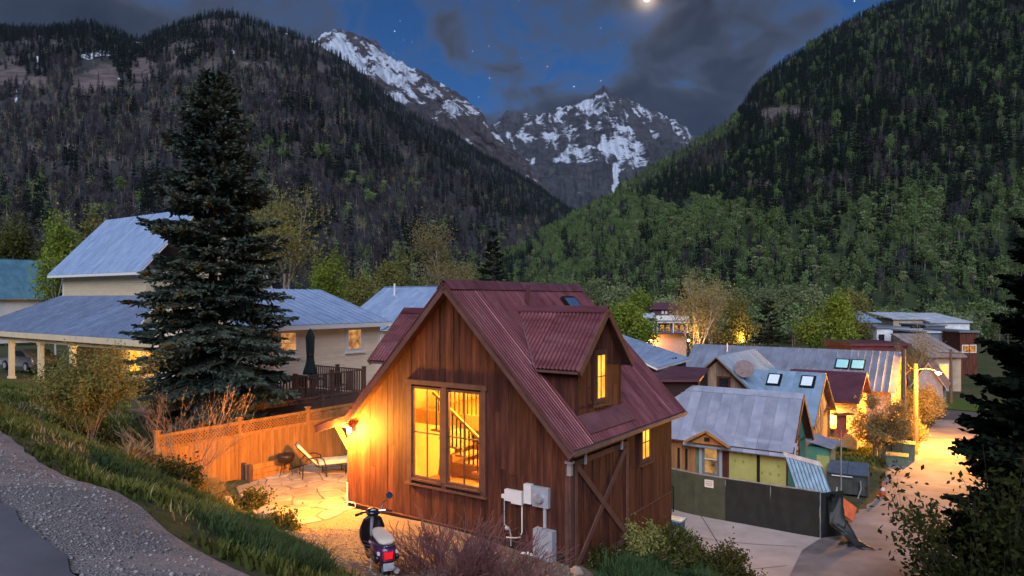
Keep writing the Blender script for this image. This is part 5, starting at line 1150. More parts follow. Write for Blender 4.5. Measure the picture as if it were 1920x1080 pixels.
tl_ = MB().loft([[Vector((x, -.935 + .03 * abs(x) / .08, z)) for x, z in ((-.085, .5), (.085, .5), (.1, .64), (-.1, .64))], [Vector((x, -.965, z)) for x, z in ((-.06, .52), (.06, .52), (.07, .62), (-.07, .62))]]).build('tail_light', M('red_lens', (.75, .012, .02), .2, var=.1, bump=0, emit=(1, .02, .03), estr=.25), sco)
MB().tube([(-.1, -.94, .49), (.1, -.94, .49), (.115, -.93, .655), (-.115, -.93, .655), (-.1, -.94, .49)], .01, 6).build('lamp_rim', m_chr, tl_)
MB().cbox((0, -.93, .37), (.2, .015, .13), Matrix.Rotation(R(-12), 3, 'X')).build('licence_plate', m_grey, sco)
MB().loft([ell(-.9, .42, .09, .03), ell(-.75, .44, .1, .05), ell(-.55, .42, .09, .06)]).build('rear_mudguard', m_sblk, sco, True)
MB().tube([(.12, -.35, .25), (.14, -.6, .24), (.15, -.92, .27)], [.03, .05, .05], 10).build('exhaust', m_grey, sco)
MB().tube([(-.14, -.1, .28), (-.17, -.22, .02)], .014, 6).tube([(.14, -.1, .28), (.17, -.22, .02)], .014, 6).build('stand', m_grey, sco)

# ------------------------------------------------------------------ construction fence with green screens and tarp
cf = thing('construction_fence', 'chain-link construction fence covered in green screens on the concrete pad', 'fence', (10.39, 23.6, 0), ROT)
m_gal = M('galvanised', (.45, .45, .46), .45, bump=0, metal=.6); m_scr = M('green_screen', (.055, .062, .036), .8, scale=2, bump=.3, bscale=120, dist=.004, rand=.06); m_tarp = M('black_tarp', (.017, .021, .020), .5, scale=3, bump=.25, bscale=10)
def fz(x): p = Vector((10.39, 23.6, 0)) + UX * x; return float(zgrid(p.x, p.y))
xs_ = [0, -1.62, -3.2, -4.35, -5.2, -6.6, -8.0]
for x in xs_: MB().tube([(x, 0, fz(x)), (x, 0, fz(x) + 1.62)], .025, 8).build('post', m_gal, cf)
def cloth(x0, x1, z0, z1, nx, nz, y, amp, seed, mat, nm, parent, fold=6., hem=0.):
    V = []; 
    for j in range(nz + 1):
        for i in range(nx + 1):
            x = x0 + (x1 - x0) * i / nx; t = j / nz; z = (z0(x) + (z1(x) - z0(x)) * t)
            d = amp * (float(fbm(i / nx * fold + seed, t * 2 + seed, 3, seed)) - .5) * 2 * (1 - abs(2 * t - 1) ** 4 * .8); V.append((x, y + d, z))
    return link(nm, npmesh(nm, V, gridfaces(nx + 1, nz + 1), mat, True), parent)
for a, b in zip(xs_[:-1], xs_[1:]):
    tarp = a > -3.1
    MB().beam((a, 0, fz(a) + 1.6), (b, 0, fz(b) + 1.6), .035, .035).build('rail', m_gal, cf)
    if not tarp: MB().beam((a, 0, fz(a) + .05), (b, 0, fz(b) + .05), .03, .03).build('rail', m_gal, cf)
    cloth(a, b, lambda x: fz(x) + .02, lambda x: fz(x) + 1.58, 24, 14, -.035, .05 if tarp else .02, int(-a * 7), m_tarp if tarp else m_scr, 'tarp' if tarp else 'screen', cf, 5)
sg = MB().box(-3.62, -3.95, -.075, -.065, fz(-3.8) + 1.18, fz(-3.8) + 1.46).build('notice', M('notice_white', (.72, .68, .58), .6, var=.04, bump=0), cf)
for k, (wd, z) in enumerate(((.24, .2), (.26, .13), (.2, .07))):      # printed lines on the notice
    MB().box(-3.785 - wd / 2, -3.785 + wd / 2, -.079, -.076, fz(-3.8) + 1.18 + z, fz(-3.8) + 1.205 + z).build('print', M('notice_ink%d' % k, (.25, .22, .2), .7, bump=0), sg)
# return side and drape that falls on the lane
rt = cloth(0, 1.0, lambda x: -2.78, lambda x: -1.25, 14, 14, 0, .16, 41, m_tarp, 'drape', cf, 3)
rt.rotation_euler = (0, 0, R(52)); rt.location = (0, .0, 0)
dp = MB(); rings = []
for i in range(15):
    t = i / 14; r = .30 * (1 - t) ** .7 + .06; z = .04 + 1.45 * (1 - t) ** 2.2; c = Vector((.42 + 1.25 * t ** 1.4, .1 - .55 * t + .1 * math.sin(5 * t), -2.72 + z * .9))
    rings.append([c + Vector((math.cos(a) * r * (.55 + .2 * math.sin(3 * a + i)), math.sin(a) * r * (.8 + .25 * math.cos(5 * a - i * .6)), (.05 + .03 * math.sin(4 * a)) * math.sin(a) + (-.5 * z * (1 - t) if math.sin(a) < 0 else 0))) for a in np.linspace(0, 2 * math.pi, 19)[:-1]])
dp.loft(rings).build('fallen_tarp', m_tarp, cf, True)
for k in range(3):
    a0 = k * 1.3; MB().tube([(1.0 + .28 * k + .3 * math.cos(t + a0), -.35 - .1 * k + .2 * math.sin(t * 1.3 + a0), -2.7) for t in np.linspace(0, 3.6, 12)], [.05 + .03 * math.sin(i) ** 2 for i in range(12)], 7).build('tarp_fold', m_tarp, cf, True)
gate = thing('black_post', 'thin black metal hoop rail beside the cabin corner', 'rail', Vector((10.39, 23.6, 0)) + UX * -5.05 + VY * -.35, ROT)
MB().tube([(0, 0, fz(-5)), (0, 0, fz(-5) + 1.05), (-.6, 0, fz(-5) + 1.07)], .025, 6).build('hoop', m_black, gate)
# blue-grey corrugated sheet leaning behind the fence
cs = thing('leaning_metal_sheet', 'blue corrugated metal sheet leaning on the dark tarp fence', 'metal sheet', at(1500, 905, 25.2), ROT + R(8))
m_bcor = M('blue_sheet', (.22, .33, .42), .35, metal=.4, bump=.05)
corrugated(cs, 'sheet', (1.12, -.3, -.36), (-.15, -.1, -.15), (.72, .25, .58), m_bcor, pitch=.14, amp=.022, sheet_w=3)
MB().slab([(.72, .25, .6), (-.55, .45, .8), (-.62, .5, .93), (.65, .3, .73)], (0, .03, .02)).build('cap_flashing', M('pale_flashing', (.55, .47, .45), .5, bump=.05), cs)
MB().slab([(1.12, -.28, -.4), (1.2, -.1, .02), (1.2, -.1, -1.2), (1.12, -.28, -1.2)], (.03, 0, 0)).build('ply_board', M('pale_ply', (.5, .42, .3), .8), cs)
MB().beam((.4, .25, .5), (.4, .6, -2.2), .06, .06).build('prop', m_cedar, cs); MB().beam((.9, -.2, -.3), (.9, -.1, -1.6), .06, .06).build('prop', m_cedar, cs)

# ------------------------------------------------------------------ small green cabin with standing-seam roof
E = at(1486, 850, 28.0)
gc = thing('green_cabin', 'small green and timber cabin with grey standing-seam roof under renovation', 'house', (E.x, E.y, 0), ROT)
m_seam = M('grey_seam_roof', (.34, .37, .46), .42, scale=1.1, bump=.06, metal=.35, rand=.13, c2=(.26, .29, .37), c3=(.44, .47, .55)); m_greenw = M('green_sheathing', (.09, .25, .17), .7, scale=2, bump=.08); m_yelw = M('yellow_sheathing', (.44, .42, .13), .6, scale=1.8, bump=.06, c2=(.36, .35, .10), c3=(.5, .48, .18))
ZE, ZR = -.89, 1.25
gw = MB().box(-8.2, -.25, .3, 3.5, -3.6, ZE + .12).slab([(-.25, .3, ZE), (-.25, 3.5, ZE), (-.25, 1.9, ZR - .15)], (-.1, 0, 0)).build('wall', m_greenw, gc)
gr = MB().slab([(-8.6, 0, ZE - .05), (0, 0, ZE - .05), (0, 1.9, ZR - .05), (-8.6, 1.9, ZR - .05)], (0, 0, .05)).slab([(-8.6, 3.8, ZE - .05), (0, 3.8, ZE - .05), (0, 1.9, ZR - .05), (-8.6, 1.9, ZR - .05)], (0, 0, .05)).build('roof', m_trim, gc)
seam_roof(gr, (-8.6, -.02, ZE), (0.02, -.02, ZE), (-8.6, 1.9, ZR), (.02, 1.9, ZR), m_seam, .47, .014, .035); seam_roof(gr, (-8.6, 3.82, ZE), (0.02, 3.82, ZE), (-8.6, 1.9, ZR), (.02, 1.9, ZR), m_seam, .47, .014, .035)
MB().slab([(-8.6, 1.7, ZR - .18), (.03, 1.7, ZR - .18), (.03, 1.9, ZR + .05), (-8.6, 1.9, ZR + .05)], (0, 0, .012)).slab([(-8.6, 2.1, ZR - .18), (.03, 2.1, ZR - .18), (.03, 1.9, ZR + .05), (-8.6, 1.9, ZR + .05)], (0, 0, .012)).build('ridge_cap', m_seam, gr)
for k in range(9): MB().slab([(-4.55 + k * .52, -.05, ZE - .22), (-4.04 + k * .52, -.05, ZE - .22), (-4.04 + k * .52, .28, ZE + .33), (-4.55 + k * .52, .28, ZE + .33)], Vector((0, -.02, .045))).build('eave_panel', m_seam, gr)
for y0, z0 in ((0, ZE), (3.8, ZE)): MB().beam((.03, y0, z0 - .09), (.03, 1.9, ZR - .09), .05, .16).build('barge_board', m_wood, gr)
# front wall panels
board_wall(gw, -8.2, -4.05, .2, lambda x: -3.5, lambda x: ZE + .05, M('orange_boards', (.34, .16, .06), .75, scale=3, stretch=(3, 3, .4), bump=.3, rand=.2), .29, seed=51)
for x in (-4.9, -4.55): MB().box(x, x + .1, .24, .262, -2.2, -1.3).build('slot', m_dark, gw)
MB().box(-2.62, -1.46, .25, .29, -3.5, ZE).build('panel', m_yelw, gw); MB().box(-1.34, -.3, .25, .29, -3.5, ZE).build('panel', m_yelw, gw); MB().box(-1.46, -1.34, .22, .29, -3.5, ZE).build('stud', m_dark, gw); MB().box(-.3, -.24, .23, .29, -3.5, ZE + .05).build('corner_board', m_wood, gw)
rk_ = random.Random(8)
for k in range(9):      # faint stencil marks on the yellow sheathing
    x = -2.4 + (k % 3) * .33 + (k // 5) * 1.1; z = -1.25 - (k // 3) * .35; MB().box(x, x + .09, .243, .2495, z, z + .12).build('stencil', M('stencil%d' % k, (.30, .29, .08), .7, bump=0), gw)
board_wall(gw, -2.95, -2.62, .16, lambda x: -3.5, lambda x: ZE, m_wood, .27, seed=52)
# entry gable with half-glazed door
MB().slab([(-4.35, -.35, ZE + .02), (-3.42, -.35, ZE + .55), (-3.42, 1.1, ZE + .55), (-4.35, 1.1, ZE + .02)], (0, 0, .05)).slab([(-2.45, -.35, ZE - .02), (-3.42, -.35, ZE + .55), (-3.42, 1.1, ZE + .55), (-2.45, 1.1, ZE - .02)], (0, 0, .05)).build('porch_roof', m_seam, gc)
for a, b in ((-4.37, -3.42), (-2.43, -3.42)): MB().beam((a, -.37, ZE + .01), (b, -.37, ZE + .56), .04, .1).build('porch_fascia', m_cedar, gc)
MB().slab([(-4.1, -.2, ZE), (-2.7, -.2, ZE), (-3.42, -.2, ZE + .46)], (0, .06, 0)).build('porch_gable', m_cedar, gc)
MB().cbox((-3.42, -.22, ZE + .2), (.22, .03, .16)).build('vent', m_dark, gc)
dr_ = MB().box(-3.9, -3.78, .17, .29, -3.4, ZE).box(-3.02, -2.9, .17, .29, -3.4, ZE).box(-3.78, -3.02, .17, .29, ZE - .06, ZE).build('door_frame', m_grey, gc)
dd = MB().box(-3.78, -3.02, .22, .27, -3.4, ZE - .07).build('door', M('door_grey', (.16, .18, .2), .5, bump=.05), gc); MB().box(-3.66, -3.14, .20, .222, -2.2, ZE - .2).build('pane', emitmat('door_glow', (1., .5, .15), .35, scale=2.5, c2=(.06, .05, .05)), dd); MB().box(-3.67, -3.13, .19, .2, -1.62, -1.58).build('muntin', m_white, dd)
# gable side window with slats, lean-to, yellow ply
window(gw, 1.35, 2.1, -2.2, -.6, -.24, m_wood, e_warm2, fw=.08, mull=(1, 5), axis='y', side=1, depth=.06, trim=.06, bar=.05)
MB().slab([(-.2, 3.4, ZE - .1), (.9, 3.4, ZE - .35), (.9, 5.2, ZE - .35), (-.2, 5.2, ZE - .1)], (0, 0, .06)).build('lean_to_roof', m_seam, gc)
MB().box(-.2, .7, 3.6, 5.0, -3.6, ZE - .35).build('lean_to_wall', m_greenw, gc); MB().box(.2, .72, 3.57, 3.6, -3.6, ZE - .7).build('ply_panel', m_yelw, gc); MB().box(.71, .74, 3.9, 4.9, -3.6, ZE - .5).build('osb_panel', M('osb', (.48, .34, .16), .8, scale=14, bump=.2), gc)

# ------------------------------------------------------------------ gabled timber cabin with dish
A = at(1347, 670, 38); 
tc_ = thing('timber_gable_house', 'weathered timber gabled house with blue metal roof and satellite dish', 'house', (A.x, A.y, 0), ROT)
m_weath = M('weathered_boards', (.27, .17, .105), .8, scale=3, stretch=(3, 3, .35), bump=.3, rand=.3, c2=(.16, .10, .065), c3=(.38, .26, .17)); m_blue2 = M('blue_grey_roof', (.30, .42, .54), .4, scale=1, bump=.05, metal=.35, rand=.07)
fwall = MB().slab([(-2.3, 0.02, -3.6), (2.3, .02, -3.6), (2.3, .02, -.05), (0, .02, 2.0), (-2.3, .02, .1)], (0, .1, 0)).build('front_wall', m_wood_dk, tc_)
board_wall(fwall, -2.3, 2.3, .22, lambda x: -1.5, lambda x: 1.98 - abs(x) * .93, m_weath, .02, holes=[(-.02, .62, .2, 1.05)], breaks=[0], seed=61)
window(fwall, -.0, .6, .22, 1.03, .01, m_wood, m_dglass, fw=.05, mull=(0, 1), depth=.05, trim=.07)
MB().box(-2.3, -2.2, .12, 7, -3.6, 0).box(2.2, 2.3, .12, 7, -3.6, -.1).build('wall', m_weath, tc_)
tr_ = MB().slab([(-2.75, -.4, -.42), (0, -.4, 2.1), (0, 7, 2.1), (-2.75, 7, -.42)], (0, 0, .06)).slab([(2.75, -.4, -.42), (0, -.4, 2.1), (0, 7, 2.1), (2.75, 7, -.42)], (0, 0, .06)).build('roof', m_weath, tc_)
seam_roof(tr_, (2.77, -.42, -.35), (2.77, 7, -.35), (0, -.42, 2.17), (0, 7, 2.17), m_blue2, .42, .012, .03); seam_roof(tr_, (-2.77, -.42, -.35), (-2.77, 7, -.35), (0, -.42, 2.17), (0, 7, 2.17), m_blue2, .42, .012, .03)
dsh = MB().lathe([(.02, -.12), (.3, -.07), (.5, 0), (.52, .02), (.5, .02), (.3, -.05), (.02, -.1)], (1.35, .1, 1.55), 20, Matrix.Rotation(R(55), 3, 'X') @ Matrix.Rotation(R(20), 3, 'Y')).build('satellite_dish', M('dish_brown', (.22, .15, .14), .6, bump=.05), tc_, True)
MB().tube([(1.35, .2, 1.45), (1.4, .25, .9)], .03, 6).tube([(1.35, .0, 1.4), (1.3, -.35, 1.45)], .015, 5).build('mount', m_grey, dsh)
MB().tube([(.9, 1.0, 1.2), (.9, 1.0, 1.85)], .05, 8).build('vent_pipe', m_white, tr_); MB().tube([(-1.7, -.3, .3), (-1.7, -.3, 1.0)], .05, 8).build('vent_pipe', m_white, tr_)
# its wing with two skylights
Gq = at(1548, 703, 38)
wg = thing('skylight_house', 'blue metal roofed house with two bright skylights and lit slatted gable', 'house', (Gq.x, Gq.y, 0), ROT)
zr_, ze_ = 1.25, -1.2
ww = MB().box(-6, -.3, -2.6, 3, -4, ze_ + .25).slab([(-.3, -2.6, ze_ + .2), (-.3, 3, ze_ - .2), (-.3, 0, zr_ - .15)], (-.1, 0, 0)).build('wall', m_weath, wg)
wr = MB().slab([(-6, -3, ze_ - .05), (0, -3, ze_ - .05), (0, 0, zr_ - .05), (-6, 0, zr_ - .05)], (0, 0, .05)).slab([(-6, 3.4, ze_ - .3), (0, 3.4, ze_ - .3), (0, 0, zr_ - .05), (-6, 0, zr_ - .05)], (0, 0, .05)).build('roof', m_weath, wg)
seam_roof(wr, (-6, -3.02, ze_), (.02, -3.02, ze_), (-6, 0, zr_), (.02, 0, zr_), m_blue2, .5, .012, .03); seam_roof(wr, (-6, 3.42, ze_ - .25), (.02, 3.42, ze_ - .25), (-6, 0, zr_), (.02, 0, zr_), m_blue2, .5, .012, .03)
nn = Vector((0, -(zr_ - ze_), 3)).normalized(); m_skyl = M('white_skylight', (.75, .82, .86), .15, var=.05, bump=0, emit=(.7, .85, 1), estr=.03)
def wp(x, y, n=0.): return Vector((x, y, zr_ + y * (zr_ - ze_) / 3)) + nn * n
for x in (-2.9, -1.15):
    s_ = MB().slab([wp(x, -.95), wp(x + .75, -.95), wp(x + .75, -.28), wp(x, -.28)], nn * .12).build('skylight', m_black, wr); MB().slab([wp(x + .07, -.88, .122), wp(x + .62, -.88, .122), wp(x + .62, -.35, .122), wp(x + .07, -.35, .122)], nn * .01).build('pane', m_skyl, s_)
for y0 in (-2.2, -1.75, -1.3, -.85, -.4, .05, .5): MB().box(-.29, -.25, y0, y0 + .28, -1.9, min(zr_ - .4 + y0 * .8, zr_ - .4) - .5 if y0 < 0 else -.1).build('lit_pane', e_warm2, ww)
for y0 in (-2.35, -1.9, -1.45, -1.0, -.55, -.1, .35): MB().box(-.3, -.22, y0, y0 + .13, -2.2, ze_ + .1 + (2.6 + y0) * .75).build('slat', m_weath, ww)
MB().beam((.03, -3, ze_ - .1), (.03, 0, zr_ - .1), .05, .18).build('barge_board', m_weath, wr)
MB().box(-.3, .6, -2.6, .6, -2.45, -2.3).build('balcony', m_cedar, wg)

# ------------------------------------------------------------------ large seam-roofed house with skylights
B = at(1690, 660, 46)
bh = thing('long_roofed_house', 'long grey standing-seam roofed house with two cyan skylights beside the lane', 'house', (B.x, B.y, 0), ROT)
bz, be = 1.8, -.55
bw = MB().box(-14, -.25, -2.9, 3, -5, be + .2).slab([(-.25, -2.9, be), (-.25, 3, be), (-.25, 0, bz - .15)], (-.1, 0, 0)).build('wall', M('tan_siding', (.45, .34, .22), .75, bump=.1), bh)
br_ = MB().slab([(-14, -3.2, be - .05), (0, -3.2, be - .05), (0, 0, bz - .05), (-14, 0, bz - .05)], (0, 0, .05)).slab([(-14, 3.2, be - .05), (0, 3.2, be - .05), (0, 0, bz - .05), (-14, 0, bz - .05)], (0, 0, .05)).build('roof', m_cedar, bh)
m_seam2 = M('grey_blue_seam', (.25, .28, .35), .45, scale=.8, bump=.05, metal=.3, rand=.05)
seam_roof(br_, (-14, -3.22, be), (.02, -3.22, be), (-14, 0, bz), (.02, 0, bz), m_seam2, .42, .012, .04); seam_roof(br_, (-14, 3.22, be), (.02, 3.22, be), (-14, 0, bz), (.02, 0, bz), m_seam2, .42, .012, .04)
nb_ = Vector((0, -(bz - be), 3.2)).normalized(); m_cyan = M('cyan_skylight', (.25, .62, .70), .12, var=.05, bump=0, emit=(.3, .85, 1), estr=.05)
def bp(x, y, n=0.): return Vector((x, y, bz + y * (bz - be) / 3.2)) + nb_ * n
for x in (-3.75, -2.8):
    s_ = MB().slab([bp(x - .03, -1.65), bp(x + .83, -1.65), bp(x + .83, -.85), bp(x - .03, -.85)], nb_ * .1).build('skylight', m_black, br_); MB().slab([bp(x + .05, -1.57, .102), bp(x + .75, -1.57, .102), bp(x + .75, -.93, .102), bp(x + .05, -.93, .102)], nb_ * .01).build('pane', m_cyan, s_)
MB().tube([(-11.3, -.6, 1.2), (-11.3, -.6, 2.0)], .06, 6).build('vent_pipe', m_grey, br_); MB().tube([(-1.7, -2.6, -.3), (-1.7, -2.6, .4)], .08, 6).build('vent_pipe', m_gal, br_)
# dark red annex in front with lit porch wall
D = at(1620, 705, 41.5)
an = thing('red_roofed_annex', 'annex with plain dark red metal roof and bright lit wall below', 'house', (D.x, D.y, 0), ROT)
m_dred = M('dark_red_roof', (.14, .05, .065), .45, metal=.3, scale=1, bump=.05)
aw = MB().box(-4.2, -.2, -1.2, 2.4, -5, -.6).build('wall', M('amber_wall', (.55, .36, .16), .8, bump=.1), an); ar = MB().slab([(-4.4, -1.7, -.75), (0, -1.7, -.75), (0, 1.2, .72), (-4.4, 1.2, .72)], (0, 0, .08)).slab([(-4.4, 3, -.6), (0, 3, -.6), (0, 1.2, .72), (-4.4, 1.2, .72)], (0, 0, .08)).build('roof', m_dred, an)
lamp('annex_wall_light', (-2.2, -1.75, -1.5), 2600, (1., .50, .08), .1, an); MB().lathe([(.06, -.1), (.1, 0), (.06, .1)], (-2.2, -1.6, -1.5), 10).build('wall_lamp', e_bulb, an)
MB().box(-3.4, -2.7, -1.25, -1.21, -4.3, -2.2).build('door', m_wood, an); MB().box(-4.6, -1.2, -2.2, -1.2, -2.3, -2.2).build('porch_roof', m_cedar, an)
# hip-like blue roof and dark red low roof behind the cabin
hr = thing('low_blue_roof_house', 'low house behind the cabin with pale blue metal roof and row of snow guards', 'house', (0, 0, 0), 0)
q = [at(1150, 622, 41), at(1296, 672, 39.5), at(1232, 690, 34), at(1160, 655, 34)]
MB().slab([p + Vector((0, 0, -.12)) for p in q], (0, 0, .1)).build('roof_deck', m_white, hr); seam_roof(hr, q[3], q[2], q[0], q[1], m_blueroof, .5, .014, .03)
for k in range(9): p = at(1222 + k * 5.6, 682.5 - k * 1.1, 35.2 + .33 * k); MB().cbox(p + Vector((0, 0, .06)), (.1, .1, .09)).build('snow_guard', m_black, hr)
c_ = [p.copy() for p in q]; ce = sum(c_, Vector()) / 4
MB().slab([(ce + (p - ce) * .88 + Vector((0, 0, -.2))) for p in c_], (0, 0, -3.0)).build('wall', m_wood, hr)
lr2 = thing('low_red_roof_shed', 'low shed with dark red metal roof between the cabin and timber house', 'shed', (0, 0, 0), 0)
q2 = [at(1215, 683, 36), at(1330, 690, 36), at(1312, 712, 32), at(1205, 712, 32)]
MB().slab(q2, (0, 0, -.1)).build('roof', m_dred, lr2); MB().slab([p + Vector((0, .3, -.12)) for p in q2], (0, 0, -3.4)).build('wall', m_wood_dk, lr2)

# ------------------------------------------------------------------ lane furniture
dmp = thing('dumpster', 'dark green metal dumpster with sloping lid at the lane side', 'dumpster', ground(1590, 30.0), ROT + R(6))
m_dmp = M('dumpster_paint', (.05, .055, .05), .55, scale=3, bump=.15, c2=(.03, .034, .032), c3=(.085, .08, .065)); m_lid = M('lid_plastic', (.09, .11, .15), .5, bump=.05)
MB().slab([(-.78, -.5, .12), (-.78, .5, .12), (-.78, .5, 1.2), (-.78, -.5, .95)], (1.56, 0, 0)).build('bin', m_dmp, dmp)
for x in (-.8, .74): MB().box(x, x + .06, -.54, .54, .1, .95).build('rib', m_dmp, dmp)
for x in (-.79, .01): MB().slab([(x, -.58, .95), (x + .78, -.58, .95), (x + .78, .55, 1.24), (x, .55, 1.24)], (0, -.01, .05)).build('lid', m_lid, dmp)
MB().tube([(-.6, -.56, .86), (.2, -.56, .86)], .025, 6).build('handle', m_white, dmp)
for sx in (-1, 1):
    MB().lathe([(.07, -.03), (.07, .03)], (sx * .62, -.42, .07), 10, RXm).build('wheel', m_tyre, dmp); MB().lathe([(.07, -.03), (.07, .03)], (sx * .62, .42, .07), 10, RXm).build('wheel', m_tyre, dmp)
MB().tube([(.5, -.6, .75), (.52, -.62, .4), (.4, -.7, .02)], .03, 6).build('strap', m_gal, dmp)
stn = thing('flag_sign_stand', 'tall thin pole carrying a red-orange sign board and work flags', 'sign', ground(1577, 27.0), R(10))
MB().tube([(0, 0, 0), (0, 0, 3.2)], .025, 8).build('pole', m_gal, stn); m_org = M('orange_vinyl', (.55, .10, .03), .6, bump=.1)
MB().box(-.18, .22, -.02, .02, 3.1, 3.75).box(-.32, .45, -.16, .16, 3.78, 3.83).build('sign_board', M('red_board', (.28, .06, .035), .6), stn)
for a in (-40, -15, 20, 50): MB().cbox((.2 * math.sin(R(a)), 0, 3.0 - .0 + .12 * math.cos(R(a))), (.12, .01, .4), Matrix.Rotation(R(a), 3, 'Y')).build('flag', m_org, stn)
MB().tube([(.05, 0, 2.85), (.75, -.1, 3.25)], .025, 6).tube([(0, 0, 2.85), (-.3, 0, 3.1)], .02, 6).build('flag_staff', m_org, stn)
for k in range(4): a = k * math.pi / 2 + .4; MB().tube([(0, 0, .3), (.5 * math.cos(a), .5 * math.sin(a), .01)], .018, 5).build('leg', m_gal, stn)
dsg = thing('diamond_sign', 'orange diamond work sign lying tilted beside the draped tarp', 'sign', ground(1590, 25.6), R(20))
MB().cbox((0, 0, .48), (.62, .015, .62), Matrix.Rotation(R(-28), 3, 'X') @ Matrix.Rotation(R(42), 3, 'Y')).build('panel', m_org, dsg); MB().cbox((0, -.012, .48), (.56, .004, .56), Matrix.Rotation(R(-28), 3, 'X') @ Matrix.Rotation(R(42), 3, 'Y')).build('face', M('orange_face', (.70, .14, .05), .5, bump=0), dsg)
for s in (-1, 1): MB().tube([(s * .1, .1, .6), (s * .3, .35, .0)], .015, 5).build('leg', m_gal, dsg)
cn = thing('traffic_cone', 'small orange traffic cone standing on the lane', 'cone', ground(1655, 29.5), 0)
MB().lathe([(.13, .03), (.11, .15), (.05, .6), (.03, .65)], (0, 0, 0), 14).build('cone', m_org, cn, True); MB().box(-.2, .2, -.2, .2, 0, .035).build('base', m_org, cn); MB().lathe([(.095, .28), (.075, .42)], (0, 0, 0), 14).build('band', m_white, cn)
m_ubox = M('utility_green', (.10, .13, .09), .6, scale=3, bump=.1)
for px_, Y_, w_, d_, h_, lb in ((1672, 38.5, .9, .8, 1.0, 'tall green utility cabinet nearest the gnarled lit tree'), (1690, 38.3, 1.3, .7, .95, 'wide green transformer box in front of the dark pole'), (1682, 36.8, 1.0, .6, .55, 'small low utility box nearest the lane')):
    u = thing('utility_box', lb, 'utility box', ground(px_, Y_), ROT + R(4), 'utility boxes at the pole foot'); MB().box(-w_ / 2, w_ / 2, -d_ / 2, d_ / 2, 0, h_ - .06).build('cabinet', m_ubox, u); MB().slab([(-w_ / 2 - .03, -d_ / 2 - .03, h_ - .06), (w_ / 2 + .03, -d_ / 2 - .03, h_ - .06), (w_ / 2 + .03, d_ / 2 + .03, h_), (-w_ / 2 - .03, d_ / 2 + .03, h_)], (0, 0, .05)).build('lid', m_ubox, u); MB().box(-.02, .02, -d_ / 2 - .02, -d_ / 2, .2, h_ - .2).build('latch', m_black, u)
bnb = thing('blue_bin', 'blue and white plastic bin at the cabin back corner', 'bin', Vector((4.47, 19.1, float(zgrid(4.47, 19.1)))), ROT)
MB().loft([[Vector((sx * a, sy * a * .8, z)) for sx, sy in ((-1, -1), (1, -1), (1, 1), (-1, 1))] for a, z in ((.17, 0), (.21, .5))]).build('bin', M('blue_plastic', (.05, .13, .26), .5, bump=.05), bnb); MB().box(-.24, .24, -.2, .2, .5, .55).build('lid', M('pale_blue_lid', (.2, .3, .42), .5, bump=0), bnb)
# utility poles and street light
m_pole = M('pole_wood', (.13, .085, .055), .9, scale=4, stretch=(3, 3, .3), bump=.4, bscale=20)
def upole(label, px_, Y_, top_py, arm=True):
    b = ground(px_, Y_); t = at(px_, top_py, Y_); h = t.z - b.z; p = thing('utility_pole', label, 'pole', b, ROT, 'wooden utility poles along the lane'); MB().tube([(0, 0, -.3), (0, 0, h)], [.16, .11], 10).build('pole', m_pole, p)
    if arm:
        MB().beam((-.9, 0, h - .35), (.9, 0, h - .35), .09, .11).build('cross_arm', m_pole, p)
        for x in (-.8, -.4, .4, .8): MB().lathe([(.03, 0), (.05, .05), (.03, .12)], (x, 0, h - .29), 8).build('insulator', m_grey, p)
    return p, h
upole('tall dark wooden pole against the long roofed house', 1694, 40, 655, False)
p2_, h2_ = upole('lit wooden pole carrying the glowing street lamp', 1717, 44.5, 682, False)
ar_ = MB().tube([(0, 0, h2_ - .4), (.6, -.55, h2_ - .2), (1.3, -1.18, h2_ - .26)], .035, 6).build('lamp_arm', m_gal, p2_); MB().beam((-.8, .5, h2_ - .9), (.05, 0, h2_ - .15), .05, .05).build('brace', m_pole, p2_)
LP = (1.3, -1.2, h2_ - .36); hd_ = MB().lathe([(.05, .14), (.16, .08), (.2, 0)], LP, 12).build('lamp_head', m_gal, p2_); MB().lathe([(.17, 0), (.13, -.1), (.04, -.14)], LP, 12).build('bulb', emitmat('street_bulb', (1, .75, .35), 60.), p2_, True)
lamp('street_light', (LP[0], LP[1], LP[2] - .35), 9000, (1., .37, .035), .15, p2_)
upole('thin pole with cross arm beside the tan house at the lane end', 1783, 66, 655, True)
for a, b in (((1717, 690, 44.5), (1783, 668, 66)), ((1717, 694, 44.5), (1783, 672, 66)), ((1694, 665, 40), (1717, 690, 44.5))):
    A_, B_ = at(*a), at(*b); tag(MB().tube([A_.lerp(B_, t) + Vector((0, 0, -.35 * math.sin(math.pi * t))) for t in np.linspace(0, 1, 9)], .012, 4).build('overhead_wire', m_black), {1717: {690: 'upper overhead wire between the lit pole and the far pole', 694: 'lower overhead wire between the lit pole and the far pole'}, 1694: {665: 'overhead wire from the dark pole to the lit pole'}}[a[0]][a[1]], 'wire', 'overhead wires along the lane')

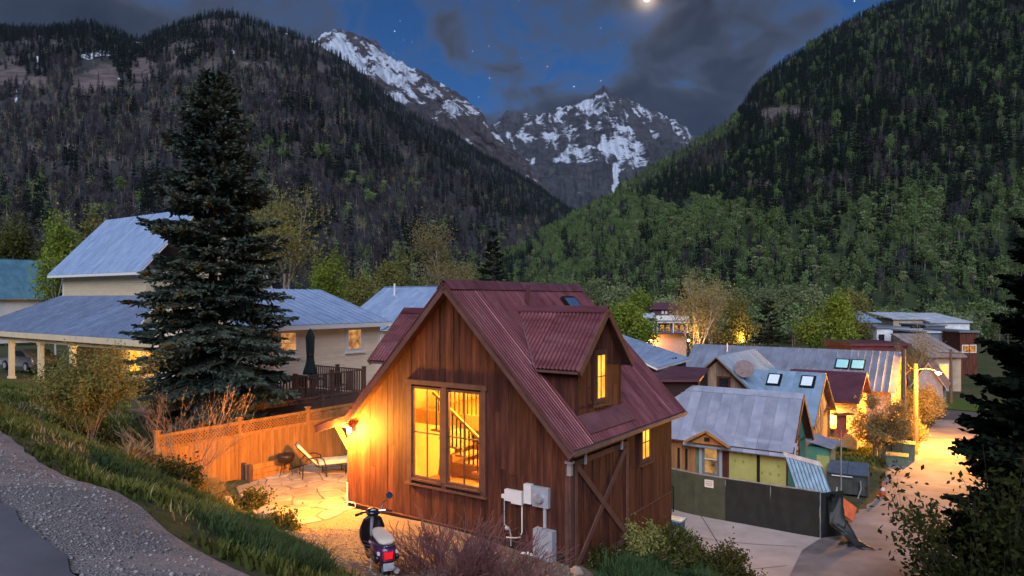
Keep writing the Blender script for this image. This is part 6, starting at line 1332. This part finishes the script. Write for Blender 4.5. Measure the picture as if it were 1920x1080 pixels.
# ------------------------------------------------------------------ buildings at the far end
m_stuc = M('white_stucco', (.66, .66, .68), .8, scale=1, bump=.1, c2=(.5, .5, .54)); m_slate = M('slate_flat_roof', (.16, .18, .22), .6, scale=.5, bump=.05); m_paleroof = M('pale_flat_roof', (.5, .54, .6), .5, scale=.5, bump=.05); m_tan = M('tan_wall', (.40, .31, .22), .8, scale=1, bump=.08)
def block(name, label, px0, px1, py0, py1, Y, depth, wallm, roofm, group=None, par=.35, wins=()):
    a, b = at(px0, py0, Y), at(px1, py1, Y); gzv = -6.2; h = thing(name, label, 'building', (a.x, Y, 0), 0, group); W_ = b.x - a.x; top = a.z
    wl = MB().box(0, W_, 0, depth, gzv, top - .25).build('wall', wallm, h); MB().box(-.25, W_ + .25, -.25, depth + .25, top - .25, top).build('roof', roofm, h)
    for (u0, u1, v0, v1, m_) in wins:
        x0, x1 = W_ * u0, W_ * u1; z0, z1 = top - (top - b.z) * v1, top - (top - b.z) * v0; wn = MB().box(x0 - .12, x1 + .12, -.06, 0, z0 - .12, z1 + .12).build('window', m_white, wl); MB().box(x0, x1, -.09, -.061, z0, z1).build('pane', m_, wn)
    return h
def mono(name, label, px0, px1, py_t, py_e, py_b, Y, run, wallm, roofm, wins=()):
    """building with a single slope seen from the front: eave at py_e, top edge at py_t farther back"""
    a, b = at(px0, py_e, Y), at(px1, py_b, Y); t = at(px0, py_t, Y + run); h = thing(name, label, 'building', (a.x, Y, 0), 0); W_ = b.x - a.x
    wl = MB().box(0, W_, 0, run, -6.2, a.z - .1).build('wall', wallm, h); ro = MB().slab([(-.4, -.4, a.z - .1), (W_ + .4, -.4, a.z - .1), (W_ + .4, run, t.z), (-.4, run, t.z)], (0, 0, .15)).build('roof', roofm, h)
    seam_roof(ro, (-.4, -.42, a.z + .055), (W_ + .4, -.42, a.z + .055), (-.4, run, t.z + .155), (W_ + .4, run, t.z + .155), roofm, .9, .02, .05)
    for (u0, u1, z0, z1, m_) in wins: wn = MB().box(W_ * u0 - .1, W_ * u1 + .1, -.06, 0, a.z - z1 - .1, a.z - z0 + .1).build('window', m_white, wl); MB().box(W_ * u0, W_ * u1, -.09, -.061, a.z - z1, a.z - z0).build('pane', m_, wn)
    return h
mono('tan_end_house', 'tan house with one lit square window at the lane end', 1742, 1802, 628, 668, 725, 76, 7, m_tan, M('tan_roof', (.30, .25, .23), .6, scale=1, bump=.05), wins=((.33, .58, .9, 2.5, emitmat('amber_window', (1, .55, .12), 1.0)),))
sh_h, sh_w, sh_r = simple_house('small_gable_shed', 'small gabled shed with pale trim under the street lamp', at(1752, 730, 60) * 1.0, ROT, -2.2, .0, 0, 5, -2.5, .0, 1.7, M('shed_grey', (.3, .3, .34), .8, bump=.1), M('shed_roof', (.22, .15, .14), .6), .35, .5, 'y', m_white)
sh_h.location = (at(1768, 730, 62).x, 62, g1(at(1768, 730, 62).x, 62) + 2.3)
block('white_block', 'white stucco block with dark window behind the yellow-green tree', 1644, 1702, 613, 646, 112, 8, m_stuc, m_slate, wins=((.05, .24, .42, .95, m_dglass), (.45, .85, .5, .98, M('dark_garage', (.05, .05, .045), .6))))
block('dark_flat_building', 'dark slate flat-roofed building above the tan house', 1738, 1798, 621, 645, 100, 9, m_slate, m_paleroof)
block('grey_flat_building', 'grey flat-roofed building with railing in the far row', 1736, 1772, 609, 625, 124, 8, m_slate, m_slate)
mono('pale_roof_building', 'wide far building with pale sloping metal roof', 1745, 1818, 588, 604, 625, 138, 12, m_stuc, m_paleroof)
mono('far_grey_building', 'far grey building with stepped pale roof left of the wide one', 1675, 1744, 587, 598, 620, 140, 10, m_tan, m_paleroof)
mono('far_blue_building', 'far building with short blue roof behind the yellow-green tree', 1612, 1647, 585, 604, 625, 132, 8, m_slate, m_blueroof)
block('red_brick_building', 'low dark red roof building between the white block and long roof', 1598, 1702, 644, 662, 70, 6, m_dred, m_dred)
block('corner_lit_house', 'narrow dark house with glowing porch at the end of the lane', 1800, 1832, 620, 700, 96, 8, m_wood, m_slate, wins=((.15, .5, .35, .5, e_warm2), (.55, .9, .35, .5, e_warm2)))
# far inn with balcony
inn = thing('balcony_inn', 'far inn with white balcony posts, warm windows and maroon upper storey', 'building', (at(1192, 560, 120).x, 120, 0), R(-6))
m_salm = M('salmon_wall', (.55, .30, .21), .8, bump=.05); m_mar = M('maroon_siding', (.10, .035, .05), .7, bump=.05)
Wi = 8.5; zf = lambda py: at(0, py, 120).z
MB().box(.8, Wi, 0, 8, -6.2, zf(626)).build('ground_floor', m_salm, inn); MB().box(.6, Wi + .3, -1.2, 0, zf(626), zf(623)).build('balcony_floor', m_mar, inn); MB().box(0, Wi, .2, 8, zf(623), zf(597)).build('upper_floor', M('grey_blue_wall', (.22, .26, .34), .7), inn)
for x in (1.4, 2.9, 3.55, 6.2, Wi): MB().box(x - .09, x + .09, -1.1, -.92, zf(623), zf(604)).build('balcony_post', m_white, inn)
MB().box(-.2, Wi + .4, -1.3, .2, zf(605), zf(603)).build('balcony_beam', m_white, inn); MB().box(3.3, Wi + .2, -1.35, -1.2, zf(600), zf(591)).build('sign_band', m_white, inn); MB().slab([(-.4, -1.3, zf(597)), (3.3, -1.3, zf(596)), (3.3, 2, zf(588)), (.6, 2, zf(590))], (0, 0, .15)).build('porch_roof', m_paleroof, inn)
for x0, x1 in ((4.0, 4.9), (5.0, 5.9), (6.4, 7.2), (7.4, 8.2)): w_ = MB().box(x0, x1, .12, .2, zf(621), zf(607)).build('window', m_trim2, inn); MB().box(x0 + .12, x1 - .12, .08, .118, zf(620), zf(609)).build('pane', e_warm2, w_)
MB().box(1.55, 2.75, .12, .2, zf(621), zf(606)).build('door', m_mar, inn)
MB().box(3.0, Wi, 2.2, 8, zf(597), zf(578)).build('top_storey', m_mar, inn); MB().slab([(2.6, 1.6, zf(580)), (Wi + .6, 1.6, zf(581)), (Wi + .2, 5, zf(570)), (3.2, 5, zf(569))], (0, 0, .15)).build('roof', m_mar, inn)
for x in (4.6, 5.2, 7.0): MB().box(x, x + .35, 2.1, 2.2, zf(589), zf(583)).build('window', m_white, inn)
MB().box(1.9, 3.0, 2.5, 4, zf(590), zf(564)).box(1.75, 3.15, 2.35, 4.15, zf(565), zf(562.5)).build('chimney', m_dark, inn)
lamp('inn_light', (2.4, -1.6, zf(640)), 600, (1, .55, .15), .2, inn); MB().lathe([(.05, .1), (.25, .0), (.05, -.1)], (2.4, -1.5, zf(637)), 10).build('wall_lamp', e_bulb, inn)
# glowing garden lamps below the bare trees
for px_, py_, Y_, lb in ((1291, 640, 72, 'glowing garden lamp under the tall bare trees'), (1392, 640, 78, 'glowing garden lamp beneath the olive tree')):
    p = at(px_, py_, Y_); b = Vector((p.x, p.y, g1(p.x, p.y))); t = thing('garden_lamp', lb, 'lamp', b, 0, 'garden lamps under the trees'); hh = p.z - b.z
    MB().tube([(0, 0, 0), (0, 0, hh)], .05, 6).build('post', m_black, t); MB().lathe([(.03, -.03), (.11, .04), (.12, .15), (.04, .2)], (0, 0, hh), 12).build('globe', emitmat('garden_globe', (1, .68, .25), 14.), t, True); lamp('garden_light', (0, -.1, hh + .5), 380, (1, .52, .12), .2, t)
# ------------------------------------------------------------------ near trees and shrubs
conifer('blue_spruce', 'tall dark spruce standing behind the cedar fence', (-9.75, 22.9, .1), 12.7, 2.85, 11, m_bark, l_spruce, levels=46, per=10, twigs=20, spikes=6, tw=.095, z0=.125, shape=.62, ragged=.32)
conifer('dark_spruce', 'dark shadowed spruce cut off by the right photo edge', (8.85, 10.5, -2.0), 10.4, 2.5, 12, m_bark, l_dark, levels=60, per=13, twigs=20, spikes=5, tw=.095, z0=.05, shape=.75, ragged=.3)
leafy('leafy_shrub', 'sparse leafy shrub in the lower right corner before the dark spruce', 'shrub', (6.35, 8.9, -1.5), 4.9, .8, 21, m_bark, leafmat('dark_leaves', (.018, .028, .010), (.055, .062, .02), .8), nleaf=8, lsz=.042, jitter=.12, trunks=7, depth=3, spread=.7, fan=.35, thick=.010)  # leaf colour darker than the other shrubs
leafy('lane_shrub', 'reddish leafy shrub leaning over the lane beside the dark spruce', 'shrub', ground(1800, 17), 3.0, 1.2, 22, m_bark, l_shrub, nleaf=3, lsz=.06, jitter=.1, trunks=4, depth=3, spread=.7, fan=.35, thick=.012)
leafy('dense_shrub', 'upright yellow-green shrub on the bank before the yellow house', 'shrub', (-11.5, 19.0, g1(-11.5, 19.0)), 2.7, .95, 23, m_twig, l_olive, nleaf=9, lsz=.038, jitter=.15, trunks=8, depth=3, spread=.5, fan=.3, thick=.012)
leafy('bare_shrub', 'bare tan twiggy shrub in front of the cedar fence end', 'shrub', (-7.25, 15.6, g1(-7.25, 15.6)), 2.3, 1.25, 24, m_twig, None, leaves=False, trunks=20, depth=3, spread=.5, fan=.55, thick=.014, split=2, minr=.003, parts=('stems', 'crown'))
leafy('red_twig_shrub', 'leafless red-brown twig shrub in front of the cabin wall', 'shrub', (-.95, 11.6, g1(-.95, 11.6) - .1), 1.05, 1.25, 25, m_twigred, None, leaves=False, trunks=46, depth=2, spread=.4, fan=.85, thick=.0105, split=4, minr=.0022, parts=('stems', 'crown'))
leafy('red_twig_shrub', 'smaller leafless twig clump right of the scooter at the photo bottom', 'shrub', (-.1, 11.3, g1(-.1, 11.3) - .1), .85, .8, 26, m_twigred, None, leaves=False, trunks=30, depth=2, spread=.4, fan=.8, thick=.0105, split=4, minr=.0022, parts=('stems', 'crown'))
rb_ = random.Random(31)
for px_, Y_, h_, r_, lb in ((1345, 17.3, .85, .6, 'round dark green bush beside the boulder on the pad bank'), (1190, 16.2, .75, .5, 'yellow-green bush against the barn door foot'), (1395, 17.2, .55, .4, 'small dark bush between the boulders and round bush'), (1250, 16.6, .6, .7, 'low grassy bush at the cabin corner'), (1130, 14.6, .4, .45, 'low weedy bush below the barn door'), (325, 14.6, .45, .4, 'small dark bush below the bare shrub'), (455, 17.2, .4, .45, 'low green bush at the patio edge'), (520, 15.2, .42, .35, 'brown withered bush beside the patio boulder')):
    g_ = ground(px_, Y_); leafy('low_bush', lb, 'bush', g_, h_, r_, int(px_), m_twig, l_shrub if 'yellow' not in lb else l_olive, nleaf=6, lsz=.04, jitter=.08, trunks=10, depth=2, spread=.8, fan=.8, thick=.014)
# boulders
m_rock = M('boulder_grey', (.17, .17, .18), .85, scale=3, bump=.6, bscale=9, dist=.03, c2=(.09, .09, .10), c3=(.27, .26, .26)); m_rockp = M('boulder_tan', (.36, .27, .22), .85, scale=3, bump=.5, bscale=9, dist=.03)
def boulder(lb, px_, Y_, s, seed, mat, sink=.25):
    bm = bmesh.new(); bmesh.ops.create_icosphere(bm, subdivisions=3, radius=1.0); r_ = random.Random(seed); pl = [(Vector((r_.gauss(0, 1), r_.gauss(0, 1), r_.gauss(0, .8))).normalized(), r_.uniform(.6, .9)) for _ in range(11)]
    for v in bm.verts:
        for n_, d_ in pl:
            k = v.co.dot(n_) - d_
            if k > 0: v.co -= n_ * k * .85
        v.co *= 1 + .08 * (float(fbm(v.co.x * 2 + seed, v.co.y * 2 + v.co.z, 3, seed)) - .5)
        v.co = Vector((v.co.x * s[0], v.co.y * s[1], v.co.z * s[2]))
    me = bpy.data.meshes.new('boulder'); bm.to_mesh(me); bm.free(); me.materials.append(mat); g_ = ground(px_, Y_); g_.z += s[2] * (1 - sink) * .6
    return tag(link('boulder', me, None, g_, (0, 0, r_.uniform(0, 6))), lb, 'boulder', 'boulders at the bank edges')
boulder('grey boulder at the pad edge beside the round bush', 1408, 17.9, (.36, .42, .36), 3, m_rock); boulder('dark boulder lowest at the concrete pad edge', 1442, 17.2, (.34, .36, .28), 4, m_rock)
boulder('pale tan boulder at the patio edge', 505, 16.3, (.34, .3, .3), 5, m_rockp); boulder('small pale boulder among dry grass below the fence', 385, 16.2, (.26, .22, .22), 6, m_rockp); boulder('pale boulder beside the dry grass and low bush', 425, 15.9, (.22, .2, .18), 8, m_rockp); boulder('small tan rock at the cabin corner foot', 1082, 13.6, (.16, .14, .12), 7, m_rockp)

# ------------------------------------------------------------------ town trees
def T(name, label, px_, Y_, top_py, wpx, seed, wm, lm, **kw):
    g_ = ground(px_, Y_); H = at(px_, top_py, Y_).z - g_.z; Rd = wpx / 2 / F * Y_ * .95
    d = dict(nleaf=12, lsz=0.105, jitter=.35, depth=4, spread=.8, up=.2, trunks=1, thick=.016); d.update(kw); return leafy(name, label, 'tree', g_, H, Rd, seed, wm, lm, rz=seed, **d)
T('green_tree', 'round green tree left of the yellow house roof', 105, 78, 392, 118, 41, m_pale, l_green, nleaf=12, lsz=0.186, jitter=.55)
T('green_tree', 'yellowish tree peeking over the yellow house roof slope', 190, 84, 385, 105, 42, m_pale, l_olive, nleaf=10, lsz=0.186, jitter=.5)
T('green_tree', 'dark green tree at the far left edge behind the teal roof', 20, 100, 395, 130, 43, m_pale, l_shrub, nleaf=12, lsz=0.223, jitter=.6)
T('pale_tree', 'tall pale olive tree right of the tall spruce', 532, 62, 340, 165, 44, m_pale, l_olive, nleaf=10, lsz=0.136, jitter=.6, spread=.6)
T('green_tree', 'mid green tree right of the tall olive tree', 592, 85, 462, 85, 45, m_bark, l_green, nleaf=10, lsz=0.161, jitter=.5)
T('bare_tree', 'tall budding tree with white trunk behind the blue roofed house', 818, 88, 395, 175, 46, m_pale, l_yel, nleaf=22, lsz=.13, jitter=.8, spread=.85, up=.1)
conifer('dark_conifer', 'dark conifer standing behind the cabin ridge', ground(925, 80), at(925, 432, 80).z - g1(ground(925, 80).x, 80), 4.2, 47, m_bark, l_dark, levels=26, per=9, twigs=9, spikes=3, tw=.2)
for i, (px_, py_, wd) in enumerate(((640, 520, 70), (690, 512, 80), (740, 478, 60), (760, 525, 70))):
    T('willow', ('olive willow behind the cream house ridge, leftmost', 'broad olive willow second in the row behind the cream house', 'taller pale willow third in the row left of the budding tree', 'low olive willow right of the row beside the blue roof')[i], px_, 112 + 6 * i, py_, wd * 1.25, 50 + i, m_bark, l_olive, nleaf=12, lsz=0.211, jitter=.6, trunks=3, fan=.35, group='willows behind the houses')
for i, (px_, py_, wd, lm) in enumerate(((1110, 524, 100, l_pale), (1142, 533, 80, l_pale), (1168, 545, 90, l_green))):
    T('round_tree', ('pale round tree touching the cabin roof end', 'pale tree second from the cabin roof end', 'green tree left of the far inn')[i], px_, 100 - 5 * i, py_, wd, 60 + i, m_bark, lm, nleaf=12, lsz=0.186, jitter=.5)
T('bare_tree', 'tall bare grey tree with forked trunk behind the timber house', 1298, 74, 505, 95, 65, m_pale, l_yel, nleaf=6, lsz=.09, jitter=.5, spread=.42, trunks=2, fan=.2)
T('bare_tree', 'bare tan tree right of the forked bare tree', 1335, 77, 530, 90, 66, m_twig, l_yel, nleaf=5, lsz=0.081, jitter=.35, spread=.45)
T('olive_tree', 'rounded olive tree lit from below beside the small spruce', 1375, 80, 556, 80, 67, m_bark, l_olive, nleaf=10, lsz=0.136, jitter=.45)
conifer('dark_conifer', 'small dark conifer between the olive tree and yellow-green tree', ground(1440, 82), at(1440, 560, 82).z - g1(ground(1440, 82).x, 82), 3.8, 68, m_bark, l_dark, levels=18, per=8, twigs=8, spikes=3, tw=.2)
T('green_tree', 'large yellow-green tree behind the long roofed house', 1545, 86, 548, 120, 69, m_bark, l_green, nleaf=12, lsz=0.174, jitter=.5)
T('green_tree', 'smaller yellow-green tree right of the large one', 1602, 88, 580, 70, 70, m_bark, l_olive, nleaf=10, lsz=0.155, jitter=.45)
T('bare_tree', 'narrow upright budding tree above the street lamp', 1720, 66, 602, 70, 71, m_pale, l_yel, nleaf=3, lsz=0.062, jitter=.2, trunks=6, fan=.12, spread=.3, depth=3)
T('gnarled_tree', 'gnarled tree glowing gold in the street light', 1643, 38.5, 728, 125, 72, m_twig, l_yel, nleaf=7, lsz=0.053, jitter=.14, trunks=2, fan=.25, spread=.75, up=.2, thick=.03)
for i, (px_, Y_, py_, wd) in enumerate(((1729, 51, 718, 55), (1742, 56, 742, 50), (1706, 45.5, 785, 40))):
    T('lit_shrub', ('golden lit shrub directly under the street lamp', 'golden lit shrub beside the small shed', 'low orange lit shrub at the dark pole foot')[i], px_, Y_, py_, wd, 80 + i, m_twig, l_yel, nleaf=7, lsz=0.056, jitter=.16, trunks=7, fan=.4, depth=3)
for i, (px_, py_, wd, lm) in enumerate(((1385, 545, 60, l_pale), (1430, 540, 60, l_pale), (1480, 536, 70, l_pale), (1520, 540, 70, l_pale), (1250, 560, 50, l_pale), (1600, 548, 70, l_olive))):
    T('cottonwood', ('first', 'second', 'third', 'fourth')[i] + ' pale cottonwood from the left in the row above the small conifer' if i < 4 else ('pale cottonwood above the far inn roof', 'olive cottonwood above the smaller yellow-green tree')[i - 4], px_, 190, py_, wd, 90 + i, m_bark, lm, nleaf=10, lsz=0.341, jitter=.9, trunks=2, fan=.2, group='cottonwoods beyond the town')

# ------------------------------------------------------------------ grass
def grass(name, label, poly, n, hmin, hmax, mat, seed, dens=None, wid=.012):
    r_ = np.random.default_rng(seed); P = np.array(poly); x = r_.uniform(P[:, 0].min(), P[:, 0].max(), n * 4); y = r_.uniform(P[:, 1].min(), P[:, 1].max(), n * 4)
    k = inpoly(x, y, poly); x, y = x[k], y[k]; d = fbm(x * 1.1, y * 1.1, 4, seed); k = r_.random(len(x)) < sstep(.25, .6, d) * .95 + .05; x, y, d = x[k][:n], y[k][:n], d[k][:n]; m = len(x)
    z = zgrid(x, y) - .01; h = (hmin + (hmax - hmin) * r_.random(m)) * (.55 + .9 * sstep(.35, .65, d)); a = r_.uniform(0, 6.28, m); ln = r_.uniform(.1, 1.1, m) * h; wv = wid * r_.uniform(.6, 1.5, m) * (1 + y / 14)
    dx, dy = np.cos(a), np.sin(a); b = np.stack([x, y, z], 1); sd = np.stack([-dy * wv, dx * wv, 0 * x], 1); md = b + np.stack([dx * ln * .3, dy * ln * .3, h * .6], 1); tp = b + np.stack([dx * ln, dy * ln, h], 1)
    V = np.stack([b - sd, b + sd, md + sd * .7, tp, md - sd * .7], 1).reshape(-1, 3); i0 = np.arange(m)[:, None] * 5
    me = npmesh(name, V, np.concatenate([i0 + np.array([[0, 1, 2, 4]]), i0 + np.array([[4, 2, 3, 3]])], 0)[:m], mat)
    bm_tri = np.concatenate([i0 + np.array([[0, 1, 4]]), i0 + np.array([[1, 2, 4]]), i0 + np.array([[4, 2, 3]])], 0)
    me = npmesh(name, V, bm_tri, mat); o = link(name, me); return tag(o, label, 'grass', kind='stuff')
l_grass = leafmat('grass_blades', (.055, .09, .02), (.16, .17, .05), .9, .3); l_dry = leafmat('dry_grass', (.28, .22, .11), (.42, .33, .17), 1.2, .3); l_grassd = leafmat('grass_dark', (.03, .065, .028), (.075, .11, .045), .9, .3)
BANK = [(-2.0, 5.9), (-4.2, 8.1), (-8.7, 12.4), (-14, 17.5), (-24, 28), (-30, 36), (-24, 37.6), (-17, 31), (-12, 22.5), (-9.9, 18.4), (-7.9, 18.0), (-6.6, 16.9), (-5.6, 15.6), (-4.2, 13.2), (-3.1, 11.2), (-2.3, 9.4), (-1.2, 7.6)]
grass('bank_grass', 'long green grass on the bank between the road and patio', BANK, 120000, .05, .16, l_grass, 1, wid=.006)
grass('bank_grass_dark', 'darker grass tufts along the bank foot', [(-2.2, 6.6), (-4.4, 9.0), (-8.0, 13.0), (-7.2, 14.6), (-4.6, 12.9), (-3.2, 11.0), (-2.2, 8.8)], 22000, .07, .2, l_grassd, 2, wid=.0065)
grass('dry_grass', 'straw-coloured dry grass below the bare shrub', [(-7.9, 14.2), (-8.4, 16.4), (-7.4, 17.6), (-6.6, 16.6), (-6.0, 15.4), (-6.6, 14.0)], 5000, .12, .36, l_dry, 3)
grass('bank_straw', 'dry straw blades mixed through the green bank grass', BANK, 12000, .05, .15, l_dry, 11, wid=.004)
grass('verge_weeds', 'short sparse weeds along the gravel shoulder edge', [(-1.6, 5.3), (-3.9, 7.5), (-8.4, 11.6), (-14, 16.6), (-14, 18), (-8.9, 12.8), (-4.3, 8.5), (-2.0, 6.3)], 7000, .03, .14, l_grass, 12)
grass('corner_grass', 'deep green grass on the bank below the barn door', [(1.5, 13.3), (1.9, 14.2), (3.6, 16.8), (4.6, 18.8), (5.1, 18.2), (6.4, 17.2), (6.6, 15.5), (5, 12), (2.5, 11.5)], 30000, .10, .32, l_grassd, 4, wid=.007)
grass('lane_weeds', 'short weeds along the far side of the dumpster', [(15.5, 31), (18.5, 36), (21.5, 40), (20, 42), (16.5, 38), (14.2, 33)], 5000, .08, .25, l_grass, 5)
# loose stones on shoulder and yard
def pebbles(name, label, poly, n, s0, s1, mat, seed, off=.04):
    r_ = np.random.default_rng(seed); P = np.array(poly); x = r_.uniform(P[:, 0].min(), P[:, 0].max(), n * 4); y = r_.uniform(P[:, 1].min(), P[:, 1].max(), n * 4); k = inpoly(x, y, poly); x, y = x[k][:n], y[k][:n]; m = len(x)
    base_ = np.array([(1, 0, 0), (-1, 0, 0), (0, 1, 0), (0, -1, 0), (0, 0, .7), (0, 0, -.7)], float); f = np.array([(0, 2, 4), (2, 1, 4), (1, 3, 4), (3, 0, 4), (2, 0, 5), (1, 2, 5), (3, 1, 5), (0, 3, 5)])
    s = (s0 + (s1 - s0) * r_.random(m) ** 3)[:, None, None] * r_.uniform(.6, 1.3, (m, 6, 1)); a = r_.uniform(0, 6.28, m); c, sn_ = np.cos(a)[:, None], np.sin(a)[:, None]; B_ = base_[None] * s
    V = np.stack([B_[..., 0] * c - B_[..., 1] * sn_ + x[:, None], B_[..., 0] * sn_ + B_[..., 1] * c + y[:, None], B_[..., 2] + (zgrid(x, y) + off)[:, None]], -1).reshape(-1, 3)
    o = link(name, npmesh(name, V, (np.arange(m)[:, None, None] * 6 + f[None]).reshape(-1, 3), mat)); return tag(o, label, 'stones', kind='stuff')
m_peb = M('pebble', (.24, .23, .23), .9, scale=9, bump=0, c2=(.09, .09, .09), c3=(.48, .46, .44)); m_pebt = M('pebble_tan', (.27, .19, .14), .9, scale=9, bump=0, c2=(.12, .08, .06), c3=(.5, .4, .32))
pebbles('shoulder_stones', 'loose grey gravel on the road shoulder', [(-1.9, 5.2), (-4.3, 7.6), (-9, 12), (-14, 16.5), (-14.5, 13.5), (-5.7, 7.4), (-3.3, 5.2)], 9000, .006, .026, m_peb, 6)
pebbles('yard_stones', 'loose tan gravel around the scooter', [(-3.0, 11.2), (-4.8, 14.6), (-4.9, 16.2), (1.2, 14.0), (1.6, 12.2), (-.8, 10.4)], 9000, .008, .03, m_pebt, 7)
# ------------------------------------------------------------------ thin evening haze in the valley air
hz = MB().box(gxs[0] - 5, gxs[-1] + 5, gys[0] - 5, gys[-1] + 5, -12, 1700); hm = bpy.data.materials.new('evening_haze'); hm.use_nodes = True; hm.node_tree.nodes.clear(); t = NT(hm.node_tree)
pv = t.n('ShaderNodeVolumePrincipled', {'Color': rgb(.62, .80, 1.0), 'Density': 2.3e-5, 'Anisotropy': 0.0}); t.n('ShaderNodeOutputMaterial', {'Volume': pv})
ho = hz.build('haze', hm); ho['kind'] = 'stuff'; ho['label'] = 'thin blue evening haze filling the valley air'; ho['category'] = 'haze'
SC.cycles.volume_bounces = 0
# ------------------------------------------------------------------ keep to thing > part > sub-part: windows and skylights are parts of their house
def chain(o):
    c = [o]
    while c[-1].parent is not None: c.append(c[-1].parent)
    return c
for o in list(COL.objects):
    c = chain(o)
    if len(c) > 2 and o.name.split('.')[0] in ('window', 'skylight'): o.parent = c[-1]
for o in list(COL.objects):
    c = chain(o)
    if len(c) > 3: o.parent = c[-2]
